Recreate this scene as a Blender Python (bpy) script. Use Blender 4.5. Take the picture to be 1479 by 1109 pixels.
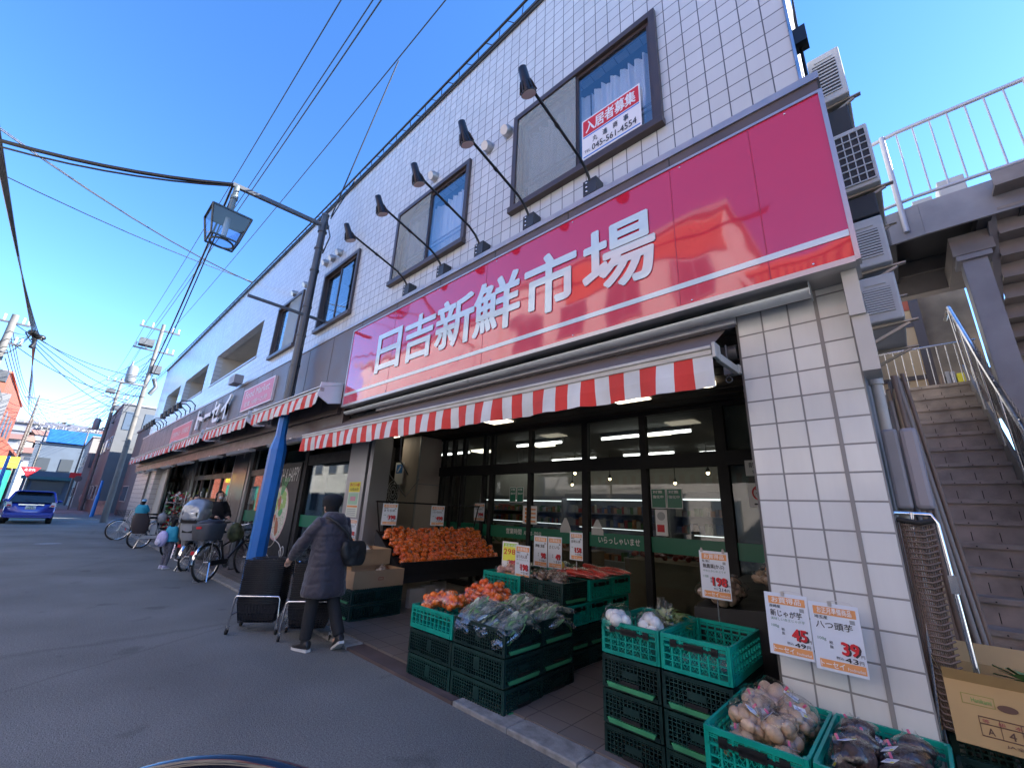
import bpy, bmesh, math, random
from mathutils import Vector, Matrix, Euler, noise
for o in list(bpy.data.objects): bpy.data.objects.remove(o)
S = bpy.context.scene
COL = S.collection
R_ = math.radians
# ---------------------------------------------------------------- camera
F, YAW, PITCH, ROLL = 604.354, -0.7588, 0.29595, 0.04316
fw = Vector((math.cos(PITCH)*math.sin(YAW), math.cos(PITCH)*math.cos(YAW), math.sin(PITCH)))
rt = Vector((math.cos(YAW), -math.sin(YAW), 0)); up = rt.cross(fw)
cr, sr = math.cos(ROLL), math.sin(ROLL)
rt2 = cr*rt + sr*up; up2 = -sr*rt + cr*up
cd = bpy.data.cameras.new('camera'); cam = bpy.data.objects.new('camera', cd); COL.objects.link(cam)
cam.matrix_world = Matrix(((rt2.x, up2.x, -fw.x, 0), (rt2.y, up2.y, -fw.y, 0), (rt2.z, up2.z, -fw.z, 1.5), (0, 0, 0, 1)))
cd.sensor_fit = 'HORIZONTAL'; cd.sensor_width = 36; cd.lens = F/1479*36; cd.clip_start = 0.05; cd.clip_end = 3000
S.camera = cam
# ---------------------------------------------------------------- sky, sun, exposure
SUN = Vector((0.55, 0.62, 0.50)).normalized()
W = bpy.data.worlds.new('World'); S.world = W; W.use_nodes = True
nt = W.node_tree; nt.nodes.clear()
sk = nt.nodes.new('ShaderNodeTexSky'); sk.sky_type = 'NISHITA'; sk.sun_disc = False
sk.sun_elevation = math.asin(SUN.z); sk.sun_rotation = math.atan2(SUN.x, SUN.y)
sk.air_density = 0.8; sk.dust_density = 0.1; sk.altitude = 800; sk.ozone_density = 2.0
bg = nt.nodes.new('ShaderNodeBackground'); bg.inputs[1].default_value = 0.125
wo = nt.nodes.new('ShaderNodeOutputWorld')
hs = nt.nodes.new('ShaderNodeHueSaturation'); hs.inputs['Saturation'].default_value = 1.24; hs.inputs['Hue'].default_value = .507
nt.links.new(sk.outputs[0], hs.inputs['Color']); nt.links.new(hs.outputs[0], bg.inputs[0]); nt.links.new(bg.outputs[0], wo.inputs[0])
sd = bpy.data.lights.new('sun', 'SUN'); sd.energy = 4.0; sd.angle = R_(0.53); sd.color = (1, 0.96, 0.91)
so = bpy.data.objects.new('sun', sd); COL.objects.link(so)
so.rotation_euler = SUN.to_track_quat('Z', 'Y').to_euler()
S.view_settings.view_transform = 'Standard'; S.view_settings.look = 'None'
S.view_settings.exposure = 2.25; S.view_settings.gamma = 1
S.cycles.max_bounces = 8; S.cycles.transparent_max_bounces = 24; S.cycles.caustics_reflective = False
S.cycles.caustics_refractive = False; S.cycles.use_denoising = True
S.cycles.sample_clamp_indirect = 8

# ---------------------------------------------------------------- materials
MT = {}
def mat(name, col, rough=0.6, metal=0.0, spec=0.5, emit=0, emitcol=None, alpha=1, nscale=0, namt=0.12, bump=0, bscale=None, coat=0, sheen=0, trans=0, rnd=0):
    if name in MT: return MT[name]
    m = bpy.data.materials.new(name); m.use_nodes = True; MT[name] = m
    t = m.node_tree; b = t.nodes['Principled BSDF']
    b.inputs['Base Color'].default_value = (*col, 1); b.inputs['Roughness'].default_value = rough
    b.inputs['Metallic'].default_value = metal; b.inputs['Specular IOR Level'].default_value = spec
    b.inputs['Coat Weight'].default_value = coat; b.inputs['Sheen Weight'].default_value = sheen
    b.inputs['Transmission Weight'].default_value = trans
    if emit:
        b.inputs['Emission Color'].default_value = (*(emitcol or col), 1); b.inputs['Emission Strength'].default_value = emit
    if alpha < 1: b.inputs['Alpha'].default_value = alpha
    if nscale or bump:
        tc = t.nodes.new('ShaderNodeTexCoord')
        n = t.nodes.new('ShaderNodeTexNoise'); n.inputs['Scale'].default_value = nscale or 20; n.inputs['Detail'].default_value = 6
        t.links.new(tc.outputs['Object'], n.inputs['Vector'])
        if nscale:
            mp = t.nodes.new('ShaderNodeMapRange'); mp.inputs[1].default_value = .3; mp.inputs[2].default_value = .7
            mp.inputs[3].default_value = 1-namt; mp.inputs[4].default_value = 1+namt
            mx = t.nodes.new('ShaderNodeMix'); mx.data_type = 'RGBA'; mx.blend_type = 'MULTIPLY'; mx.inputs[0].default_value = 1
            mx.inputs[6].default_value = (*col, 1)
            t.links.new(n.outputs[0], mp.inputs[0]); t.links.new(mp.outputs[0], mx.inputs[7]); t.links.new(mx.outputs[2], b.inputs['Base Color'])
            mr = t.nodes.new('ShaderNodeMapRange'); mr.inputs[1].default_value = .3; mr.inputs[2].default_value = .7
            mr.inputs[3].default_value = max(0.02, rough-.08); mr.inputs[4].default_value = min(1, rough+.08)
            t.links.new(n.outputs[0], mr.inputs[0]); t.links.new(mr.outputs[0], b.inputs['Roughness'])
        if bump:
            n2 = t.nodes.new('ShaderNodeTexNoise'); n2.inputs['Scale'].default_value = bscale or 60; n2.inputs['Detail'].default_value = 5
            t.links.new(tc.outputs['Object'], n2.inputs['Vector'])
            bp = t.nodes.new('ShaderNodeBump'); bp.inputs['Strength'].default_value = bump; bp.inputs['Distance'].default_value = .01
            t.links.new(n2.outputs[0], bp.inputs['Height']); t.links.new(bp.outputs[0], b.inputs['Normal'])
    if rnd:
        oi = t.nodes.new('ShaderNodeObjectInfo'); mr2 = t.nodes.new('ShaderNodeMapRange'); mr2.inputs[3].default_value = 1-rnd; mr2.inputs[4].default_value = 1+rnd
        t.links.new(oi.outputs['Random'], mr2.inputs[0]); m3 = t.nodes.new('ShaderNodeMix'); m3.data_type = 'RGBA'; m3.blend_type = 'MULTIPLY'; m3.inputs[0].default_value = 1
        src = b.inputs['Base Color'].links[0].from_socket if b.inputs['Base Color'].is_linked else None
        if src: t.links.new(src, m3.inputs[6])
        else: m3.inputs[6].default_value = (*col, 1)
        t.links.new(mr2.outputs[0], m3.inputs[7]); t.links.new(m3.outputs[2], b.inputs['Base Color'])
    return m

def tile_mat(name, tile, grout, px, pz, ox=0, oz=0, m=0.006, rough=.18, axis='XZ', bumpd=.004, var=.06, dirt=0.0, thick=None):
    """square tiles laid in straight rows; tile face, recessed grout, small tone changes from tile to tile"""
    mt = bpy.data.materials.new(name); mt.use_nodes = True; MT[name] = mt
    t = mt.node_tree; b = t.nodes['Principled BSDF']; L = t.links.new
    ge = t.nodes.new('ShaderNodeNewGeometry'); sp = t.nodes.new('ShaderNodeSeparateXYZ'); L(ge.outputs['Position'], sp.inputs[0])
    def M(op, a, bb=None, c=None):
        n = t.nodes.new('ShaderNodeMath'); n.operation = op
        for i, v in enumerate((a, bb, c)):
            if v is None: continue
            if isinstance(v, (int, float)): n.inputs[i].default_value = v
            else: L(v, n.inputs[i])
        return n.outputs[0]
    u = sp.outputs[axis[0]]; v = sp.outputs[axis[1]]
    uu = M('DIVIDE', M('SUBTRACT', u, ox), px); vv = M('DIVIDE', M('SUBTRACT', v, oz), pz)
    fu = M('FRACT', uu); fv = M('FRACT', vv)
    du = M('MULTIPLY', M('MINIMUM', fu, M('SUBTRACT', 1, fu)), px); dv = M('MULTIPLY', M('MINIMUM', fv, M('SUBTRACT', 1, fv)), pz)
    d = M('MINIMUM', du, dv)
    ss = t.nodes.new('ShaderNodeMapRange'); ss.interpolation_type = 'SMOOTHSTEP'; ss.inputs[1].default_value = m*.45; ss.inputs[2].default_value = m*.75
    L(d, ss.inputs[0])
    cb = t.nodes.new('ShaderNodeCombineXYZ'); L(M('FLOOR', uu), cb.inputs[0]); L(M('FLOOR', vv), cb.inputs[1])
    wn = t.nodes.new('ShaderNodeTexWhiteNoise'); L(cb.outputs[0], wn.inputs['Vector'])
    no = t.nodes.new('ShaderNodeTexNoise'); no.inputs['Scale'].default_value = 1.3; no.inputs['Detail'].default_value = 8; no.inputs['Roughness'].default_value = .65
    mpv = t.nodes.new('ShaderNodeMapping'); mpv.inputs['Scale'].default_value = (3.5, 1, .5) if axis == 'XZ' else (1, 1, 1); L(ge.outputs['Position'], mpv.inputs[0]); L(mpv.outputs[0], no.inputs['Vector'])
    tone = M('ADD', M('MULTIPLY_ADD', wn.outputs[0], var, 1-var), M('MULTIPLY', M('SUBTRACT', no.outputs[0], .55), dirt))
    mx = t.nodes.new('ShaderNodeMix'); mx.data_type = 'RGBA'; mx.inputs[6].default_value = (*grout, 1); mx.inputs[7].default_value = (*tile, 1); L(ss.outputs[0], mx.inputs[0])
    ml = t.nodes.new('ShaderNodeMix'); ml.data_type = 'RGBA'; ml.blend_type = 'MULTIPLY'; ml.inputs[0].default_value = 1; L(mx.outputs[2], ml.inputs[6]); L(tone, ml.inputs[7])
    L(ml.outputs[2], b.inputs['Base Color'])
    rr = t.nodes.new('ShaderNodeMapRange'); rr.inputs[3].default_value = .8; rr.inputs[4].default_value = rough; L(ss.outputs[0], rr.inputs[0]); L(rr.outputs[0], b.inputs['Roughness'])
    n3 = t.nodes.new('ShaderNodeTexNoise'); n3.inputs['Scale'].default_value = 9; L(ge.outputs['Position'], n3.inputs['Vector'])
    hgt = M('ADD', ss.outputs[0], M('ADD', M('MULTIPLY', n3.outputs[0], .25), M('MULTIPLY', wn.outputs[0], .0)))
    bp = t.nodes.new('ShaderNodeBump'); bp.inputs['Strength'].default_value = .6; bp.inputs['Distance'].default_value = bumpd
    L(hgt, bp.inputs['Height']); L(bp.outputs[0], b.inputs['Normal'])
    return mt

def glass_mat(name, tint=(0.9, 0.95, 0.95), refl=1.0, rough=0.02, bumpy=0, milk=0):
    m = bpy.data.materials.new(name); m.use_nodes = True; MT[name] = m
    t = m.node_tree; t.nodes.remove(t.nodes['Principled BSDF']); out = t.nodes['Material Output']
    tr = t.nodes.new('ShaderNodeBsdfTransparent'); tr.inputs[0].default_value = (*tint, 1)
    gl = t.nodes.new('ShaderNodeBsdfGlossy'); gl.inputs['Roughness'].default_value = rough
    fr = t.nodes.new('ShaderNodeLayerWeight'); fr.inputs[0].default_value = .5
    pw = t.nodes.new('ShaderNodeMath'); pw.operation = 'POWER'; pw.inputs[1].default_value = 4; t.links.new(fr.outputs['Facing'], pw.inputs[0])
    mu = t.nodes.new('ShaderNodeMath'); mu.operation = 'MULTIPLY_ADD'; mu.inputs[1].default_value = .9; mu.inputs[2].default_value = .045*refl; mu.use_clamp = True
    mx = t.nodes.new('ShaderNodeMixShader')
    t.links.new(pw.outputs[0], mu.inputs[0]); t.links.new(mu.outputs[0], mx.inputs[0]); t.links.new(tr.outputs[0], mx.inputs[1]); t.links.new(gl.outputs[0], mx.inputs[2])
    if milk:
        df = t.nodes.new('ShaderNodeBsdfDiffuse'); df.inputs[0].default_value = (.8, .83, .85, 1); m2 = t.nodes.new('ShaderNodeMixShader'); m2.inputs[0].default_value = milk
        t.links.new(mx.outputs[0], m2.inputs[1]); t.links.new(df.outputs[0], m2.inputs[2]); t.links.new(m2.outputs[0], out.inputs[0])
    else: t.links.new(mx.outputs[0], out.inputs[0])
    if bumpy:
        tc = t.nodes.new('ShaderNodeTexCoord'); n2 = t.nodes.new('ShaderNodeTexNoise'); n2.inputs['Scale'].default_value = bumpy; n2.inputs['Detail'].default_value = 3
        t.links.new(tc.outputs['Object'], n2.inputs['Vector'])
        bp = t.nodes.new('ShaderNodeBump'); bp.inputs['Strength'].default_value = .55; bp.inputs['Distance'].default_value = .012
        t.links.new(n2.outputs[0], bp.inputs['Height']); t.links.new(bp.outputs[0], gl.inputs['Normal']); t.links.new(bp.outputs[0], fr.inputs['Normal'])
    return m

# ---------------------------------------------------------------- mesh builder
class MB:
    def __init__(s): s.v = []; s.f = []; s.mi = []; s.sm = []; s.M = None; s.cm = 0
    def add(s, vs, fs, smooth=False, mi=None):
        n = len(s.v); mi = s.cm if mi is None else mi
        s.v += [(s.M @ Vector(v)) if s.M is not None else Vector(v) for v in vs]
        s.f += [tuple(i+n for i in f) for f in fs]; s.mi += [mi]*len(fs); s.sm += [smooth]*len(fs)
        return s
    def box(s, x0, x1, y0, y1, z0, z1, mi=None):
        return s.add([(x0,y0,z0),(x1,y0,z0),(x1,y1,z0),(x0,y1,z0),(x0,y0,z1),(x1,y0,z1),(x1,y1,z1),(x0,y1,z1)],
                     [(0,3,2,1),(4,5,6,7),(0,1,5,4),(1,2,6,5),(2,3,7,6),(3,0,4,7)], mi=mi)
    def bar(s, p, q, w, h, upv=(0,0,1), mi=None):
        p, q = Vector(p), Vector(q); d = (q-p).normalized(); u = Vector(upv)
        r = d.cross(u)
        if r.length < 1e-4: r = d.cross(Vector((1,0,0)))
        r.normalize(); u = r.cross(d).normalized(); r *= w/2; u *= h/2
        return s.add([p-r-u, p+r-u, p+r+u, p-r+u, q-r-u, q+r-u, q+r+u, q-r+u], [(0,1,2,3),(7,6,5,4),(0,4,5,1),(1,5,6,2),(2,6,7,3),(3,7,4,0)], mi=mi)
    def tube(s, pts, r, n=8, cap=True, closed=False, mi=None, smooth=True, flat=None):
        pts = [Vector(p) for p in pts]; N = len(pts); rr = r if isinstance(r, (list, tuple)) else [r]*N
        vs = []; prev = None
        for i in range(N):
            if closed: d = pts[(i+1) % N]-pts[i-1]
            else: d = (pts[min(i+1, N-1)]-pts[max(i-1, 0)])
            d.normalize()
            if prev is None:
                a = Vector((0,0,1)) if abs(d.z) < .9 else Vector((1,0,0)); u = d.cross(a).normalized()
            else:
                u = prev - d*prev.dot(d); u.normalize()
            prev = u; w = d.cross(u)
            for k in range(n):
                a = 2*math.pi*k/n; vs.append(pts[i] + (u*math.cos(a)*(flat or 1) + w*math.sin(a))*rr[i])
        fs = []
        for i in range(N if closed else N-1):
            j = (i+1) % N
            for k in range(n): fs.append((i*n+k, i*n+(k+1)%n, j*n+(k+1)%n, j*n+k))
        s.add(vs, fs, smooth, mi)
        if cap and not closed:
            s.add(vs[:n], [tuple(range(n))[::-1]], False, mi); s.add(vs[-n:], [tuple(range(n))], False, mi)
        return s
    def cyl(s, p, q, r, n=12, r2=None, cap=True, mi=None): return s.tube([p, q], [r, r if r2 is None else r2], n, cap, mi=mi)
    def ball(s, c, r, n=10, m=6, mi=None, rot=None):
        if not isinstance(r, (tuple, list)): r = (r, r, r)
        vs = []; c = Vector(c)
        for j in range(1, m):
            t = math.pi*j/m
            for k in range(n):
                a = 2*math.pi*k/n; p = Vector((r[0]*math.sin(t)*math.cos(a), r[1]*math.sin(t)*math.sin(a), r[2]*math.cos(t)))
                if rot: p = rot @ p
                vs.append(c+p)
        T = Vector((0,0,r[2])); 
        if rot: T = rot @ T
        vs += [c+T, c-T]; t, b = len(vs)-2, len(vs)-1; fs = []
        for j in range(m-2):
            for k in range(n): fs.append((j*n+k, (j+1)*n+k, (j+1)*n+(k+1)%n, j*n+(k+1)%n))
        for k in range(n):
            fs.append((t, k, (k+1)%n)); fs.append((b, (m-2)*n+(k+1)%n, (m-2)*n+k))
        return s.add(vs, fs, True, mi)
    def loft(s, rings, cap=True, closed=True, smooth=True, mi=None):
        n = len(rings[0]); vs = [Vector(p) for r in rings for p in r]; fs = []
        for i in range(len(rings)-1):
            for k in range(n if closed else n-1): fs.append((i*n+k, i*n+(k+1)%n, (i+1)*n+(k+1)%n, (i+1)*n+k))
        s.add(vs, fs, smooth, mi)
        if cap and closed:
            s.add(rings[0], [tuple(range(n))[::-1]], False, mi); s.add(rings[-1], [tuple(range(n))], False, mi)
        return s
    def prism(s, poly, axis, a, b, mi=None):
        """poly: 2-D outline, extruded along axis from a to b"""
        def P(p, t): return {'x': (t, p[0], p[1]), 'y': (p[0], t, p[1]), 'z': (p[0], p[1], t)}[axis]
        n = len(poly); v = [P(p, a) for p in poly]+[P(p, b) for p in poly]
        return s.add(v, [tuple(range(n))[::-1], tuple(range(n, 2*n))]+[(i, (i+1)%n, n+(i+1)%n, n+i) for i in range(n)], mi=mi)
    def quad(s, a, b, c, d, mi=None): return s.add([a, b, c, d], [(0,1,2,3)], mi=mi)
    def obj(s, name, m=None, parent=None, bevel=0, fix=True, sub=0):
        me = bpy.data.meshes.new(name); me.from_pydata([tuple(v) for v in s.v], [], s.f)
        ms = m if isinstance(m, (list, tuple)) else [m]
        for x in ms: me.materials.append(x)
        me.polygons.foreach_set('material_index', s.mi); me.polygons.foreach_set('use_smooth', s.sm); me.update()
        if fix:
            bm = bmesh.new(); bm.from_mesh(me); bmesh.ops.recalc_face_normals(bm, faces=bm.faces); bm.to_mesh(me); bm.free()
        o = bpy.data.objects.new(name, me); COL.objects.link(o)
        if parent: o.parent = parent
        if bevel:
            b = o.modifiers.new('bevel', 'BEVEL'); b.width = bevel; b.segments = 2; b.limit_method = 'ANGLE'; b.angle_limit = R_(40)
        if sub:
            b = o.modifiers.new('sub', 'SUBSURF'); b.levels = b.render_levels = sub
        return o

def tag(o, label=None, cat=None, group=None, kind=None):
    if label: o['label'] = label
    if cat: o['category'] = cat
    if group: o['group'] = group
    if kind: o['kind'] = kind
    return o
def thing(name, label, cat, loc=(0,0,0), rz=0, group=None):
    o = bpy.data.objects.new(name, None); COL.objects.link(o); o.location = loc; o.rotation_euler = (0,0,rz); o.empty_display_size = .1
    return tag(o, label, cat, group)
def copy_tree(o, parent=None):
    c = o.copy(); COL.objects.link(c); c.parent = parent
    for ch in o.children: copy_tree(ch, c)
    return c
def dup(o, loc=None, rz=None, label=None, group=None, scale=None):
    c = copy_tree(o)
    if loc is not None: c.location = loc
    if rz is not None: c.rotation_euler = (0,0,rz)
    if scale is not None: c.scale = scale
    if label: c['label'] = label
    if group: c['group'] = group
    return c

_tc = {}
def txt_mesh(body, bold=0.0, res=2):
    k = (body, bold, res)
    if k not in _tc:
        c = bpy.data.curves.new('t', 'FONT'); c.body = body; c.resolution_u = res; c.offset = bold; c.fill_mode = 'FRONT'
        o = bpy.data.objects.new('t', c); COL.objects.link(o)
        bpy.context.view_layer.update()
        me = bpy.data.meshes.new_from_object(o.evaluated_get(bpy.context.evaluated_depsgraph_get()))
        vs = [v.co.copy() for v in me.vertices]; fs = [tuple(p.vertices) for p in me.polygons]
        bpy.data.objects.remove(o); bpy.data.curves.remove(c); bpy.data.meshes.remove(me)
        xs = [v.x for v in vs]; ys = [v.y for v in vs]
        _tc[k] = (vs, fs, min(xs), max(xs), min(ys), max(ys))
    return _tc[k]
def text(mb, body, org, right, upv, w, h, bold=0.0, mi=None, res=2, thick=0, shear=0):
    """lettering fitted into a w x h box whose lower left corner is org"""
    if bold > .004 and not thick == -9:
        rr = bold*h*.8; k = 8 if bold > .02 else 4; R, U = Vector(right).normalized(), Vector(upv).normalized(); Nn = R.cross(U)
        for i in range(k):
            a = 2*math.pi*(i+.5)/k; text(mb, body, Vector(org)+R*rr*math.cos(a)+U*rr*math.sin(a)+Nn*(.00012*i), right, upv, w, h, 0, mi, res, thick, shear)
    bold = 0
    vs, fs, x0, x1, y0, y1 = txt_mesh(body, bold, res)
    r, u, o = Vector(right).normalized(), Vector(upv).normalized(), Vector(org)
    P = [o + r*((v.x-x0)/(x1-x0)*w + shear*(v.y-y0)/(y1-y0)*h) + u*((v.y-y0)/(y1-y0)*h) for v in vs]
    if thick:
        n = r.cross(u)*thick; k = len(P); bm = {}
        for f in fs:
            for a, b in zip(f, f[1:]+f[:1]): bm[(a, b)] = 1
        ed = [(a, b) for a, b in bm if (b, a) not in bm]
        mb.add([p+n for p in P]+P, fs+[(a, a+k, b+k, b) for a, b in ed], mi=mi)
    else: mb.add(P, fs, mi=mi)
def bake(o, apply_smooth=True):
    """apply the modifiers of an object into its mesh"""
    bpy.context.view_layer.update()
    me = bpy.data.meshes.new_from_object(o.evaluated_get(bpy.context.evaluated_depsgraph_get()))
    ms = [x for x in o.data.materials]; old = o.data; o.modifiers.clear(); o.data = me
    if not me.materials:
        for x in ms: me.materials.append(x)
    me.name = old.name
    if apply_smooth: me.polygons.foreach_set('use_smooth', [True]*len(me.polygons))
    return o
def remesh(o, vox, smooth=4):
    r = o.modifiers.new('r', 'REMESH'); r.mode = 'VOXEL'; r.voxel_size = vox
    s = o.modifiers.new('s', 'SMOOTH'); s.iterations = smooth; s.factor = .5
    return bake(o)
RN = random.Random(7)

# common materials
steel = mat('brushed_steel', (.55, .55, .56), .28, 1.0, nscale=8, namt=.08)
chrome = mat('chrome', (.75, .75, .76), .12, 1.0)
black = mat('black_metal', (.012, .012, .013), .35)
blackm = mat('matte_black', (.012, .012, .014), .7, nscale=10, namt=.2)
bronze = mat('bronze_frame', (.085, .065, .06), .4, .3, nscale=5, namt=.1)
brownf = mat('brown_fascia', (.105, .085, .085), .45, .0, nscale=3, namt=.16)
alu = mat('aluminium', (.42, .41, .41), .38, .7, nscale=6, namt=.1)
white = mat('white_paint', (.75, .75, .76), .45, nscale=4, namt=.05)
cream = mat('cream_paint', (.52, .50, .45), .6, nscale=3, namt=.08)
greyp = mat('grey_paint', (.25, .25, .27), .5, nscale=4, namt=.12)
rubber = mat('black_rubber', (.014, .014, .014), .75)
glass = glass_mat('clear_glass', (.80, .84, .84), 1.0)
glassu = glass_mat('upper_window_glass', (.92, .95, .97), 3.2)
curtain = mat('curtain', (.85, .87, .9), .9)
# ================================================================ SETTING
YW = 2.97
asph = mat('asphalt', (.062, .062, .068), .85, nscale=1.2, namt=.2, bump=1.0, bscale=120)
def road_material():
    m = asph; t = m.node_tree; b = t.nodes['Principled BSDF']; L = t.links.new
    ge = t.nodes.new('ShaderNodeTexCoord')
    a = t.nodes.new('ShaderNodeTexNoise'); a.inputs['Scale'].default_value = .55; a.inputs['Detail'].default_value = 6
    c = t.nodes.new('ShaderNodeTexNoise'); c.inputs['Scale'].default_value = 70; c.inputs['Detail'].default_value = 5; c.inputs['Roughness'].default_value = .75
    v = t.nodes.new('ShaderNodeTexVoronoi'); v.feature = 'DISTANCE_TO_EDGE'; v.inputs['Scale'].default_value = .22
    w = t.nodes.new('ShaderNodeTexNoise'); w.inputs['Scale'].default_value = 2.2; w.inputs['Detail'].default_value = 8
    for n in (a, c, w): L(ge.outputs['Object'], n.inputs['Vector'])
    ad = t.nodes.new('ShaderNodeMixRGB'); ad.inputs[0].default_value = .12; L(ge.outputs['Object'], ad.inputs[1]); L(w.outputs[1], ad.inputs[2]); L(ad.outputs[0], v.inputs['Vector'])
    r1 = t.nodes.new('ShaderNodeMapRange'); r1.inputs[1].default_value = .3; r1.inputs[2].default_value = .7; r1.inputs[3].default_value = .74; r1.inputs[4].default_value = 1.2; L(a.outputs[0], r1.inputs[0])
    r2 = t.nodes.new('ShaderNodeMapRange'); r2.inputs[1].default_value = .3; r2.inputs[2].default_value = .75; r2.inputs[3].default_value = .5; r2.inputs[4].default_value = 1.7; L(c.outputs[0], r2.inputs[0])
    r3 = t.nodes.new('ShaderNodeMapRange'); r3.inputs[1].default_value = 0; r3.inputs[2].default_value = .006; r3.inputs[3].default_value = .78; r3.inputs[4].default_value = 1; L(v.outputs[0], r3.inputs[0])
    m1 = t.nodes.new('ShaderNodeMath'); m1.operation = 'MULTIPLY'; L(r1.outputs[0], m1.inputs[0]); L(r2.outputs[0], m1.inputs[1])
    m2 = t.nodes.new('ShaderNodeMath'); m2.operation = 'MULTIPLY'; L(m1.outputs[0], m2.inputs[0]); L(r3.outputs[0], m2.inputs[1])
    st = t.nodes.new('ShaderNodeTexNoise'); st.inputs['Scale'].default_value = 1.7; st.inputs['Detail'].default_value = 4; L(ge.outputs['Object'], st.inputs['Vector'])
    r4 = t.nodes.new('ShaderNodeMapRange'); r4.inputs[1].default_value = .64; r4.inputs[2].default_value = .70; r4.inputs[3].default_value = 1; r4.inputs[4].default_value = .72; L(st.outputs[0], r4.inputs[0])
    m3 = t.nodes.new('ShaderNodeMath'); m3.operation = 'MULTIPLY'; L(m2.outputs[0], m3.inputs[0]); L(r4.outputs[0], m3.inputs[1]); m2 = m3
    mx = t.nodes.new('ShaderNodeMix'); mx.data_type = 'RGBA'; mx.blend_type = 'MULTIPLY'; mx.inputs[0].default_value = 1; mx.inputs[6].default_value = (.178, .184, .174, 1); L(m2.outputs[0], mx.inputs[7]); L(mx.outputs[2], b.inputs['Base Color'])
road_material()
soil = mat('ground_concrete', (.16, .155, .15), .9, nscale=.8, namt=.2)
g = MB(); g.quad((-900,-900,-.012),(900,-900,-.012),(900,900,-.012),(-900,900,-.012)); tag(g.obj('ground', soil), kind='structure')
g = MB(); g.quad((-120,-3.2,0),(40,-3.2,0),(40,2.62,0),(-120,2.62,0)); tag(g.obj('road', asph), kind='structure')
kerbm = mat('kerb_stone', (.26, .26, .25), .85, nscale=14, namt=.3, bump=.6, bscale=90)
g = MB()
for i in range(60):
    x = 6-i*.6
    if -4.5 < x < -2.8: continue
    g.box(x-.594, x, 2.62, 2.83, -.05, .035+RN.uniform(-.003, .003))
tag(g.obj('kerb', kerbm, bevel=.012), kind='structure')
g = MB(); g.box(-4.79, -3.01, 2.625, 2.825, -.05, .022); tag(g.obj('kerb_strip', mat('brown_kerb', (.10, .075, .072), .8, nscale=5, namt=.25)), kind='structure')
floort = tile_mat('floor_tile', (.19, .165, .15), (.09, .08, .075), .3, .3, m=.008, rough=.6, axis='XY', var=.14, dirt=.35)
g = MB(); g.box(-30, 3, 2.83, 16, -.05, .04); tag(g.obj('pavement', floort), kind='structure')
g = MB(); g.box(-120, 40, -3.6, -3.2, -.05, .05); tag(g.obj('kerb', kerbm), kind='structure')
wl = mat('road_paint', (.62, .62, .6), .7, nscale=6, namt=.2)
g = MB(); g.quad((-52.4,-3.1,.004),(-52,-3.1,.004),(-52,2.6,.004),(-52.4,2.6,.004)); g.quad((-49.2,-.2,.004),(-49,-.2,.004),(-49,2.4,.004),(-49.2,2.4,.004)); tag(g.obj('road_marking', wl), kind='structure')
g = MB(); g.cyl((-19.4,.44,-.01), (-19.4,.44,.006), .3, 32); g.cyl((-19.4,.44,0), (-19.4,.44,.009), .26, 32)
tag(g.obj('manhole_cover', mat('manhole', (.25, .25, .24), .6, .4, nscale=30, namt=.3)), 'round pale manhole cover set in the middle of the asphalt street', 'manhole cover')

# ================================================================ THE BUILDING
B = thing('shop_building', 'long two-storey white tiled building with brown fascia and shops at street level', 'building', (0, YW, 0))
def P(name, mb, m, parent=None, bevel=0, label=None):
    """build in world coordinates and hang under the building"""
    par = parent or B
    o = mb.obj(name, m, None, bevel)
    org = Vector((0, YW, 0))
    o.parent = par
    # every parent chain here sits at the building's origin, so shift the mesh by it
    for v in o.data.vertices: v.co -= org
    if label: o['label'] = label
    return o
wt = tile_mat('wall_tile', (.62, .64, .635), (.12, .13, .15), .1505, .1538, ox=-.093, oz=2.706, m=.0075, rough=.16, var=.09, dirt=.20)
pt = tile_mat('pillar_tile', (.70, .71, .69), (.27, .265, .26), .1505, .1538, ox=-.093, oz=2.706, m=.0078, rough=.12, var=.09, dirt=.26)
XR, XL, ZT, ZF = -.09, -29.0, 8.14, 4.34
wins = [(-2.92, -1.09, 4.88, 6.30), (-5.58, -3.80, 4.88, 6.22), (-8.40, -6.92, 4.82, 6.13), (-11.1, -9.55, 4.84, 6.2)]
bals = [(-17.2, -12.35, 5.2, 6.3), (-22.2, -18.3, 5.2, 6.3), (-26.4, -23.2, 5.2, 6.3)]
g = MB()
ops = sorted(wins+bals, reverse=True)
x = XR
for (a, b, z0, z1) in ops:
    g.box(b, x, YW, YW+.2, ZF-.1, ZT); g.box(a, b, YW, YW+.2, ZF-.1, z0); g.box(a, b, YW, YW+.2, z1, ZT); x = a
g.box(XL, x, YW, YW+.2, ZF-.1, ZT)
P('upper_wall', g, wt)
g = MB(); g.box(XR-.19, XR, YW+.2, 12, 3.02, ZT); P('side_wall', g, mat('side_wall_paint', (.42, .41, .40), .8, nscale=2, namt=.12))
g = MB(); g.box(XR-.19, XR, 3.4, 12, .04, 3.02); P('side_wall', g, MT['side_wall_paint'])
g = MB(); g.box(XL, XR, 11.8, 12, 0, ZT); g.box(XL, XL+.2, YW+.2, 11.8, 0, ZT); P('rear_wall', g, cream)
g = MB(); g.box(XL+.2, XR-.2, YW+.2, 11.8, 7.3, 7.5); P('roof', g, greyp)
g = MB(); g.box(XL-.05, XR+.05, YW-.045, YW+.28, ZT, ZT+.04); g.box(XL-.05, XR+.05, YW-.03, YW-.01, ZT-.035, ZT); P('coping', g, mat('dark_coping', (.05, .055, .06), .5))
# corner trim where wall tile turns
g = MB(); g.box(XR-.006, XR+.012, YW-.012, YW+.06, ZF, ZT); P('corner_trim', g, steel)
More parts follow.
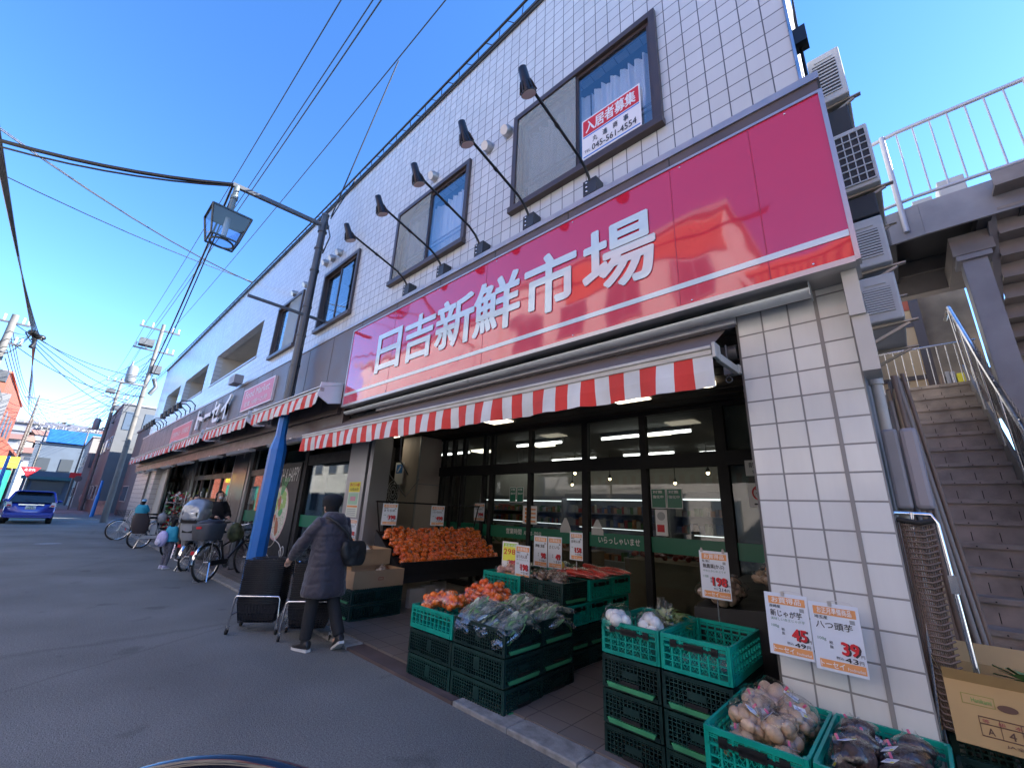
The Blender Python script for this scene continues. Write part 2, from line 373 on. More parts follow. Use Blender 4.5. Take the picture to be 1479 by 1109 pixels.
# balconies: recessed loggia interiors
for (a, b, z0, z1) in bals:
    g = MB(); g.box(a, b, YW+1.3, YW+1.4, z0-.8, z1+.3); g.box(a-.1, a, YW+.2, YW+1.4, z0-.8, z1+.3); g.box(b, b+.1, YW+.2, YW+1.4, z0-.8, z1+.3)
    g.box(a-.1, b+.1, YW+.2, YW+1.4, z1+.02, z1+.12); g.box(a-.1, b+.1, YW+.2, YW+1.4, z0-.9, z0-.8)
    bo = P('balcony', g, cream)
    g = MB(); g.box(a-.02, b+.02, YW-.02, YW+.22, z0-.03, z0+.02); g.box(a, b, YW+.9, YW+.96, z0+.75, z0+.85); P('sill', g, alu, bo)
    g = MB(); m_ = (a+b)/2
    g.box(m_-.9, m_+.9, YW+1.27, YW+1.3, z0-.6, z1-.15); P('pane', g, mat('dark_pane', (.04, .05, .055), .1), bo)
    g = MB(); g.tube([(b-.5, YW+.5, z1-.12), (b-.5, YW+.7, z1-.12)], .07, 12); P('vent_cap', g, alu, bo)

# upper windows: frame, sash, glass, curtain
def upper_window(a, b, z0, z1, open_mid, bars=True, cur=True):
    g = MB(); w = .045
    g.box(a-.02, b+.02, YW-.045, YW+.09, z1-w, z1+.025); g.box(a-.03, b+.03, YW-.075, YW+.09, z0-.03, z0+w)
    g.box(a-.02, a+w, YW-.045, YW+.09, z0+w, z1-w); g.box(b-w, b+.02, YW-.045, YW+.09, z0+w, z1-w)
    fr = P('window', g, bronze, bevel=.003)
    m_ = (a+b)/2
    for k, (p, q, y) in enumerate(((a+w, m_+.02, YW+.03), (m_-.02, b-w, YW-.005))):
        g = MB(); t = .04
        g.box(p, q, y, y+.03, z1-w-t, z1-w); g.box(p, q, y, y+.03, z0+w, z0+w+t+.01); g.box(p, p+t, y, y+.03, z0+w+t+.01, z1-w-t); g.box(q-t, q, y, y+.03, z0+w+t+.01, z1-w-t)
        sa = P('sash', g, bronze, fr)
        g = MB(); g.box(p+t, q-t, y+.012, y+.017, z0+w+t+.01, z1-w-t); P('pane', g, glassu, sa)
    if bars:
        g = MB()
        for zz in (z0+.38, z0+.45): g.box(a+w, b-w, YW+.10, YW+.115, zz, zz+.018)
        P('guard_bar', g, alu, fr)
    if cur:
        g = MB(); N = 150
        for (p, q, dz) in ((a+.06, a+.52*(b-a), 0), (a+.54*(b-a), b-.12, .02)):
            top = []; bot = []
            for i in range(N):
                u = i/(N-1); xx = p+(q-p)*u; yy = YW+.19+.028*math.sin(u*46+1.3*math.sin(u*9))+.012*math.sin(u*83)
                top.append((xx, yy, z1-.14-dz-.006*math.sin(u*30))); bot.append((xx, yy+.015*math.sin(u*13), z0+.05))
            g.add(top+bot, [(i, i+1, N+i+1, N+i) for i in range(N-1)], True)
        P('curtain', g, curtain, fr)
    g = MB(); g.box(a-.2, b+.2, YW+1.6, YW+1.62, z0-.3, z1+.3); g.box(a-.2, b+.2, YW+.2, YW+1.6, z1+.1, z1+.12); g.box(a-.2, b+.2, YW+.2, YW+1.6, z0-.2, z0-.18); P('room', g, mat('room_dark', (.12, .12, .12), .9), fr)
    return fr
W1 = upper_window(*wins[0], 0)
upper_window(*wins[1], 0); upper_window(*wins[2], 0, cur=False); upper_window(*wins[3], 0)
# fly screens: fine grey net over the left sash of the two wide windows
net = mat('fly_screen', (.42, .46, .44), .9, alpha=.42)
for (a, b, z0, z1), fr in ((wins[0], W1),):
    g = MB(); g.box(a+.055, (a+b)/2, YW-.03, YW-.027, z0+.06, z1-.06); P('fly_screen', g, net, fr)
g = MB(); a, b, z0, z1 = wins[1]; g.box(a+.055, (a+b)/2, YW-.03, YW-.027, z0+.06, z1-.06); P('fly_screen', g, net)
g = MB(); a, b, z0, z1 = wins[3]; g.box((a+b)/2, b-.055, YW-.03, YW-.027, z0+.06, z1-.06); P('fly_screen', g, net)
# letting notice in the window
redp = mat('red_print', (.62, .02, .03), .5); whitep = mat('white_print', (.8, .8, .8), .45); bluep = mat('blue_print', (.05, .22, .62), .5); blk = mat('black_ink', (.02, .02, .025), .5)
orangep = mat('orange_print', (.78, .30, .07), .5); greenp = mat('green_print', (.01, .16, .09), .35); yellowp = mat('yellow_print', (.85, .75, .05), .5)
g = MB(); y = YW-.02; x0, x1, z0 = -1.93, -1.27, 5.0
g.box(x0, x1, y, y+.004, z0, z0+.52, 0); g.box(x0+.015, x1-.015, y-.002, y, z0+.30, z0+.50, 1); g.box(x0+.015, x1-.015, y-.002, y, z0+.275, z0+.29, 2); g.box(x0+.015, x1-.015, y-.002, y, z0+.02, z0+.035, 2)
text(g, '入居者募集', (x0+.05, y-.004, z0+.325), (1,0,0), (0,0,1), x1-x0-.1, .15, .03, 0)
text(g, '丸　進　商　事', (x0+.13, y-.004, z0+.165), (1,0,0), (0,0,1), x1-x0-.26, .075, .012, 3)
text(g, 'TEL', (x0+.03, y-.004, z0+.07), (1,0,0), (0,0,1), .07, .035, .01, 3)
text(g, '045-561-4554', (x0+.12, y-.004, z0+.06), (1,0,0), (0,0,1), x1-x0-.17, .075, .02, 3)
tag(g.obj('notice', [whitep, redp, bluep, blk]), 'red and white letting notice with a phone number in the upstairs window', 'notice')
# ventilation hoods
for i, (xx, zz) in enumerate([(-3.06, 6.2), (-3.42, 6.19), (-4.66, 6.46), (-8.52, 6.5), (-8.18, 6.47), (-7.86, 6.47), (-10.15, 6.32), (-9.45, 6.3)]):
    g = MB(); g.tube([(xx, YW, zz), (xx, YW-.06, zz), (xx, YW-.10, zz-.02)], [.075, .075, .06], 16); g.tube([(xx, YW-.012, zz), (xx, YW, zz)], .088, 16)
    P('vent_hood', g, alu)
# fascia band
g = MB(); g.box(XL, -6.1, 2.80, YW-.002, 2.96, ZF); g.box(-6.1, 0, 2.80, YW-.002, 2.96, ZF); P('fascia', g, brownf)
g = MB()
for i in range(30): g.box(-i-.004, -i+.004, 2.797, 2.80, 2.98, ZF-.02)
P('fascia_joint', g, mat('joint_dark', (.03, .03, .03), .6))
g = MB(); g.box(XL, .01, 2.785, YW-.001, ZF, ZF+.03); g.box(XL, .01, 2.785, 2.80, ZF-.03, ZF); P('fascia_cap', g, alu)
g = MB(); g.box(XL, -6.3, 2.86, YW-.002, 2.60, 2.94); P('lower_beam', g, bronze)
g = MB(); g.box(-28.6, -6.4, 2.80, 2.86, 2.86, 2.96); g.box(-28.6, -6.4, 2.83, 2.86, 2.60, 2.64); P('beam_trim', g, bronze)
# underside of the sign: soffit, gutter, lintel
g = MB(); g.box(-6.1, .0, 2.72, YW, 2.905, 2.925); P('sign_soffit', g, alu)
g = MB(); N = 10; ring = [(2.86+.05*math.cos(a), 2.86+.045*math.sin(a)) for a in [math.pi+math.pi*i/N for i in range(N+1)]]
ring += [(p[0]*.0+2.86+(p[0]-2.86)*.9, 2.862+(p[1]-2.86)*.9) for p in ring[::-1]]
g.prism(ring, 'x', -6.2, -.25); g.box(-.25, -.245, 2.81, 2.91, 2.81, 2.905); P('gutter', g, mat('silver_gutter', (.48, .53, .55), .35, .25, nscale=4, namt=.15))
g = MB(); g.box(-5.45, -.695, 2.93, 3.0, 2.80, 2.85); P('lintel', g, white)
g = MB(); g.box(-5.45, -.695, 3.0, 3.12, 2.85, 2.91); P('lintel', g, black)
# PILLAR
g = MB(); g.box(-.695, -.09, YW, 3.4, .04, 2.96); pl = P('pillar', g, pt, label='right end pillar clad in white square tiles')
g = MB(); g.box(-.255, -.235, YW-.003, YW, .04, 2.96); P('expansion_joint', g, mat('joint_grey', (.27, .26, .25), .8), pl)
g = MB(); g.box(-.703, -.693, YW-.004, YW+.4, .04, 2.85); P('corner_trim', g, mat('dark_trim', (.1, .09, .08), .6), pl)
g = MB(); g.box(-.09, -.02, 2.80, 3.0, 2.62, 2.93); g.box(-.085, -.01, 2.82, 3.02, 2.3, 2.62); P('side_flashing', g, cream)
# left tall pillars of the open front
clad = mat('pillar_cladding', (.34, .34, .36), .35, .4, nscale=.7, namt=.05)
g = MB(); g.box(-7.95, -7.36, 3.88, 4.3, .04, 3.08); P('pillar', g, clad, label='metal clad pillar left of the open shop front')
g = MB(); g.box(-7.36, -7.26, 3.87, 4.25, .04, 3.08); g.box(-7.18, -7.06, 3.88, 4.25, .04, 3.08); P('door_channel', g, clad)
g = MB(); g.box(-7.26, -7.18, 3.97, 4.2, .04, 3.08); P('door_slot', g, black)
g = MB(); g.box(-8.77, -8.06, 5.56, 6.18, .04, 3.08); P('pillar', g, mat('peach_column', (.60, .52, .46), .5, nscale=1, namt=.04), label='pale inner column at the back of the open front')
g = MB(); g.box(-8.075, -8.045, 5.545, 5.58, .04, 3.08); g.box(-8.06, -8.055, 5.58, 6.17, 2.0, 2.02); P('corner_trim', g, alu)
# soffit of the recess
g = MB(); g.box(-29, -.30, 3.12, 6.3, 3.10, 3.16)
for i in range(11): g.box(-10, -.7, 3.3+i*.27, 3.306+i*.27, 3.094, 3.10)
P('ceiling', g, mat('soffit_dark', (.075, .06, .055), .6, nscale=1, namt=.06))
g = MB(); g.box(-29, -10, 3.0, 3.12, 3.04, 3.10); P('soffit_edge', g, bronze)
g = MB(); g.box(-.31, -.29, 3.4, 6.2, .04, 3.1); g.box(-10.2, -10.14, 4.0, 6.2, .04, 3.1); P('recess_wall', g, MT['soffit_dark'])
lampw = mat('lit_panel', (1, .86, .60), .5, emit=.9, emitcol=(1, .88, .66))
for (xx, yy) in ((-2.7, 5.25), (-5.4, 5.35), (-8.9, 5.2)):
    g = MB(); g.box(xx-.25, xx+.25, yy-.16, yy+.16, 3.075, 3.092); P('ceiling_light', g, lampw)
g = MB(); g.tube([(-1.60, 5.1, 3.05), (-1.60, 5.1, 3.092)], .10, 20); P('downlight', g, lampw)
g = MB(); g.tube([(-7.1, 4.2, 2.15), (-7.6, 5.0, 1.7), (-7.9, 5.5, 2.1)], .012, 6); g.tube([(-6.9, 4.3, 2.9), (-7.0, 4.4, 2.35), (-7.6, 5.0, 2.15)], .015, 6)
P('loose_cable', g, mat('cable_grey', (.3, .3, .3), .6))
# awning machinery at the right of the opening
# ---------------------------------------------------------------- glass shop front at the back of the recess
G = 6.2  # glass front widths and heights below scaled about the camera to this deeper plane
g = MB()
def vm(x, w=.08, z0=.04, z1=3.1, d=.1): g.box(x-w/2, x+w/2, G-d/2, G+d/2, z0, z1)
for xx in (-10.6, -7.96, -7.60, -7.23, -6.55, -6.32, -5.28, -.35): vm(xx)
vm(-4.04, .115); vm(-1.83, .14); vm(-2.97, .10)
g.box(-10.6, -.3, G-.055, G+.055, 2.22, 2.42); g.box(-10.6, -.3, G-.055, G+.055, 3.04, 3.1); g.box(-10.6, -.3, G-.055, G+.055, .04, .14)
sf = P('shop_front', g, blackm)
g = MB(); g.box(-10.6, -.3, G-.004, G+.004, .1, 3.06); P('shop_glass', g, glass, sf)
g = MB(); g.box(-10.55, -.32, G-.012, G-.008, 1.025, 1.24); P('glass_band', g, greenp, sf)
g = MB(); text(g, 'いらっしゃいませ', (-3.81, G-.015, 1.085), (1,0,0), (0,0,1), .71, .10, .012, 0)
text(g, '営業時間', (-5.85, G-.015, 1.10), (1,0,0), (0,0,1), .39, .10, .015, 0); text(g, 'AM10:00 - PM9:00', (-5.40, G-.015, 1.105), (1,0,0), (0,0,1), .41, .07, .0, 0)
P('lettering', g, whitep, sf)
stick = [(-2.89, 1.64, .23, .28), (-2.65, 1.64, .23, .28), (-5.80, 1.68, .17, .28), (-5.61, 1.68, .17, .28)]
for i, (x, z, w, h) in enumerate(stick):
    g = MB(); y = G-.014; g.box(x, x+w, y, y+.002, z, z+h, 0); g.box(x+.01, x+w-.01, y-.002, y, z+.01, z+h-.01, 1)
    text(g, '対策', (x+.03, y-.003, z+h*.75), (1,0,0), (0,0,1), w*.65, .045, .02, 0); text(g, '強化中', (x+.03, y-.003, z+h*.5), (1,0,0), (0,0,1), w*.7, .045, .02, 0)
    tag(g.obj('sticker', [whitep, greenp]), ['green notice sticker on the glass door, left one of the right pair', 'green notice sticker on the glass door, right one of the right pair', 'green notice sticker behind the mandarins, left one of its pair', 'green notice sticker behind the mandarins, right one of its pair'][i], 'sticker')
g = MB(); y = G-.014; g.box(-2.84, -2.66, y, y+.002, 1.26, 1.62, 0); g.box(-2.82, -2.71, y-.002, y, 1.31, 1.41, 1); g.tube([(-2.75, y-.001, 1.53), (-2.75, y-.003, 1.53)], .06, 16, mi=2)
tag(g.obj('sticker', [whitep, redp, mat('grey_print', (.4, .42, .44), .5)]), 'small white sticker with a red square under the green notices', 'sticker')
g = MB(); x = -5.44; g.box(x, x+.34, y, y+.002, 1.30, 1.62, 0)
for i in range(4): g.tube([(x+.08, y-.003, 1.35+i*.07), (x+.08, y, 1.35+i*.07)], .028, 12, mi=1); g.box(x+.14, x+.31, y-.002, y, 1.335+i*.07, 1.36+i*.07, 1)
tag(g.obj('poster', [whitep, orangep]), 'white poster with orange rounds on the glass behind the mandarins', 'poster')
for (x, nm) in ((-3.94, 'white triangular tag sticker left of the welcome lettering'), (-4.57, 'white triangular tag sticker on the middle glass pane')):
    g = MB(); g.prism([(x, 1.20), (x+.22, 1.20), (x+.22, 1.27), (x+.13, 1.44), (x+.09, 1.44), (x, 1.27)], 'y', y, y+.002); tag(g.obj('sticker', mat('clear_white', (.75, .76, .76), .5, alpha=.7)), nm, 'sticker')
g = MB(); y = G-.07; g.box(-1.55, -.86, y, y+.004, 2.07, 2.27, 0)
text(g, '防犯カメラ作動中', (-1.50, y-.002, 2.175), (1,0,0), (0,0,1), .60, .065, .02, 1); text(g, 'SECURITY CAMERA', (-1.47, y-.002, 2.10), (1,0,0), (0,0,1), .52, .04, .01, 1)
tag(g.obj('plate', [whitep, blk]), 'white security camera plate on the dark pane beside the pillar', 'sign')
g = MB(); g.box(-1.55, -.97, y, y+.004, 1.68, 1.98, 0)
for cx in (-1.41, -1.15):
    g.tube([(cx+.086*math.cos(a), y-.003, 1.855+.086*math.sin(a)) for a in [i*math.pi/12 for i in range(24)]], .010, 6, closed=True, mi=1)
    g.bar((cx-.057, y-.004, 1.912), (cx+.057, y-.004, 1.798), .014, .004, (0,1,0), 1); g.box(cx-.05, cx+.04, y-.002, y, 1.846, 1.864, 2); g.box(cx-.08, cx+.08, y-.002, y, 1.71, 1.73, 2)
tag(g.obj('plate', [whitep, redp, blk]), 'white no smoking plate with two red crossed circles beside the pillar', 'sign')
g = MB(); g.box(-1.76, -.36, G+.02, G+.026, .14, 3.04); P('panel', g, mat('milky_panel', (.18, .18, .165), .25, nscale=2, namt=.1), sf)

# ---------------------------------------------------------------- interior
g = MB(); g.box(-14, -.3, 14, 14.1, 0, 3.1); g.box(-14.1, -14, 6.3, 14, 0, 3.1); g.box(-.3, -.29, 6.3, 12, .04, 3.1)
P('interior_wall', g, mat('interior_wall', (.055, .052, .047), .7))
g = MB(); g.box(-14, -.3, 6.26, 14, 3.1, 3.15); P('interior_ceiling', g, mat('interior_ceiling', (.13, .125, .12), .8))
tube_l = mat('fluorescent_tube', (1, 1, 1), .5, emit=1.7, emitcol=(1, .97, .9))
for (x0, x1, yy, zz) in ((-6.75, -5.45, 7.4, 3.0), (-4.5, -2.7, 7.5, 3.0), (-11.5, -9.9, 11.0, 3.0), (-9.4, -8.0, 10.5, 3.0), (-5.3, -4.0, 9.9, 3.0), (-3.5, -3.0, 10.2, 3.0), (-7.7, -6.2, 10.0, 3.0), (-10, -8, 13, 3.0), (-6.5, -4.8, 13, 3.0), (-10, -8.7, 7.6, 3.0)):
    g = MB(); g.box(x0-.02, x1+.02, yy-.05, yy+.05, zz+.03, 3.1, 1); g.cyl((x0, yy, zz), (x1, yy, zz), .022, 10, mi=0); P('fluorescent_light', g, [tube_l, white])
for (xx, yy) in ((-6.4, 7.9), (-3.5, 7.8), (-8.6, 8.0), (-2.3, 8.6)):
    g = MB(); g.box(xx-.25, xx+.25, yy-.2, yy+.2, 3.06, 3.099); P('ceiling_light', g, lampw)
warm = mat('warm_lamp', (1, .75, .35), .5, emit=5, emitcol=(1, .72, .35))
for i, (xx, yy, zz) in enumerate([(-7.9, 8.7, 2.65), (-7.1, 9.2, 2.7), (-6.2, 9.0, 2.5), (-5.9, 10.2, 2.45), (-7.4, 10.6, 2.35), (-4.3, 10.6, 2.35), (-3.1, 9.4, 2.45)]):
    g = MB(); g.ball((xx, yy, zz), .035, 8, 6, 0); g.cyl((xx, yy, zz+.03), (xx, yy, 3.1), .01, 6, mi=1); g.cyl((xx, yy, zz+.02), (xx, yy, zz+.12), .05, 10, r2=.02, mi=1)
    P('spot_lamp', g, [warm, black])
shelf_l = mat('shelf_light', (1, 1, 1), .5, emit=.38, emitcol=(.95, 1, .98))
prod = [mat('product_%s' % n, c, .35) for n, c in (('red', (.3, .06, .05)), ('green', (.08, .16, .06)), ('cream', (.35, .33, .28)), ('orange', (.35, .16, .07)), ('white', (.32, .32, .31)), ('brown', (.12, .07, .05)), ('blue', (.07, .10, .18)))]
def shelving(x0, x1, y, name, label, top=1.9):
    t = thing(name, label, 'display fridge', ((x0+x1)/2, y, .04))
    L = lambda mb, nm, m: (lambda o: (setattr(o, 'parent', t), [setattr(v, 'co', v.co-Vector(t.location)) for v in o.data.vertices], o)[2])(mb.obj(nm, m))
    g = MB(); g.box(x0, x1, y+.5, y+.6, .04, top); g.box(x0, x1, y-.1, y+.5, .04, .5); g.box(x0-.04, x0, y-.1, y+.6, .04, top); g.box(x1, x1+.04, y-.1, y+.6, .04, top); g.box(x0, x1, y, y+.6, top, top+.12)
    L(g, 'cabinet', mat('fridge_white', (.3, .3, .3), .4))
    g = MB(); g.box(x0+.05, x1-.05, y+.02, y+.06, top-.04, top-.01); 
    for k in range(1, 3): g.box(x0+.05+.3*k, x1-.05-.4*k, y+.1+.06*k, y+.12+.06*k, 1.52-.32*k, 1.535-.32*k)
    L(g, 'light_strip', shelf_l)
    g = MB()
    for k in range(3): g.box(x0, x1, y+.08+.0*k, y+.5, 1.54-.32*k, 1.56-.32*k)
    L(g, 'shelf', mat('shelf_grey', (.2, .2, .21), .4))
    g = MB()
    for k in range(4):
        zz = 1.56-.32*k if k < 3 else .5
        x = x0+.03
        while x < x1-.1:
            w = RN.uniform(.05, .13); h = RN.uniform(.09, .2); mi = RN.randrange(7)
            g.box(x, x+w*.92, y+.12, y+.4, zz, zz+h, mi); x += w
    L(g, 'goods', prod)
shelving(-6.8, -4.1, 9.4, 'display_fridge', 'lit white chiller shelving deep in the shop, centre')
shelving(-3.6, -1.2, 8.6, 'display_fridge', 'lit white chiller shelving nearest the right-hand pane')
shelving(-11.5, -7.4, 10.8, 'display_fridge', 'lit white chiller shelving at the far left of the shop')
# low island tables with packets behind the glass
for i, (x0, x1, y0, mi, lb) in enumerate(((-3.8, -2.5, 7.0, 0, 'red packets heaped on a low display table behind the glass'), (-5.9, -4.8, 7.2, 3, 'orange nets heaped on a low display table behind the glass'), (-7.7, -6.4, 7.1, 1, 'green packets heaped on a low display table behind the glass'))):
    t = thing('display_table', lb, 'display table', ((x0+x1)/2, y0+.4, .04))
    g = MB(); w = (x1-x0)/2; g.box(-w, w, -.4, .4, 0, .78); g.obj('table_body', mat('wood_table', (.22, .16, .10), .6), t)
    g = MB()
    for k in range(60):
        a, b = RN.uniform(-w+.06, w-.06), RN.uniform(-.34, .34); g.ball((a, b, .83+.06*(1-abs(b)/.4)), (.06, .05, .035), 6, 4, rot=Euler((RN.random(), RN.random(), RN.random()*3)).to_matrix())
    g.obj('goods', prod[mi], t)

# ---------------------------------------------------------------- left half: recessed entrance glass, black board, shop windows
YL = 3.9  # bays, board and entrance scaled about the camera from the front wall plane
g = MB()
g.box(-10.14, -9.98, YL-.02, YL+.14, .04, 3.05); g.box(-9.98, -7.95, YL, YL+.14, 2.32, 2.54); g.box(-9.98, -7.95, YL, YL+.1, 2.97, 3.05)
P('door_frame', g, blackm)
g = MB(); g.box(-9.98, -7.95, YL+.05, YL+.055, .04, 2.32); g.box(-9.98, -7.95, YL+.05, YL+.055, 2.54, 2.97); eg = P('entrance_door', g, glass)
g = MB(); g.box(-9.98, -7.95, YL+.035, YL+.04, 1.01, 1.25); P('glass_band', g, greenp, eg)
g = MB(); g.box(-9.98, -7.97, YL+.5, YL+.55, .04, 3.0); P('inner_screen', g, mat('frosted_panel', (.20, .24, .22), .4, nscale=2, namt=.2))
BW, BH = 2.0, 2.34
board = thing('menu_board', 'tall black board with a round vegetable picture and hand lettering behind the blue pole', 'sign board', (-12.18, YL-.05, .06))
g = MB(); g.box(0, BW, 0, .04, 0, BH); g.obj('panel', mat('chalk_black', (.022, .022, .024), .55, nscale=6, namt=.3), board)
chalk = mat('chalk_white', (.72, .72, .70), .8)
g = MB(); y = -.006
text(g, 'FRESH & HAPPY', (.50, y, 1.88), (1,0,.02), (0,0,1), 1.42, .33, .0, 0, shear=.1)
for (pts) in ([(.37,.60),(.63,.71),(1.02,.73),(1.22,.60),(1.02,.44),(.76,.42)], [(1.22,.60),(1.55,.52),(1.75,.34),(1.61,.18),(1.81,.13)], [(.5,.37),(.89,.26),(1.29,.13),(1.42,.23),(1.68,.10)], [(1.61,.39),(1.77,.50),(1.86,.37),(1.73,.26),(1.61,.39)]):
    P_ = [Vector((a, y, b)) for a, b in pts]; Q = []
    for i in range(len(P_)-1):
        p0, p1, p2, p3 = P_[max(i-1,0)], P_[i], P_[i+1], P_[min(i+2, len(P_)-1)]
        for k in range(8):
            u = k/8; Q.append(.5*((2*p1)+(-p0+p2)*u+(2*p0-5*p1+4*p2-p3)*u*u+(-p0+3*p1-3*p2+p3)*u**3))
    g.tube(Q+[P_[-1]], .010, 5)
g.obj('chalk_drawing', chalk, board)
g = MB(); cx, cz, rx, rz = 1.12, 1.20, .53, .62; y = -.004
pm = [mat('dish_'+n, c, .5, nscale=30, namt=.3) for n, c in (('rim', (.62, .42, .42)), ('rice', (.62, .62, .55)), ('lettuce', (.32, .52, .16)), ('meat', (.45, .16, .09)), ('leaf', (.10, .40, .16)), ('onion', (.55, .62, .45)))]
def disc(cx, cz, rx, rz, y, mi, n=28, wob=0, ang=0):
    v = []
    for i in range(n):
        a = i*2*math.pi/n; r = 1+wob*math.sin(a*3+cx*40)+wob*.6*math.sin(a*7+cz*50)
        p, q = rx*r*math.cos(a), rz*r*math.sin(a); v.append((cx+p*math.cos(ang)-q*math.sin(ang), y, cz+p*math.sin(ang)+q*math.cos(ang)))
    g.add(v, [tuple(range(n))], mi=mi)
disc(cx, cz, rx, rz, y, 0, 40); disc(cx, cz+.01, rx*.93, rz*.94, y-.001, 1, 40)
r2 = random.Random(3)
for i in range(9): disc(cx+r2.uniform(-.28,.26), cz+r2.uniform(.07,.44), r2.uniform(.08,.15), r2.uniform(.06,.13), y-.002-.0004*i, 2, 18, .12, r2.random()*3)
for (a, b, c, d, m_) in ((-.03,.22,.09,.17,3), (.04,-.32,.10,.21,3), (-.16,-.13,.06,.09,3), (.13,.0,.13,.08,4), (-.26,.02,.06,.08,4), (.23,-.15,.06,.11,1), (-.13,.36,.08,.06,5)):
    disc(cx+a, cz+b, c, d, y-.007, m_, 18, .1, .3)
for i in range(30):
    a = r2.random()*6.28; r = r2.random()**.5; disc(cx+r*rx*.8*math.cos(a), cz-.13+r*rz*.6*math.sin(a), .025, .015, y-.008, r2.choice([3, 4, 2, 1]), 6)
for dx in (-.06, 0, .06, .12): g.bar((cx+dx*.4, y-.009, cz+.4), (cx+dx*2.2+.06, y-.009, cz+.80), .04, .002, (0,1,0), 4)
g.obj('picture', pm, board)
for (a, b) in ((-15.7, -14.3), (-23.1, -21.4), (-27.6, -26.6)):
    g = MB(); g.box(a, b, YL-.02, YL+.3, .05, 3.05); P('pillar', g, mat('grey_stone_clad', (.22, .20, .19), .25, nscale=.8, namt=.12), label='polished stone pillar between shop bays')
    g = MB(); g.box(b, b+.15, YL, YL+.2, .05, 3.05); g.box(a-.15, a, YL, YL+.2, .05, 3.05); P('jamb', g, alu)
g = MB(); g.box(-12.54, -12.2, YL-.03, YL+.3, .05, 3.05); P('jamb', g, bronze)
postm = [mat('poster_a', (.5, .56, .62), .5, nscale=7, namt=.5), mat('poster_b', (.6, .5, .48), .5, nscale=9, namt=.5), mat('poster_c', (.68, .6, .1), .5, nscale=6, namt=.3)]
for (a, b, n) in [(-14.15, -12.54, 1), (-21.25, -15.85, 4), (-26.45, -23.25, 3)]:
    g = MB(); w = (b-a)/n
    for i in range(n+1): g.box(a+i*w-.045, a+i*w+.045, YL+.06, YL+.14, .05, 3.0)
    g.box(a, b, YL+.06, YL+.14, 2.18, 2.34); g.box(a, b, YL+.055, YL+.145, 2.92, 3.05); g.box(a, b, YL+.05, YL+.15, .05, .2)
    fr = P('shop_window', g, bronze)
    g = MB(); g.box(a, b, YL+.10, YL+.105, .2, 2.92); P('pane', g, glass, fr)
    g = MB(); g.box(a+.03, b-.03, YL+.092, YL+.096, .95, 1.24); P('glass_band', g, greenp, fr)
    g = MB()
    for i in range(n*2):
        x = a+.1+i*(b-a)/(n*2); z = RN.uniform(1.3, 1.55); g.box(x, x+(b-a)/(n*2)*.6, YL+.115, YL+.118, z, z+RN.uniform(.35, .5), RN.randrange(3))
    P('posters', g, postm, fr)
g = MB(); g.box(-28, -12.2, YL+.9, YL+.95, .05, 3.0); P('inner_screen', g, MT['frosted_panel'])
wt2 = tile_mat('end_tile', (.50, .47, .45), (.22, .2, .19), .20, .20, m=.012, rough=.3, var=.08, dirt=.3)
g = MB(); g.box(-29, -25.2, YW, YW+.2, .05, 2.62); g.box(-24.1, -23.3, YW, YW+.2, .05, 2.62); P('tile_wall', g, wt2)
g = MB(); g.box(-25.2, -24.1, YW+.08, YW+.12, .05, 2.62); g.box(-23.3, -22.0, YW+.2, YW+.25, .05, 2.62); P('side_door', g, mat('beige_door', (.45, .40, .34), .5))
# long lamp shades under the beam
for (a, b) in ((-9.1, -6.9), (-11.9, -10.2), (-14.6, -12.7), (-17.6, -15.8), (-20.6, -18.7), (-24, -22.2), (-27, -25.2)):
    g = MB(); g.prism([(2.70, 2.56), (2.86, 2.56), (2.83, 2.50), (2.73, 2.50)], 'x', a, b); g.box((a+b)/2-.05, (a+b)/2+.05, 2.74, 2.86, 2.56, 2.60)
    P('lamp_shade', g, alu)

# ---------------------------------------------------------------- fascia signs
g = MB(); zt, zb = 4.135, 2.93
g.box(-6.10, -.012, 2.735, 2.80, zb, zt, 0)
g.box(-6.12, -6.10, 2.725, 2.80, zb-.02, zt+.02, 1); g.box(-.012, .012, 2.725, 2.80, zb-.02, zt+.02, 1); g.box(-6.10, -.012, 2.725, 2.80, zt, zt+.02, 1); g.box(-6.10, -.012, 2.715, 2.80, zb-.035, zb, 1)
signred = mat('sign_red', (.60, .014, .048), .07, spec=.7, coat=1)
bp = signred.node_tree; n2 = bp.nodes.new('ShaderNodeTexNoise'); n2.inputs['Scale'].default_value = 1.1; tcn = bp.nodes.new('ShaderNodeTexCoord'); bp.links.new(tcn.outputs['Object'], n2.inputs['Vector'])
bb = bp.nodes.new('ShaderNodeBump'); bb.inputs['Strength'].default_value = .22; bb.inputs['Distance'].default_value = .05; bp.links.new(n2.outputs[0], bb.inputs['Height']); bp.links.new(bb.outputs[0], bp.nodes['Principled BSDF'].inputs['Normal']); bp.links.new(bb.outputs[0], bp.nodes['Principled BSDF'].inputs['Coat Normal'])
signwhite = mat('sign_white', (.60, .74, .78), .08, spec=.6, coat=.5)
SG = tag(g.obj('shop_sign', [signred, mat('sign_frame', (.45, .45, .46), .3, .6)]), 'large glossy red shop sign with white Japanese lettering above the awning', 'shop sign')
g = MB(); y = 2.731
chars = '日吉新鮮市場'
cells = [(-5.52, .37), (-4.98, .42), (-4.42, .46), (-3.80, .50), (-3.06, .52), (-2.33, .53)]
xs = [-5.25, -4.56, -3.88, -3.20, -2.46, -1.78]
ends = [-4.66, -3.93, -3.22, -2.54, -1.87, -1.14]
for c, a, b in zip(chars, xs, ends):
    text(g, c, (a, y, 3.27), (1,0,0), (0,0,1), b-a, .60 if c != '日' else .56, .033, 0, res=4, thick=.006)
o = g.obj('lettering', signwhite); o.parent = SG
g = MB(); g.box(-6.095, -.014, 2.729, 2.735, 3.07, 3.112); o = g.obj('stripe', signwhite); o.parent = SG
g = MB()
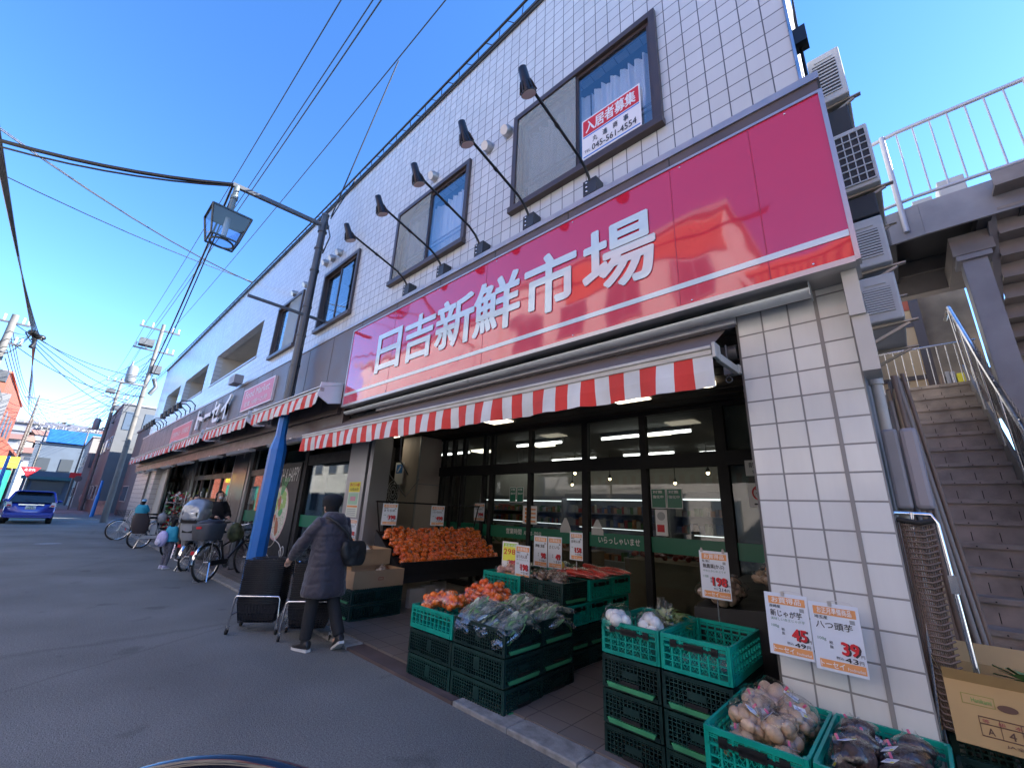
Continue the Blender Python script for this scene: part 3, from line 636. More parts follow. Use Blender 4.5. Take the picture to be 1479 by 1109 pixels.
for xx in (-4.88, -3.05, -.98, -.42): g.box(xx-.003, xx+.003, 2.7335, 2.735, zb, zt)
o = g.obj('panel_joint', mat('joint_red', (.42, .01, .05), .4)); o.parent = SG
g = MB()
for xx in (-5.9, -4.9, -3.9, -2.9, -1.9, -.9, -.2):
    for zz in (zb+.03, zt-.03): g.ball((xx, 2.733, zz), .007, 8, 5)
o = g.obj('screws', chrome); o.parent = SG
# smaller signs on the left fascia
def small_sign(x0, x1, z0, z1, lab, lines):
    g = MB(); y = 2.755; g.box(x0, x1, y, 2.80, z0, z1, 0); g.box(x0+.03, x1-.03, y-.003, y, z0+.03, z1-.03, 1)
    for (s, zz, h, wf) in lines: text(g, s, (x0+(x1-x0)*(1-wf)/2, y-.006, z0+zz), (1,0,0), (0,0,1), (x1-x0)*wf, h, .012, 0)
    tag(g.obj('small_sign', [mat('pink_white', (.7, .6, .6), .4), mat('faded_red', (.58, .09, .11), .4)]), lab, 'sign')
small_sign(-11.75, -9.62, 3.54, 4.10, 'red Food Market sign on the brown fascia', [('Food Market', .30, .17, .78), ('営業 10時〜21時', .08, .13, .74)])
small_sign(-20.5, -17.2, 3.42, 4.0, 'far red and white sign at the left end of the fascia', [('生鮮食料品・日用雑貨', .2, .2, .84)])
g = MB()
for c, a, b, z0, h in (('ト', -16.3, -15.5, 3.56, .58), ('ー', -15.3, -14.6, 3.80, .12), ('セ', -14.45, -13.7, 3.56, .58), ('イ', -13.45, -12.75, 3.54, .62)):
    text(g, c, (a, 2.76, z0), (1,0,0), (0,0,1), b-a, h, .05, 0, res=3, thick=.05)
tag(g.obj('channel_lettering', mat('pale_metal', (.75, .76, .76), .4)), 'four raised silver Japanese characters on the brown fascia', 'sign lettering')
g = MB(); g.box(-12.6, -12.1, 2.55, 2.75, 4.34, 4.56); P('junction_box', g, greyp)

# ---------------------------------------------------------------- awnings
stripe_r = mat('awning_red', (.60, .04, .03), .7, nscale=2.5, namt=.16); stripe_w = mat('awning_white', (.62, .64, .63), .7, nscale=2.5, namt=.16)
def awning(x0, x1, y, zt, h, n, label, roof_y=3.0, roof_z=2.80, start=0, slant=0):
    t = thing('awning', label, 'awning', ((x0+x1)/2, y, zt))
    c = Vector(t.location)
    def fin(mb, nm, m, **k):
        o = mb.obj(nm, m, None, **k); o.parent = t
        for v in o.data.vertices: v.co -= c
        return o
    g = MB(); g.box(x0, x1, y-.03, y+.035, zt, zt+.055); g.box(x0, x1, y-.04, y-.03, zt+.035, zt+.06); fin(g, 'front_bar', mat('awning_bar', (.42, .42, .39), .45, .2, nscale=5, namt=.2), bevel=.006)
    for ph, m_, nm in ((0, stripe_r, 'red_stripes'), (1, stripe_w, 'white_stripes')):
        g = MB(); w = (x1-x0)/n
        for i in range(n):
            if i % 2 != ph: continue
            S_ = 5; R0 = []; R1 = []; R2 = []
            for k in range(S_+1):
                x = x0+w*(i+k/S_); wv = .018*math.sin(x*7.3)+.012*math.sin(x*19)+.006*math.sin(x*41); sc = .018*abs(math.sin(x*2.1*math.pi/.9))
                R0.append((x, y-.02, zt+.002)); R1.append((x+slant*.5, y-.025+wv*.5, zt-h*.5)); R2.append((x+slant, y-.02+wv, zt-h-sc*.3))
            for A, Bq in ((R0, R1), (R1, R2)):
                g.add(A+Bq, [(k, k+1, S_+2+k, S_+1+k) for k in range(S_)], True)
        fin(g, nm, m_, fix=False)
    g = MB(); g.box(x0+.02, x1-.02, y, roof_y, zt+.05, zt+.052) if roof_z <= zt+.06 else g.add([(x0+.02, y, zt+.05), (x1-.02, y, zt+.05), (x1-.02, roof_y, roof_z), (x0+.02, roof_y, roof_z)], [(0,1,2,3)])
    fin(g, 'roof_cloth', mat('awning_cloth_under', (.16, .13, .12), .8))
    return t, fin
t, fin = awning(-7.0, -.76, 2.6, 2.475, .20, 52, 'open red and white striped awning over the vegetable stalls', 3.05, 2.83)
g = MB()
for i, x in enumerate([-.745]):
    g.box(x-.01, x+.012, 2.56, 2.66, 2.45, 2.55); g.bar((x, 2.64, 2.47), (-.72, 2.95, 2.46), .03, .05); g.box(-.80, -.70, 2.92, 2.98, 2.44, 2.50)
fin(g, 'end_plate', MT['awning_bar'], bevel=.004)
g = MB(); g.bar((-.95, 2.62, 2.50), (-1.6, 2.95, 2.74), .035, .045); g.cyl((-.85, 3.02, 2.62), (-.72, 3.02, 2.62), .055, 14); g.tube([(-.78, 2.95, 2.66), (-.78, 2.94, 2.44), (-.775, 2.93, 2.42)], .009, 8); g.tube([(-.775+.02*math.cos(a), 2.93, 2.405+.02*math.sin(a)) for a in [i*math.pi/6 for i in range(12)]], .005, 6, closed=True)
fin(g, 'arm', mat('grimy_metal', (.12, .12, .12), .5, .6, nscale=12, namt=.4))
g = MB(); g.cyl((-7.0, 3.04, 2.83), (-.74, 3.04, 2.83), .04, 12); fin(g, 'roller', MT['grimy_metal'])
def stowed(x0, x1, n, label):
    t, fin = awning(x0, x1, 2.47, 3.13, .20, n, label, 2.79, 3.24, slant=-.05)
    g = MB(); g.add([(x0, 2.43, 3.20), (x1, 2.43, 3.20), (x1, 2.79, 3.30), (x0, 2.79, 3.30)], [(0,1,2,3)]); g.box(x0, x1, 2.43, 2.45, 3.17, 3.20)
    fin(g, 'hood', white)
    for x in (x0+.02, x1-.02):
        g = MB(); g.prism([(2.42, 3.06), (2.45, 3.27), (2.79, 3.33), (2.79, 3.0), (2.6, 2.96)], 'x', x-.01, x+.01); fin(g, 'end_cap', white)
stowed(-9.45, -6.30, 20, 'folded striped awning nearest the lamp pole under the Food Market sign')
stowed(-13.3, -9.75, 20, 'folded striped awning under the raised silver lettering')
stowed(-17.4, -13.7, 20, 'folded striped awning under the far red and white sign')
stowed(-27.8, -17.8, 44, 'long folded striped awning at the far left end of the building')

# ---------------------------------------------------------------- sign spotlights
def spot(x, label, zb=4.52, big=1.0):
    t = thing('spotlight', label, 'spotlight', (x, YW, zb), 0, 'spotlights over the red sign')
    g = MB(); g.box(-.075, .075, -.13, 0, -.085, .085); g.box(-.06, -.055, -.135, -.13, -.06, .06)
    g.obj('mount_box', mat('box_black', (.03, .034, .038), .4), t, bevel=.006)
    g = MB()
    for zz in (-.05, 0, .05): g.ball((-.03, -.135, zz), .012, 8, 5)
    g.obj('bolts', chrome, t)
    pts = [(0, -.10, .03), (0, -.14, .10), (0, -.20, .16), (0, -.30, .22), (-.02, -1.02, .44)]
    g = MB(); g.tube(pts, .014, 10); g.cyl((-.012, -.62, .318), (-.012, -.66, .33), .019, 10); g.obj('arm', black, t)
    c = Vector((-.02, -1.06, .43))
    d = Vector((0, .42, -.9)).normalized()
    g = MB(); g.tube([c-d*.13, c-d*.125, c-d*.02, c, c+d*.10], [.03, .036, .042, .05, .066], 18)
    for k in range(12):
        a = k*math.pi/6; 
        u = Vector((1,0,0)); w = d.cross(u); r = u*math.cos(a)+w*math.sin(a); g.bar(c+r*.045+d*.0, c+r*.068+d*.085, .006, .02, r)
    hd = g.obj('lamp_head', black, t)
    g = MB(); g.tube([c+d*.10, c+d*.104], .060, 18); g.obj('lens', mat('lamp_lens', (.55, .5, .45), .2), hd)
    return t
sl = ['nearest spotlight, on the wall under the wide window at the right', 'second spotlight from the right, left of the wide window corner', 'middle spotlight of the five, right of the second window', 'fourth spotlight from the right, under the second window', 'leftmost of the five spotlights over the red sign']
for i, x in enumerate((-1.78, -2.56, -3.35, -4.10, -4.90)): spot(x, sl[i])
# small black floodlight row on the far fascia
for i in range(9):
    x = -17.6-i*.75 if i < 5 else -22.8-(i-5)*.7
    t = thing('floodlight', 'small black hooked floodlight on top of the far fascia', 'floodlight', (x, 2.8, 4.37), 0, 'hooked floodlights on the far fascia')
    g = MB(); g.tube([(0, 0, 0), (0, -.02, .18), (0, -.15, .30), (0, -.4, .26), (0, -.48, .15)], .018, 6); g.obj('arm', black, t)
    g = MB(); g.cyl((0, -.48, .17), (0, -.42, -.02), .06, 10, r2=.10); g.obj('lamp_head', black, t)
# ================================================================ RIGHT SIDE: alley, stairs, walkway
conc = mat('concrete', (.30, .29, .28), .85, nscale=2.5, namt=.25, bump=.4, bscale=40)
stairm = mat('stair_steel_brown', (.44, .37, .32), .7, nscale=5, namt=.3, bump=.3, bscale=60)
g = MB(); n = 17
st = thing('staircase', 'brown outdoor staircase climbing beside the tiled shop building', 'staircase', (.45, 4.4, 0))
def ST(mb, nm, m, **k):
    o = mb.obj(nm, m, None, **k); c = Vector(st.location); o.parent = st
    for v in o.data.vertices: v.co -= c
    return o
for i in range(n):
    y = 4.44+.22*i; z = .2*i
    g.box(.08, .80, y, y+.02, z-.0, z+.19); g.box(.08, .80, y-.025, y+.235, z+.19, z+.205); g.box(.08, .80, y-.025, y-.01, z+.165, z+.19)
ST(g, 'steps', stairm)
g = MB()
for i in range(n):
    y = 4.44+.22*i; z = .2*i
    for x in (.16, .34, .52, .70): g.cyl((x, y-.028, z+.178), (x, y-.024, z+.178), .006, 8); g.box(x-.003, x+.003, y-.002, y, z+.02, z+.10)
ST(g, 'bolts', mat('bolt_dark', (.03, .025, .02), .6))
g = MB(); y1, z1 = 4.44+.22*n, .2*n
for x in (.80,): g.prism([(4.2, -.05), (4.2, .35), (y1, z1+.30), (y1, z1-.15)], 'x', x, x+.03)
ST(g, 'stringer', mat('stair_steel_grey', (.22, .21, .21), .5, .4, nscale=4, namt=.2))
g = MB(); g.prism([(4.2, .45), (4.2, 1.15), (y1-.1, z1+.95), (y1-.1, z1+.32)], 'x', .845, .855)
for i in range(46):
    y = 4.25+i*.08; zz = .9*(y-4.2); g.box(.835, .845, y, y+.03, .46+zz*.985, 1.10+zz*.985)
ST(g, 'side_panel', mat('ribbed_panel', (.24, .225, .22), .45, .5, nscale=4, namt=.2))
g = MB(); g.tube([(.77, 4.2, 1.25), (.77, 6.5, 3.3), (.77, 7.6, 4.35), (.77, 8.2, 4.4)], .022, 10)
for i in range(7): y = 4.4+i*.55; g.cyl((.79, y, .2+(y-4.2)*.9), (.77, y, 1.28+(y-4.2)*.89), .012, 8)
ST(g, 'handrail', steel)
g = MB(); g.box(-.08, 1.9, y1, 9.2, z1-.25, z1+.0); ST(g, 'landing', stairm)
# walkway above
wk = thing('walkway', 'grey overhead walkway with a white barred railing beside the building', 'walkway', (1.5, 6.6, 4.6))
def WK(mb, nm, m, **k):
    o = mb.obj(nm, m, None, **k); c = Vector(wk.location); o.parent = wk
    for v in o.data.vertices: v.co -= c
    return o
wkm = mat('walkway_grey', (.30, .29, .31), .55, nscale=3, namt=.18)
g = MB()
arc = [(.0, 7.2), (.0, 6.5), (.12, 6.2), (.32, 6.03), (.6, 6.0), (6, 6.0), (6, 7.2)]
g.prism(arc, 'z', 4.97, 5.02)
for (a, b) in zip(arc[:-2], arc[1:-1]): g.bar((a[0], a[1], 4.86), (b[0], b[1], 4.86), .03, .40)
WK(g, 'deck', wkm)
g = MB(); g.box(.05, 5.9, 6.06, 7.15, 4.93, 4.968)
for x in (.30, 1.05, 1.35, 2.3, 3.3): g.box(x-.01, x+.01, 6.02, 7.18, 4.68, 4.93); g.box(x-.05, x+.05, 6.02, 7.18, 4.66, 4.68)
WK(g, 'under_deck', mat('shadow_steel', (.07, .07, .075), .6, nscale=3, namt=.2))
g = MB(); g.box(-.05, 5.9, 7.15, 7.3, 4.45, 4.72); g.box(-.05, 5.9, 7.17, 7.25, 4.74, 4.965); g.box(.78, 1.10, 6.25, 7.15, 4.42, 4.66); g.box(-.05, 5.9, 7.12, 7.33, 4.72, 4.74)
WK(g, 'girder', mat('girder_warm', (.26, .23, .21), .55, nscale=3, namt=.2))
g = MB(); g.box(.84, 1.03, 6.3, 6.5, .04, 4.36); g.box(.80, 1.07, 6.26, 6.54, 4.36, 4.42); g.box(.835, .84, 6.3, 6.5, .1, 4.3)
WK(g, 'column', wkm, bevel=.006)
railw = mat('rail_white', (.55, .54, .58), .35, .2)
g = MB(); top = [(.02, 6.5, 6.12), (.12, 6.22, 6.12), (.32, 6.05, 6.12), (.6, 6.0, 6.12), (6, 6.0, 6.12)]
g.tube(top, .025, 10); g.tube([(a, b, 5.17) for a, b, c in top], .02, 8)
WK(g, 'top_rail', railw)
for x in (.46, 1.62, 2.8, 4.0):
    g = MB(); g.cyl((x, 5.985, 4.75), (x, 5.985, 6.12), .027, 10); WK(g, 'post', railw)
g = MB()
for i in range(40):
    x = .30+.145*i
    yb = 6.0 if x > .55 else 6.07
    g.cyl((x, yb, 5.17), (x, yb, 6.12), .009, 6)
WK(g, 'balusters', railw)
g = MB(); g.box(.88, 1.12, 6.7, 7.0, 5.02, 5.70); tag(g.obj('equipment_box', mat('box_white', (.55, .53, .50), .4, nscale=4, namt=.1), bevel=.01), 'taller beige equipment box behind the white walkway railing', 'equipment')
g = MB(); g.box(.62, .80, 6.6, 6.8, 5.02, 5.48)
for i in range(8): g.box(.61, .62, 6.62+i*.022, 6.63+i*.022, 5.05, 5.45)
tag(g.obj('equipment_box', mat('box_white', (.55, .53, .50), .4, nscale=4, namt=.1), bevel=.01), 'smaller ribbed equipment box left of the taller one on the walkway', 'equipment')
# second flight seen from below
f2 = thing('staircase', 'upper steel flight of stairs seen from below at the right edge', 'staircase', (1.7, 7.1, 3.4))
g = MB()
for i in range(9):
    y = 7.6-.2*i; z = 3.5+.17*i; g.box(1.14, 2.4, y-.22, y, z, z+.03); g.box(1.14, 2.4, y-.2, y-.18, z+.03, z+.17)
o = g.obj('steps', mat('tread_beige', (.30, .26, .24), .6, nscale=4, namt=.2)); o.parent = f2
for v in o.data.vertices: v.co -= Vector(f2.location)
g = MB(); g.prism([(7.75, 3.35), (7.75, 3.6), (6.0, 5.0), (6.0, 4.75)], 'x', 1.08, 1.14); o = g.obj('stringer', wkm); o.parent = f2
for v in o.data.vertices: v.co -= Vector(f2.location)
# things at the top of the stairs
g = MB(); g.box(-.3, .60, 10.0, 10.1, 3.3, 6.6, 0); g.box(-.28, .6, 9.99, 10.0, 5.02, 5.12, 1); g.box(.53, .66, 9.96, 10.0, 3.3, 5.9, 1); g.box(-.3, .6, 9.98, 9.99, 4.02, 4.10, 1); g.box(.42, .60, 9.985, 9.99, 5.35, 5.9, 2)
tag(g.obj('doorway', [mat('beige_wall', (.60, .43, .25), .7, nscale=3, namt=.08), bronze, mat('rust_red', (.45, .10, .05), .6)]), 'beige entrance wall with dark brown frame at the top of the stairs', 'doorway')
g = MB(); g.box(1.3, 3.2, 9.7, 9.9, 0, 4.9); tag(g.obj('gap_fill_wall', mat('rear_beige', (.30, .25, .20), .8, nscale=2, namt=.2)), 'beige wall added to fill the gap behind the walkway column', 'wall')  # added to cover the open sky gap beside the column
g = MB(); g.box(.67, 1.29, 10.2, 10.4, 3.3, 5.95); tag(g.obj('concrete_wall', mat('stained_concrete', (.2, .17, .135), .9, nscale=1.6, namt=.5, bump=.5, bscale=12)), 'stained grey concrete wall behind the top of the stairs', 'wall')
rr = thing('railing', 'thin steel railing across the landing at the top of the stairs', 'railing', (.4, 8.4, 3.4))
g = MB(); g.cyl((-.5, 0, .70), (.62, 0, .70), .015, 8); g.cyl((-.5, 0, .06), (.62, 0, .06), .012, 8); o = g.obj('rails', steel, rr)
g = MB()
for i in range(12): g.cyl((-.45+i*.095, 0, .06), (-.45+i*.095, 0, .70), .007, 6)
g.obj('bars', steel, rr)
for i, (x, w, h, m_, nm) in enumerate([(.62, .05, .42, mat('board_brown', (.25, .18, .14), .7), 'brown'), (.68, .05, .45, mat('board_grey', (.4, .4, .42), .6), 'grey'), (.74, .045, .44, mat('board_white', (.6, .6, .64), .6), 'white'), (.80, .13, .40, yellowp, 'yellow')]):
    g = MB(); g.box(x, x+w, 9.0, 9.3, 3.4, 3.4+h); tag(g.obj('stored_board', m_, bevel=.01), nm+' board standing behind the landing railing at the stair top', 'board')
# unseen house added right of the frame to keep sun off the street
g = MB(); g.box(3.3, 12, 3.3, 10.5, 0, 8.2); tag(g.obj('sun_block_house', cream), 'unseen cream house added beyond the stairs to block the sun', 'house')

# ---- wall mounted things: air conditioners, pipes, meter
acm = mat('ac_white', (.50, .50, .49), .45, nscale=4, namt=.1); acd = mat('ac_dark', (.03, .03, .032), .6)
def aircon(z, h, w, fan, label, y0=3.95):
    t = thing('air_conditioner', label, 'air conditioner', (-.05, y0, z), 0, 'outdoor air conditioning units on the side wall')
    g = MB(); g.box(0, w, 0, .8, 0, h); g.obj('casing', acm, t, bevel=.012)
    g = MB()
    if fan:
        g.box(.015, w-.02, -.006, -.001, .04, h-.05, 1)
        for i in range(6): x = .015+(w-.035)*i/5; g.box(x-.004, x+.004, -.014, -.006, .04, h-.05, 0)
        for i in range(8): zz = .04+(h-.09)*i/7; g.box(.015, w-.02, -.016, -.007, zz-.005, zz+.005, 0)
    else:
        g.box(.03, w-.04, -.004, -.001, .07, h-.11, 1)
        for i in range(10): zz = .07+(h-.18)*i/10; g.box(.03, w-.04, -.010, -.004, zz, zz+.014, 0)
        g.box(.05, w-.06, -.008, -.001, h-.08, h-.06, 0)
    g.obj('grille', [acm, acd], t)
    g = MB()
    for yy in (.08, .72):
        g.prism([(-.04, -.03), (w+.07, -.012), (w+.07, -.002), (-.04, -.002)], 'y', yy-.02, yy+.02); g.bar((-.03, yy, -.16), (w+.02, yy, -.02), .02, .02); g.box(-.04, -.03, yy-.03, yy+.03, -.25, .02)
    g.obj('bracket', mat('bracket_beige', (.42, .37, .30), .45, .4), t)
    return t
aircon(5.16, .56, .24, False, 'topmost white air conditioner with slatted side, above the end of the red sign')
aircon(4.17, .60, .29, True, 'white air conditioner with a square mesh grille beside the sign')
aircon(3.45, .42, .24, False, 'third air conditioner from the top, small slatted unit')
aircon(2.98, .38, .23, False, 'lowest air conditioner, just above the pillar corner')
g = MB(); g.box(-.05, .19, 4.0, 4.7, 3.92, 4.12); tag(g.obj('duct_box', acd, bevel=.01), 'dark duct box under the mesh fronted air conditioner', 'duct')
g = MB(); g.box(-.05, .16, 4.0, 4.6, 4.8, 5.08); tag(g.obj('duct_box', acd, bevel=.01), 'dark duct box under the topmost air conditioner', 'duct')
g = MB(); g.tube([(-.05, 3.28, 2.95), (-.05, 3.28, .05)], .028, 12); g.tube([(-.05, 3.28, 2.4), (-.05, 3.28, 2.33)], .036, 12); g.tube([(-.05, 3.28, 1.2), (-.05, 3.28, 1.13)], .036, 12)
tag(g.obj('downpipe', mat('pipe_cream', (.50, .47, .42), .45)), 'cream downpipe running down the corner beside the tiled pillar', 'pipe')
g = MB(); g.box(-.08, .0, 3.12, 3.34, 1.60, 2.03); mb_ = thing('meter_box', 'grey rounded meter boxes on the corner beside the tiled pillar', 'meter box', (0, 3.2, 1.6))
g = MB(); g.box(-.075, -.005, -.09, .12, 0, .43); g.obj('box', greyp, mb_, bevel=.015)
g = MB(); g.box(.0, .075, -.09, .12, 0, .43); g.obj('box', mat('meter_lilac', (.27, .26, .29), .45), mb_, bevel=.02)
g = MB(); g.tube([(-.06, 3.6, 5.9), (-.04, 3.2, 5.6), (-.05, 3.1, 5.3), (-.06, 3.1, 4.4)], .008, 6); g.tube([(-.02, 3.4, 8.3), (-.03, 3.2, 6), (-.045, 3.08, 5.2), (-.05, 3.08, 4.45)], .008, 6)
g.box(-.09, -.0, 3.02, 3.12, 4.95, 5.1)
tag(g.obj('service_cable', black), 'service cables with a clamp running down the upper building corner', 'cable')
# bundle of thin poles leaning in the alley
r3 = random.Random(5)
for i in range(34):
    a = r3.uniform(0, 1)
    x0, y0 = -.06+.30*a+r3.uniform(-.01, .01), 3.54+r3.uniform(-.06, .06); x1, y1_ = -.01+.08*a+r3.uniform(-.02, .02), 3.56+r3.uniform(-.04, .04)
    g = MB(); h = r3.uniform(1.9, 2.45); m_ = [mat('bamboo_brown', (.20, .14, .11), .6, nscale=8, namt=.2), mat('bamboo_grey', (.28, .25, .23), .6), mat('bamboo_tan', (.38, .28, .18), .6)][r3.randrange(3)]
    g.cyl((x0, y0, .05), (x1, y1_, h), r3.uniform(.010, .017), 7)
    tag(g.obj('garden_pole', m_), 'thin brown garden pole leaning in the bundle beside the pillar', 'pole', 'thin garden poles leaning in the alley')
# net roll holder with chrome stand
t = thing('net_stand', 'coarse brown net hanging from a chrome stand beside the tiled pillar', 'net', (0, 3.1, 0))
g = MB(); pts = [(-.10, -.12, 1.56), (-.09, -.05, 1.58), (.05, -.08, 1.57), (.065, -.08, 1.53), (.08, -.1, .62)]; g.tube(pts, .011, 10); g.tube([(-.02, -.1, 1.58), (-.09, -.1, .6)], .008, 8)
g.obj('frame', chrome, t)
g = MB()
for k in range(34):
    z = 1.53-k*.026; w = .075-.018*math.sin(k/34*3); cx = -.02-.012*k/34
    g.tube([(cx-w+.02, -.06, z+.01), (cx-w*.5, -.11, z-.012), (cx+w*.4, -.12, z-.012), (cx+w, -.09, z+.004)], .005, 5)
for k in range(16):
    u = k/15; g.tube([(-.09+.13*u, -.075-.03*math.sin(u*3.1), 1.54), (-.09+.11*u, -.085-.03*math.sin(u*3.1), 1.1), (-.10+.10*u, -.08, .64)], .0035, 5)
g.obj('net', mat('net_brown', (.16, .12, .10), .8), t)
g = MB(); g.tube([(-.08, -.10, 1.545), (0, -.13, 1.53), (.05, -.1, 1.545)], .014, 6); g.obj('net_rim', rubber, t)
g = MB(); g.box(.055, .085, -.12, -.09, 1.22, 1.30); g.obj('clamp', steel, t)

# ================================================================ OPPOSITE SIDE OF THE STREET (seen in the glass and the sign)
def house(x0, x1, y0, y1, h, m, lab, storeys=2, roofm=None, nwin=4, south=True):
    t = thing('house', lab, 'house', ((x0+x1)/2, y0 if south else y1, 0))
    c = Vector(t.location)
    def A(mb, nm, mm, p=t):
        o = mb.obj(nm, mm); o.parent = p
        for v in o.data.vertices: v.co -= c
        return o
    g = MB(); g.box(x0, x1, y0, y1, 0, h); A(g, 'wall', m)
    g = MB(); g.box(x0-.1, x1+.1, y0-.1, y1+.1, h, h+.15); A(g, 'roof', roofm or greyp)
    yf = y1 if south else y0; s = 1 if south else -1
    for k in range(storeys):
        for i in range(nwin):
            xx = x0+(x1-x0)*(i+.5)/nwin; z = 1+k*(h-.6)/storeys; w = (x1-x0)/nwin*.27
            g = MB(); ya, yb = sorted((yf, yf+s*.05)); g.box(xx-w, xx+w, ya, yb, z, z+1.2); fr = A(g, 'window', alu)
            ya, yb = sorted((yf+s*.05, yf+s*.055)); g = MB(); g.box(xx-w+.06, xx-.02, ya, yb, z+.06, z+1.14); g.box(xx+.02, xx+w-.06, ya, yb, z+.06, z+1.14); A(g, 'pane', mat('far_glass', (.08, .1, .13), .08), fr)
    return t, A
peach = mat('peach_render', (.56, .49, .45), .8, nscale=1.5, namt=.08); brick = mat('red_render', (.60, .16, .09), .8, nscale=1.5, namt=.1)
t, A = house(-9.5, -2.2, -10, -4.2, 9.0, peach, 'peach rendered shop building across the street', 3, None, 4)
g = MB()
for i in range(60): g.box(-7.0+i*.08, -6.96+i*.08, -4.19, -4.14, 7.9, 8.9)
A(g, 'ribbed_parapet', brick)
t, A = house(-1.9, 6.5, -10, -4.4, 7.0, mat('white_render', (.50, .45, .40), .8, nscale=1.5, namt=.08), 'white house across the street', 3, brick, 4)
g = MB(); 
for i in range(50): g.box(-1.8+i*.16, -1.7+i*.16, -4.38, -4.32, 6.0, 6.95)
A(g, 'ribbed_parapet', brick)
house(-20, -9.8, -10, -4.2, 8.4, mat('pink_render', (.52, .47, .45), .8, nscale=1.5, namt=.08), 'pinkish flats across the street', 2, None, 5)
house(-33, -20.3, -10, -4.6, 5.4, cream, 'cream shop row across the street', 2, None, 6)
house(6.9, 16, -10, -4.2, 6.5, greyp, 'grey house across the street', 2, None, 4)
# orange building with arched windows at the far left
t, A = house(-70, -50, -12, -4.05, 10.2, mat('orange_render', (.36, .10, .06), .8, nscale=1.5, namt=.08), 'orange red building with arched windows at the far left', 1, brick, 3)
g = MB()
for i in range(5):
    x = -51.5-i*3.6; v = [(x-1.1, -4.04, 4.6), (x+1.1, -4.04, 4.6), (x+1.1, -4.04, 7.2)]+[(x+1.1*math.cos(a), -4.04, 7.2+1.1*math.sin(a)) for a in [k*math.pi/8 for k in range(1, 8)]]+[(x-1.1, -4.04, 7.2)]
    g.add(v, [tuple(range(len(v)))])
A(g, 'arched_window', mat('arch_glass', (.12, .13, .11), .3))
g = MB(); g.box(-50.0, -49.9, -4.2, -3.6, 3.0, 8.6); A(g, 'white_edge', mat('edge_grey', (.2, .2, .2), .6))
g = MB(); g.box(-66, -46, -6, -2.9, 0, 5.0); A(g, 'shop_annex', MT['orange_render'])

# ================================================================ FAR END OF THE STREET
def far_box(name, x0, x1, y0, y1, z0, z1, m, lab, cat): g = MB(); g.box(x0, x1, y0, y1, z0, z1); return tag(g.obj(name, m), lab, cat)
dgrey = mat('slate_siding', (.085, .09, .095), .7, nscale=1, namt=.12)
t, A = house(-48, -36, 4.2, 12, 6.6, dgrey, 'dark grey box house just past the long shop building', 1, None, 2, False)
g = MB(); g.box(-35.99, -35.95, 4.6, 6.2, 4.6, 5.3); A(g, 'window', alu)
t, A = house(-62, -50, 2.9, 11, 9.2, mat('mid_grey_siding', (.12, .125, .13), .7, nscale=1, namt=.1), 'tall grey house with a narrow upper window behind the utility pole', 2, None, 3, False)
g = MB(); g.box(-49.99, -49.95, 3.2, 3.9, 7.0, 8.6); g.box(-49.99, -49.95, 4.5, 5.3, 7.0, 8.6); A(g, 'window', MT['far_glass'])
t, A = house(-80, -66, 2.2, 9, 7.5, mat('light_grey_render', (.26, .25, .24), .8), 'pale house with several windows farther down the street', 2, None, 3, False)
g = MB()
for k in range(3): g.box(-65.99, -65.9, 2.5+k*.9, 3.0+k*.9, 4.2, 5.8)
A(g, 'window', MT['far_glass'])
t, A = house(-96, -84, -2.4, 3.2, 7.6, mat('blue_grey_render', (.10, .13, .17), .8, nscale=1, namt=.1), 'blue grey house under a bright blue tarpaulin', 2, None, 3, False)
g = MB(); g.box(-97, -83.5, -1.6, 3.6, 7.9, 9.6); tag(g.obj('tarpaulin', mat('tarp_blue', (.01, .12, .45), .5, nscale=3, namt=.15)), 'bright blue tarpaulin sheet over the distant roof', 'tarpaulin')
for (z, y0, y1) in ((4.2, -1.8, -.6), (4.2, .4, 1.6), (1.2, -1.5, 1.5)):
    g = MB(); g.box(-83.99, -83.9, y0, y1, z, z+1.6); A(g, 'window', mat('far_pane', (.06, .07, .08), .3))
t, A = house(-120, -104, -8, -1, 6, mat('dim_white', (.55, .54, .52), .8), 'pale low house at the end of the street', 2, None, 3, False)
g = MB(); g.box(-84, -83.2, -2.6, 3.4, 3.0, 3.4); tag(g.obj('shop_canopy', mat('teal_canopy', (.05, .14, .15), .6)), 'dark teal canopy on the distant corner shop', 'canopy')
# hillside with houses
hm = mat('hill_green', (.07, .085, .045), .9, nscale=.05, namt=.4)
g = MB(); N = 24; rings = []
for i in range(9):
    u = i/8; rings.append([(-150-130*u, -90+200*k/(N-1), 22*math.sin(u*math.pi*.55)+3*noise.noise(Vector((i*.7, k*.35, 0)))*u*2) for k in range(N)])
g.loft(rings, cap=False, closed=False); tag(g.obj('hill', hm), kind='structure')
hc = [mat('hill_house_%d' % i, c, .8) for i, c in enumerate([(.27, .27, .29), (.22, .21, .21), (.16, .16, .19), (.30, .26, .23)])]
hr = [mat('hill_roof_%d' % i, c, .7) for i, c in enumerate([(.14, .14, .16), (.24, .13, .10), (.2, .2, .22)])]
r4 = random.Random(12)
protos = []
for k in range(4):
    t = thing('hill_house', 'small distant house with a dark pitched roof on the crowded hillside', 'house', (-150, 0, 0), 0, 'houses crowded on the far hillside')
    g = MB(); w, d, h = 3.6+k*.4, 3.2, 4.5+k*.5; g.box(-w, w, -d, d, -4, h); g.obj('wall', hc[k], t)
    g = MB(); g.prism([(-w-.5, h), (w+.5, h), (0, h+1.8)], 'y', -d-.4, d+.4); g.obj('roof', hr[k % 3], t)
    g = MB()
    for zz in (1.2, 3.4):
        for yy in (-2, 0, 2): g.box(w, w+.06, yy-.55, yy+.55, zz-.5, zz+.6)
    g.obj('windows', MT['far_glass'], t); protos.append(t)
cnt = 0
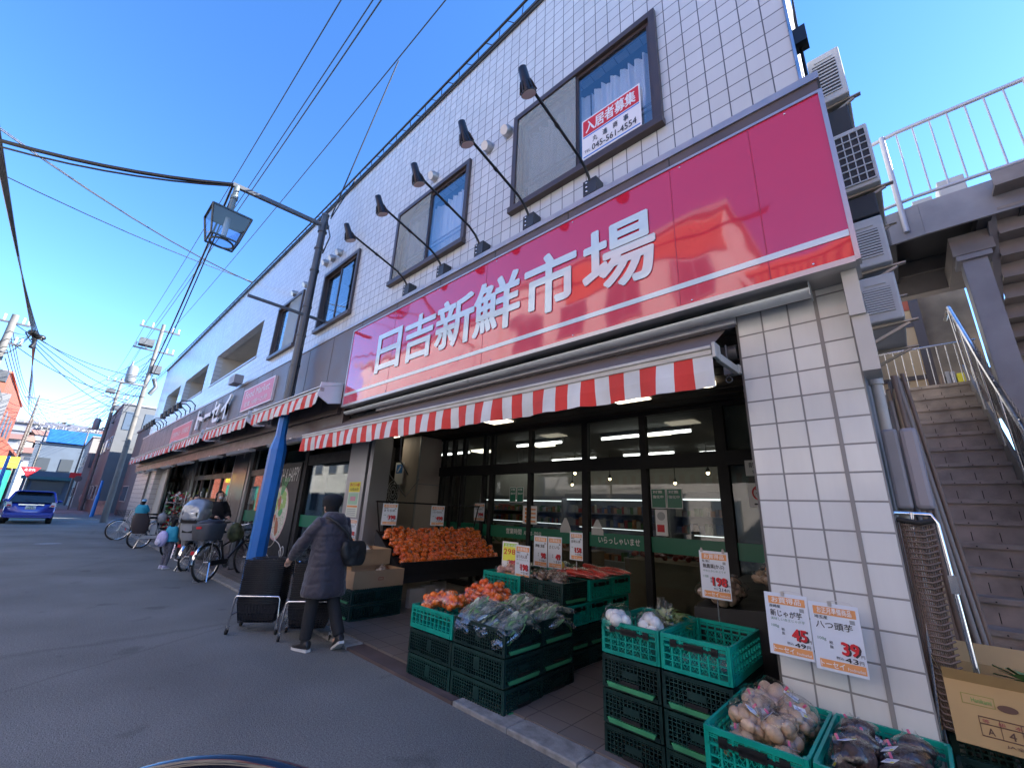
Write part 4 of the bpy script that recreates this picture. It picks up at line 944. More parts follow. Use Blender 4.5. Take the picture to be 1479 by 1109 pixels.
for i in range(8):
    for j in range(11):
        u = .08+i*.115; x = -150-130*u+r4.uniform(-4, 4); y = -34+j*7.6+r4.uniform(-1.5, 1.5); z = 22*math.sin(u*math.pi*.55)-1
        if cnt < 4: o = protos[cnt]; o.location = (x, y, z); o.rotation_euler = (0, 0, r4.uniform(-.4, .4))
        else: dup(protos[r4.randrange(4)], (x, y, z), r4.uniform(-.4, .4))
        cnt += 1
# trees on the ridge
def leafy(name, loc, r, h, lab, n=500, ls=.3, m=None, group=None, seed=1):
    rr_ = random.Random(seed); t = thing(name, lab, 'tree', loc, 0, group)
    g = MB(); g.tube([(0, 0, 0), (.05*r, 0, h*.4), (0, .05*r, h*.7)], [.12*r, .08*r, .03*r], 7)
    for k in range(5): a = k*1.3; g.tube([(0, 0, h*.4), (r*.5*math.cos(a), r*.5*math.sin(a), h*.7)], [.05*r, .015*r], 5)
    g.obj('trunk', mat('bark', (.09, .07, .05), .9), t)
    g = MB(); cl = [(Vector((rr_.uniform(-.6, .6)*r, rr_.uniform(-.6, .6)*r, h*rr_.uniform(.45, .95))), r*rr_.uniform(.3, .5)) for _ in range(9)]
    for i in range(n):
        c, q = rr_.choice(cl); d = Vector((rr_.gauss(0, 1), rr_.gauss(0, 1), rr_.gauss(0, 1))).normalized()*q*rr_.uniform(.6, 1.05); p = c+d
        a = Vector((rr_.gauss(0, 1), rr_.gauss(0, 1), rr_.gauss(0, 1))).normalized()*ls; b = a.cross(Vector((rr_.gauss(0, 1), rr_.gauss(0, 1), 1))).normalized()*ls*.6
        g.add([p-a, p+b, p+a, p-b], [(0,1,2,3)])
    g.obj('crown', m or mat('ridge_leaf', (.13, .10, .07), .8, nscale=.4, namt=.4), t, fix=False)
    return t
tr = [leafy('ridge_tree', (-262, -40, 18), 5, 9, 'brownish winter tree on the skyline of the far hill', 500, .6, None, 'bare trees along the far ridge', s) for s in (1, 2, 3)]
k = 0
for y in range(-40, 60, 6):
    o = tr[k] if k < 3 else dup(tr[k % 3]); o.location = (-262+r4.uniform(-6, 6), y+r4.uniform(-2, 2), 19+r4.uniform(-1, 1.5)); o.rotation_euler = (0, 0, r4.random()*6); k += 1

# ---------------------------------------------------------------- poles, wires
def wire(a, b, sag=.4, r=.012, n=14, lab=None, nm='overhead_cable', group='overhead cables', m=None, twist=0):
    a, b = Vector(a), Vector(b); g = MB()
    P_ = [a.lerp(b, i/n)-Vector((0, 0, sag*4*(i/n)*(1-i/n))) for i in range(n+1)]
    g.tube(P_, r, 5)
    if twist:
        Q = []; M_ = int((b-a).length*twist); d = (b-a).normalized(); u = d.cross(Vector((0, 0, 1))).normalized(); w = u.cross(d)
        for i in range(M_*6+1):
            s_ = i/(M_*6); p = a.lerp(b, s_)-Vector((0, 0, sag*4*s_*(1-s_))); an = i*math.pi/3; Q.append(p+(u*math.cos(an)+w*math.sin(an))*.11)
        g.tube(Q, r*.6, 4, cap=False)
    return tag(g.obj(nm, m or black, fix=False), lab, 'cable', group)
polegrey = mat('pole_grey', (.10, .105, .11), .5, .2, nscale=6, namt=.15); poleblue = mat('pole_blue', (.015, .16, .50), .4, nscale=5, namt=.1)
lp = thing('lamp_post', 'street lamp post with a bright blue lower half, standing in front of the shops', 'lamp post', (-7.98, 2.57, 0))
def octr(r, z): return [(r*math.cos(a), r*math.sin(a), z) for a in [math.pi/8+k*math.pi/4 for k in range(8)]]
g = MB(); g.loft([octr(.14, 0), octr(.135, 2.36), octr(.085, 2.60), octr(.083, 3.12)], smooth=False); g.obj('lower_shaft', poleblue, lp)
g = MB(); g.tube([(0, 0, 3.12), (0, 0, 7.2)], [.083, .066], 14); g.tube([(0, 0, 7.2), (0, 0, 7.24)], .075, 14)
for z in (3.4, 3.9, 4.5, 5.1, 5.9, 6.4, 6.8): g.tube([(0, 0, z), (0, 0, z+.035)], .088, 14)
g.obj('upper_shaft', polegrey, lp)
g = MB(); g.bar((0, .1, 6.98), (0, -1.62, 6.88), .07, .07); g.bar((0, -.1, 7.0), (0, -.02, 6.75), .05, .05); g.obj('arm', polegrey, lp)
g = MB(); g.bar((.03, -1.0, 4.93), (.03, .62, 4.93), .045, .045); g.obj('cross_bar', polegrey, lp)
g = MB(); g.tube([(.07, .02, 7.1), (.3, .06, 6.6), (.25, .0, 6.2), (.1, 0, 6.35)], .012, 6); g.tube([(.09, 0, 3.2), (.10, 0, 7)], .02, 6); g.obj('cable', black, lp)
lm = thing('street_lantern', 'square glass street lantern hanging from the arm of the blue lamp post', 'street lamp', (-7.98, 1.02, 5.70))
def sq(r, z, dx=0): return [(-r+dx, -r, z), (r+dx, -r, z), (r+dx, r, z), (-r+dx, r, z)]
g = MB(); rb, rtp, zb, zt = .20, .29, .02, .50
for (a, b) in zip(sq(rb, zb), sq(rtp, zt)): g.bar(a, b, .022, .022)
for r, z in ((rb, zb), (rtp, zt)):
    q = sq(r, z)
    for i in range(4): g.bar(q[i], q[(i+1) % 4], .025, .025)
g.tube([(.17*math.cos(a), .17*math.sin(a), .0) for a in [k*math.pi/12 for k in range(24)]], .018, 6, closed=True)
g.obj('frame', mat('lantern_frame', (.06, .08, .08), .4), lm)
g = MB(); g.loft([sq(rtp, zt), sq(.12, zt+.10)], smooth=False); g.obj('top', mat('lantern_top', (.16, .20, .19), .4), lm)
g = MB(); g.cyl((0, 0, zt+.08), (0, 0, 1.18), .045, 12); g.cyl((0, 0, .9), (0, 0, .98), .06, 12); g.obj('hanger', MT['lantern_top'], lm)
g = MB(); g.loft([sq(rb-.004, zb), sq(rtp-.004, zt)], cap=False, smooth=False); g.obj('pane', glass_mat('lantern_glass', (.62, .70, .80), 1.2), lm, fix=False)
g = MB(); g.tube([(0, 0, .52), (0, 0, .36), (0, 0, .14)], [.04, .045, .04], 12); g.obj('bulb', mat('bulb_white', (.6, .62, .62), .3), lm)

def upole(loc, h, lab, r=.16, arms=(), trans=None, lean=0, yar=1):
    t = thing('utility_pole', lab, 'utility pole', loc)
    g = MB(); g.tube([(0, 0, 0), (lean, 0, h)], [r, r*.62], 12); g.obj('shaft', mat('pole_concrete', (.17, .16, .145), .8, nscale=3, namt=.15), t)
    g = MB()
    for z in arms: g.bar((0, -1.1*yar, z), (0, .9*yar, z), .09, .09); 
    if arms: g.obj('cross_arm', polegrey, t)
    g = MB()
    for z in arms:
        for y in (-1.0, -.5, .5, .8): g.cyl((0, y*yar, z+.04), (0, y*yar, z+.28), .05, 8); g.ball((0, y*yar, z+.3), .06, 8, 5)
    if arms: g.obj('insulators', mat('insulator', (.6, .6, .6), .3), t)
    if trans:
        g = MB(); x, y, z = 0, -.75, trans; g.tube([(x, y, z), (x, y, z+.1), (x, y, z+.9), (x, y, z+1.0)], [.20, .25, .25, .18], 14); g.tube([(x, y-.1, z+1.0), (x, y-.1, z+1.3)], .05, 8); g.box(-.1, .1, -1.2, .1, z-.1, z)
        g.obj('transformer', mat('transformer_grey', (.20, .21, .22), .5), t)
        g = MB(); g.box(-.3, .3, -.9, -.2, h-1.6, h-1.2); g.box(-.2, .25, .1, .5, h-3.2, h-2.7); g.tube([(0, .3, h-4.5), (0, .5, h-4), (0, .3, h-3.5)], .12, 6); g.obj('gear', polegrey, t)
    g = MB()
    for z in (h*.35, h*.5, h*.6, h*.72, h*.8): g.tube([(lean*z/h, 0, z), (lean*z/h, 0, z+.05)], r*.98, 10)
    for k in range(int(h/.45)-4): z = 1.8+k*.45; s = 1 if k % 2 else -1; g.cyl((0, 0, z), (0, s*.28, z), .012, 5)
    g.obj('bands', polegrey, t)
    return t
upole((-33, 2.55, 0), 11.9, 'tall concrete utility pole with transformer just past the shop building', .15, (11.5, 10.1), 7.9)
upole((-56, 2.5, 0), 12.6, 'second concrete utility pole down the street on the right side', .18, (12.2, 10.6), 7.4)
upole((-70, -3.0, 0), 11.8, 'slim pale utility pole at the left side of the street', .16, (11.4,))
upole((-29.6, -2.95, 0), 9.4, 'big utility pole cut by the left edge of the photo', .2, (9.0, 8.0), 7.0, yar=.6)
for i, (x, y, h, lb) in enumerate(((-76, 1.9, 9.5, 'thin dark pole before the pale house windows'), (-84, -1.9, 10, 'thin pole left of the blue grey house'), (-64, -2.6, 8.5, 'short pole close to the green hoarding'), (-97, 2.2, 11.5, 'tall thin pole behind the tarpaulin roof'))): upole((x, y, 0), h, lb, .11, (h-.5,))
for i, (x, y, h) in enumerate(((-92, -1.0, 11), (-100, .6, 10.5), (-88, 1.2, 10), (-110, -.6, 12))): upole((x, y, 0), h, ['distant thin pole left of the blue tarpaulin', 'distant pole in front of the hillside houses', 'distant pole at the right end of the tarpaulin', 'farthest pole at the end of the street'][i], .14, (h-.5,))
# blue painted short posts
for (x, y, h, lb) in ((-41.0, 2.5, 2.4, 'blue leaning steel post by the far corner'), (-34.5, -1.75, 3.2, 'blue post beside the green hoarding')):
    g = MB(); g.tube([(x, y, 0), (x, y, h*.55), (x, y, h*.6), (x, y, h)], [.11, .11, .08, .07], 8); tag(g.obj('blue_post', poleblue), lb, 'post')
CZ = []
A1 = (-7.98, -.6, 6.9)
def cab(a, b, sag, r, lab, **k): wire(a, b, sag, r, lab=lab, **k)
cab((-7.98, .95, 6.88), (-11.2, -4.6, 7.5), .45, .032, 'thick bundled cable crossing the street from the lamp arm')
cab((-7.98, .97, 6.86), (-11.2, -4.6, 7.45), .52, .016, 'thinner cable hanging just under the thick bundle', )
cab((-7.98, .95, 6.86), (-33, 2.3, 8.2), 1.3, .02, 'heavy cable from the lamp arm down the street to the transformer pole')
cab((-7.98, 1.0, 6.84), (-33, 2.45, 7.7), 1.2, .014, 'second cable from the lamp arm down the street to the transformer pole')
for i, (y, z, lb) in enumerate(((1.7, 11.75, 'high wire nearest the building'), (2.1, 11.75, 'second high wire over the street'), (3.0, 11.75, 'third high wire over the roof edge'), (1.9, 10.4, 'lower power wire over the street'))):
    cab((-33, y, z), (14, y-.3, z-1.2), .6, .012, lb); cab((-33, y, z), (-56, y, z+.6), .5, .012, lb+', continuing down the street')
cab((-.8, 3.05, 8.5), (-33, 2.9, 8.2), .25, .012, 'coiled guard wire along the roof edge', twist=2.2)
cab((-1.5, 2.9, 8.35), (-26, 2.9, 8.25), .1, .02, 'black cable lying along the roof edge', nm='roof_cable')
cab((-7.9, 2.65, 7.2), (-6.5, 2.9, 10.6), 0, .014, 'steep wire rising from the lamp post top to the power lines')
cab((-7.9, 2.65, 7.15), (-7.75, 2.95, 8.3), 0, .012, 'short drop wire from the roof to the lamp post')
cab((-14.7, 2.95, 8.35), (-12, -8, 8.8), .5, .012, 'wire crossing the street from the roof corner'); cab((-14.7, 2.95, 8.3), (-8, -8, 9.6), .9, .012, 'long drooping wire crossing the sky to the upper left')
cab((-14.7, 2.95, 8.32), (-8, -8, 9.75), .95, .008, 'thin wire beside the long drooping wire')
cab((-29.6, -2.95, 9.0), (-33, 2.5, 8.4), .5, .02, 'cable crossing the street between the near and far poles'); cab((-29.6, -2.95, 8.2), (-33, 2.5, 7.2), .6, .02, 'lower cable crossing the street between the poles')
for i in range(5): cab((-29.6, -2.95+.05*i, 8.9-.4*i), (-70, -3.1+.2*i, 11.2-.5*i), .8, .018, 'cable running along the left side of the street')
for i in range(6): cab((-70, -3+.1*i, 11.2-.3*i), (-56, 2.4, 10.4-.5*i), .5+.1*i, .018, 'tangled cable between the left pole and the second right pole')
for i in range(6): cab((-33, 2.4, 9.6-.45*i), (-56, 2.5, 10.6-.5*i), .5, .016, 'cable between the transformer pole and the second pole')
for i in range(4): cab((-56, 2.4, 10.6-.5*i), (-100, .6, 9.8-.4*i), .8, .02, 'cable from the second pole to the distant poles')
for i in range(5): cab((-1, -1.85-.05*i, 6.7+.05*i), (-26.4, -2.0+.03*i, 7.9+.04*i), .12+.05*i, .018, 'bundled telephone cable at the left edge running to the black splice box'); cab((-26.4, -2.0+.03*i, 7.9+.04*i), (-70, -3.0, 10.9-.3*i), .5+.2*i, .018, 'telephone cable from the black splice box to the pale left pole')
for i in range(4): cab((-26.4, -2.0, 7.9-.1*i), (-33, 2.4, 7.6-.5*i), .25+.1*i, .016, 'cable from the splice box across to the transformer pole'); cab((-29.6, -2.95, 8.6-.4*i), (-26.4, -2, 7.9), .1+.05*i, .016, 'short cable between the big left pole and the splice box')
for i in range(6): cab((-33, 2.4, 9.9-.5*i), (-70, -3.0, 10.6-.45*i), .6+.1*i, .016, 'cable slanting from the transformer pole to the pale left pole')
for i in range(5): cab((-56, 2.4, 11.2-.6*i), (-92, -1.0, 10.4-.5*i), .7, .018, 'cable from the second pole towards the distant thin poles'); cab((-70, -3, 10.8-.5*i), (-100, .6, 10-.5*i), .7, .018, 'cable from the pale left pole into the distance')
# splice closure hanging in the left cables
g = MB(); g.ball((-26.4, -2.0, 7.95), (.25, .17, .13), 12, 8); g.tube([(-26.6, -1.95, 7.9), (-26.4, -1.85, 7.5), (-26.3, -1.9, 7.3)], .08, 8); g.ball((-26.5, -1.75, 7.85), (.14, .18, .12), 10, 6); g.tube([(-26.4, -2.2, 7.9), (-26.3, -2.0, 7.6), (-26.4, -1.7, 7.75), (-26.5, -1.9, 8.1), (-26.4, -2.2, 7.9)], .025, 6)
tag(g.obj('splice_closure', black), 'black cable splice closure hanging in the wires at the left', 'cable box')
# signs at the far left
t = thing('stop_sign', 'red inverted triangle stop sign on a thin pole at the far left', 'road sign', (-45, -1.1, 0))
g = MB(); g.cyl((0, 0, 0), (0, 0, 3.1), .04, 8); g.obj('pole', steel, t)
g = MB(); g.prism([(-.5, 3.1), (.5, 3.1), (0, 2.35)], 'x', .05, .07); g.obj('plate', redp, t)
g = MB(); text(g, '止まれ', (.072, -.26, 2.84), (0,1,0), (0,0,1), .52, .17, .02, 0); g.obj('lettering', whitep, t)
g = MB(); g.box(-40.1, -40, -2.6, -1.55, 2.8, 3.45, 0)
g.box(-40, -39.99, -2.5, -1.65, 3.08, 3.18, 1); g.box(-40, -39.99, -2.5, -1.65, 2.9, 2.95, 1)
tag(g.obj('yellow_sign', [yellowp, orangep]), 'yellow shop sign board above the green hoarding', 'sign')
g = MB(); g.box(-40, -38, -3.4, -1.7, 0, 2.6); tag(g.obj('green_hoarding', mat('hoarding_green', (.02, .30, .22), .6, nscale=2, namt=.1)), 'green hoarding at the left edge behind the blue car', 'hoarding')
# distant signs, posts on the right
g = MB(); g.box(-60.1, -60, 1.2, 2.0, 2.9, 3.4); tag(g.obj('red_sign', redp), 'small red sign board on the distant corner', 'sign')
g = MB(); g.tube([(-58, 1.8, 0), (-58, 1.8, 2.6)], .05, 8); g.tube([(-58, 1.8, 2.8), (-57.9, 1.8, 2.8)], .28, 18); tag(g.obj('traffic_mirror', polegrey), 'round convex traffic mirror on a post at the distant corner', 'mirror')
g = MB(); g.box(-46, -45.5, 2.9, 3.7, 0, 1.0); tag(g.obj('notice_cabinet', mat('red_white_cabinet', (.7, .25, .18), .5, nscale=3, namt=.4)), 'low red cabinet standing by the far utility pole', 'cabinet')
# ================================================================ CRATES
cg = mat('crate_bright_green', (.0, .30, .22), .42, spec=.4, nscale=9, namt=.16, rnd=.14)
cd_ = mat('crate_dark_green', (.005, .032, .028), .45, spec=.4, nscale=9, namt=.3, rnd=.35)
cb_ = mat('crate_handle_green', (.05, .30, .13), .5, nscale=9, namt=.15)
ck = mat('crate_black_handle', (.012, .014, .014), .4)
CL, CW, CH = .63, .45, .205
def crate_mesh(style):
    """folding lattice container, long side along x"""
    g = MB(); h = CH-.012; t = .012
    L2, W2 = CL/2-.004, CW/2-.004
    g.box(-L2+.01, L2-.01, -W2+.01, W2-.01, .004, .012)
    for sx in (-1, 1):
        for sy in (-1, 1): g.box(min(sx*L2, sx*(L2-.03)), max(sx*L2, sx*(L2-.03)), min(sy*W2, sy*(W2-.022)), max(sy*W2, sy*(W2-.022)), 0, h)
    def wall(n, half, place, short):
        # place(u0,u1,z0,z1,proud)
        place(-half, half, h-.022, h, .004); place(-half, half, 0, .022, .004); place(-half, half, h-.032, h-.026, .0)
        if style == 'dark':
            for k in range(n+1):
                u = -half+2*half*k/n; place(u-.0035, u+.0035, .02, h-.02, .001)
            for zz in (.045, .068, .092, .118, .142): place(-half, half, zz, zz+.006, .003 if zz in (.045, .142) else 0)
            if not short:
                place(-half*.12, half*.12, .06, .15, .002); 
                for s in (-1, 1): place(s*half*.55-.04, s*half*.55+.04, -.0, .03, .006)
            else: place(-half*.3, half*.3, .085, .12, .003)
        else:
            for k in range(n//2+1):
                u = -half+2*half*k/(n//2); place(u-.005, u+.005, .02, h-.02, .003)
            place(-half, half, .126, .136, .003); place(-half, half, .05, .056, .001); place(-half, half, .085, .091, .001); place(-half, half, .154, .160, .001)
            if not short: place(-half, half, .0, .04, .005)
    def pl(sgn):
        def f(u0, u1, z0, z1, p):
            y = sgn*W2; a, b = sorted((y+sgn*p, y-sgn*(t-p*.5))); g.box(u0, u1, a, b, z0, z1)
        return f
    def ps(sgn):
        def f(u0, u1, z0, z1, p):
            x = sgn*L2; a, b = sorted((x+sgn*p, x-sgn*(t-p*.5))); g.box(a, b, u0, u1, z0, z1)
        return f
    for s in (-1, 1):
        wall(20, CL/2-.03, pl(s), False); wall(14, CW/2-.024, ps(s), True)
    # diagonal mesh on the short ends and the lower half of the long ones
    for s in (-1, 1):
        x = s*(L2-.004); W_ = CW/2-.06; z0, z1 = (.03, .125)
        n = 13 if style == 'bright' else 6
        for k in range(-3, n):
            for d in (1, -1):
                a = -W_+2*W_*k/n; b = a+(z1-z0)*.9
                zz0, zz1 = z0, z1
                if a < -W_: zz0 += (-W_-a)/.9; a = -W_
                if b > W_: zz1 -= (b-W_)/.9; b = W_
                if zz1-zz0 < .01: continue
                g.bar((x, a*d, zz0), (x, b*d, zz1), .004, .003)
    return g
def make_crate(style, name, label):
    t = thing(name, label, 'crate', (0, 0, 0), 0, 'green folding crates of the stall')
    crate_mesh(style).obj('body', cg if style == 'bright' else cd_, t, fix=False)
    for s in (-1, 1):
        g = MB(); x = s*(CL/2)
        if style == 'dark':
            a, b = sorted((x-s*.002, x+s*.010)); g.add([(a, -.165, .012), (b, -.165, .012), (b, .165, .012), (a, .165, .012), (a, -.18, .038), (b+.002, -.18, .038), (b+.002, .18, .038), (a, .18, .038)], [(0,3,2,1),(4,5,6,7),(0,1,5,4),(1,2,6,5),(2,3,7,6),(3,0,4,7)])
            g.obj('handle', cb_, t)
            g = MB(); g.box(a-.002, b-.004, -.07, .07, .045, .068); g.obj('handle_slot', ck, t)
        else:
            a, b = sorted((x-s*.004, x+s*.008)); g.box(a, b, -.15, .15, .138, .150); g.box(a, b, -.06, .06, .128, .165); g.box(a, b, -.15, -.11, .13, .168); g.box(a, b, .11, .15, .13, .168); g.obj('handle', ck, t)
    return t
protoc = {'bright': make_crate('bright', 'crate', 'x'), 'dark': make_crate('dark', 'crate', 'x')}
usedc = {'bright': 0, 'dark': 0}
def crate(style, x, y, z, rz, label, sc=(1, 1, 1)):
    o = protoc[style] if not usedc[style] else copy_tree(protoc[style]); usedc[style] = 1
    o.location = (x, y, z); o.rotation_euler = (0, 0, rz); o.scale = sc; o['label'] = label; o['group'] = 'green folding crates of the stall'
    return o
F0 = .04
# --- stall 1 (mandarins and greens), two by two, three high. long side along the street
A1_ = R_(1.0); s1 = (.985, 1.08, 1)
def st1(i, j): return (-3.475+.628*i-.02*j, 2.945+.492*j+.012*i)
pos = {(0,0): 'street side left', (1,0): 'street side right', (0,1): 'shop side left', (1,1): 'shop side right'}
for i in (0, 1):
    for j in (0, 1):
        x, y = st1(i, j)
        for k, w in ((0, 'bottom'), (1, 'middle')): crate('dark', x+RN.uniform(-.006, .006), y+RN.uniform(-.006, .006), F0*0+k*CH, A1_+RN.uniform(-.01, .01), 'dark green crate, %s of the %s stack under the mandarins and bagged greens' % (w, pos[(i, j)]), s1)
for (i, j, st_, lb) in ((0, 0, 'bright', 'bright green crate of loose bagged mandarins at the front left of the stall'), (1, 0, 'dark', 'dark green top crate full of bagged greens nearest the street'), (0, 1, 'bright', 'bright green crate of mandarins at the back left of the stall'), (1, 1, 'dark', 'dark green top crate of bagged greens on the shop side')):
    x, y = st1(i, j); crate(st_, x, y, 2*CH, A1_, lb, s1)
# --- stall 2 (turnips), short side to the street
for i, nm in ((0, 'left'), (1, 'right')):
    x = -1.55+.425*i; y = 3.19
    for k, w in ((0, 'bottom'), (1, 'second'), (2, 'third')): crate('dark', x+RN.uniform(-.006, .006), y+RN.uniform(-.01, .01), k*.203, math.pi/2, 'dark green crate, %s level of the %s stack under the turnips' % (w, nm), (1.02, .93, 1))
    crate('bright', x, y+.0, .61, math.pi/2, ['bright green crate of bagged turnips on the left stack', 'empty bright green crate beside the turnips'][i], (1.02, .935, 1.03))
# --- stall 3 (mushrooms, carrots) behind
for i, xx in enumerate((-3.02, -3.62)):
    for j, yy in enumerate((3.98, 4.42, 4.86)):
        for k in range(4):
            if k < 2: crate('dark', xx+RN.uniform(-.01, .01), yy, k*.21, R_(-1), 'dark green crate, level %s of the back stall stack %s' % (['one', 'two'][k], ['front right', 'middle right', 'back right', 'front left', 'middle left', 'back left'][i*3+j]), (.95, .97, 1.02))
            else:
                st_ = 'dark' if (k == 3 and j == 0 and i == 0) else 'bright'
                crate(st_, xx+(.03 if j else 0)*(k-2)+RN.uniform(-.01, .01), yy, k*.21, R_(-1), '%s green crate, %s level of the back stall, %s' % (['bright', 'dark'][st_ == 'dark'], ['third', 'top'][k-2], ['front right', 'middle right', 'back right', 'front left', 'middle left', 'back left'][i*3+j]), (.95, .97, 1.02))
# --- stall 4 (potatoes, taro) in front of the pillar
for i, nm in ((0, 'left'), (1, 'middle'), (2, 'right')):
    x = -.68+.415*i; y = 2.615
    for k in range(2): crate('dark', x, y, k*.205, math.pi/2, 'dark green crate, %s level of the %s stack below the potatoes and taro' % (['bottom', 'second'][k], nm), (1.02, .90, 1))
    crate('bright' if i < 2 else 'dark', x, y, .415 if i < 2 else .385, math.pi/2, ['bright green crate full of bagged potatoes', 'bright green crate full of dark bagged taro', 'dark green crate with a radish at the lower right corner'][i], (1.03, .905, 1.02))
for k in range(3): crate('dark', .20, 3.32, k*.205, 0, 'dark green crate, %s of the stack under the open cardboard box' % ['bottom', 'middle', 'top'][k], (.85, .9, 1))
# --- crates by the woman
for k in range(2): crate('dark', -5.98, 3.47, F0+k*.19, math.pi/2, 'dark green crate, %s under the brown cardboard boxes' % ['lower', 'upper'][k], (1.25, 1.38, .93))

# ================================================================ PRODUCE
film = glass_mat('plastic_film', (.99, .99, .99), 1.6, .10, 32, .0)
def manda_mesh(seed, n=8, r=.034, R=.06):
    q = random.Random(seed); g = MB()
    for i in range(n):
        a = i*2.4+q.random(); rr = R*math.sqrt((i+.5)/n)*1.05; z = .035+.03*q.random()+(.045 if i < n*.4 else 0)
        g.ball((rr*math.cos(a), rr*math.sin(a)*.85, z), (r*q.uniform(.92, 1.08), r*q.uniform(.92, 1.08), r*.86), 9, 6, rot=Euler((q.random()*.6, q.random()*.6, 0)).to_matrix())
    return g
def bag_mesh(seed, rx, ry, rz, cz, neck=.05, n=16, m=9, wr=.12):
    """crumpled clear bag closed at a twisted neck"""
    rings = []
    for j in range(m+3):
        u = j/(m+2)
        if u < .72: t = u/.72*math.pi*.86; s = math.sin(max(t, .12)); z = cz-rz*math.cos(t)
        else: v = (u-.72)/.28; s = math.sin(math.pi*.86)*(1-v)*.75+.12+(.14*v*v*v if v > .6 else 0); z = cz+rz*.9+neck*v
        ring = []
        for k in range(n):
            a = 2*math.pi*k/n; w = 1+wr*noise.noise(Vector((math.cos(a)*2.2+seed*3.1, math.sin(a)*2.2, u*5)))*2
            ring.append((rx*s*w*math.cos(a), ry*s*w*math.sin(a), z+.006*noise.noise(Vector((k, j, seed)))))
        rings.append(ring)
    return MB().loft(rings, cap=False)
orange_m = [mat('mandarin_a', (.95, .19, .02), .28, nscale=30, namt=.1, bump=.25, bscale=250), mat('mandarin_b', (.95, .15, .02), .3, nscale=30, namt=.12, bump=.25, bscale=250)]
protoo = []
for k in range(5):
    t = thing('mandarin_bag', 'x', 'bag of mandarins', (0, 0, -5), 0, 'clear bags of mandarins on the sloping black display')
    manda_mesh(k, 8+k % 3).obj('mandarins', orange_m[k % 2], t, fix=False)
    bag_mesh(k, .098, .086, .060, .060, .04).obj('plastic_bag', film, t, fix=False)
    protoo.append(t)
no_ = 0
def put(protos, usedl, loc, rz, label, group, tilt=(0, 0), sc=1):
    k = RN.randrange(len(protos))
    if k not in usedl: usedl.add(k); o = protos[k]
    else: o = copy_tree(protos[k])
    o.location = loc; o.rotation_euler = (tilt[0], tilt[1], rz); o.scale = (sc, sc, sc); o['label'] = label; o['group'] = group
    return o
uo = set()
# display stand
ds = thing('display_stand', 'sloping black display stand heaped with bagged mandarins', 'display stand', (-6.2, 5.0, .04))
def DS(mb, nm, m, **k):
    o = mb.obj(nm, m, None, **k); o.parent = ds
    for v in o.data.vertices: v.co -= Vector(ds.location)
    return o
g = MB(); g.prism([(-5.84, .52), (-5.80, .60), (-6.62, 1.12), (-6.66, .52)], 'y', 3.86, 3.89); g.prism([(-5.84, .52), (-5.80, .60), (-6.62, 1.12), (-6.66, .52)], 'y', 6.06, 6.09); DS(g, 'side_panel', blackm)
g = MB(); g.add([(-5.86, 3.89, .50), (-5.80, 3.89, .70), (-5.80, 6.06, .70), (-5.86, 6.06, .50), (-5.88, 3.89, .50), (-5.83, 3.89, .70), (-5.83, 6.06, .70), (-5.88, 6.06, .50)], [(0,1,2,3),(7,6,5,4),(0,4,5,1),(1,5,6,2),(2,6,7,3),(3,7,4,0)]); g.box(-5.90, -5.86, 3.9, 6.05, .40, .50); DS(g, 'front_panel', blackm)
g = MB(); g.add([(-5.84, 3.89, .57), (-6.62, 3.89, 1.06), (-6.62, 6.06, 1.06), (-5.84, 6.06, .57)], [(0,1,2,3)]); DS(g, 'tray', blackm)
g = MB(); g.box(-6.66, -6.62, 3.9, 6.05, .3, 1.1); g.box(-6.64, -5.9, 3.9, 3.95, .36, .5); DS(g, 'back_panel', blackm)
for (x, y) in ((-5.90, 3.92), (-5.90, 6.02), (-6.6, 3.92), (-6.6, 6.02)):
    g = MB(); g.box(x-.03, x+.03, y-.03, y+.03, .04, .5); DS(g, 'leg', blackm)
for r in range(8):
    for c in range(17):
        u = (r+.5)/8; x = -5.89-.70*u; y = 3.99+c*.1255+(.06 if r % 2 else 0)+RN.uniform(-.01, .01); z = .60+.47*u+RN.uniform(0, .02)
        if y > 6.02: continue
        lb = 'clear bag of mandarins in the %s of the sloping black display' % ['front bottom row', 'second row up', 'third row up', 'lower middle', 'upper middle', 'third row from the top', 'second row from the top', 'top row'][r]
        if r == 7 and c == 0: lb = 'dark bagged mandarins at the top left corner of the sloping display'
        put(protoo, uo, (x, y, z), RN.random()*6.28, lb, 'clear bags of mandarins on the sloping black display', (RN.uniform(-.1, .1), -.35+RN.uniform(-.15, .15)), RN.uniform(.86, 1.0))
for i in range(3):
    g = MB(); g.box(-5.98-.18*i, -5.5-.5*i if False else -5.9-.18*i, 4.15+.35*i, 4.45+.35*i, .04, .30); o = g.obj('floor_box', mat('pale_box', (.42, .40, .36), .7, nscale=5, namt=.15)); tag(o, 'pale carton under the mandarin display, number counted from the front: %s' % ['first', 'second', 'third'][i], 'carton', 'cartons under the display')
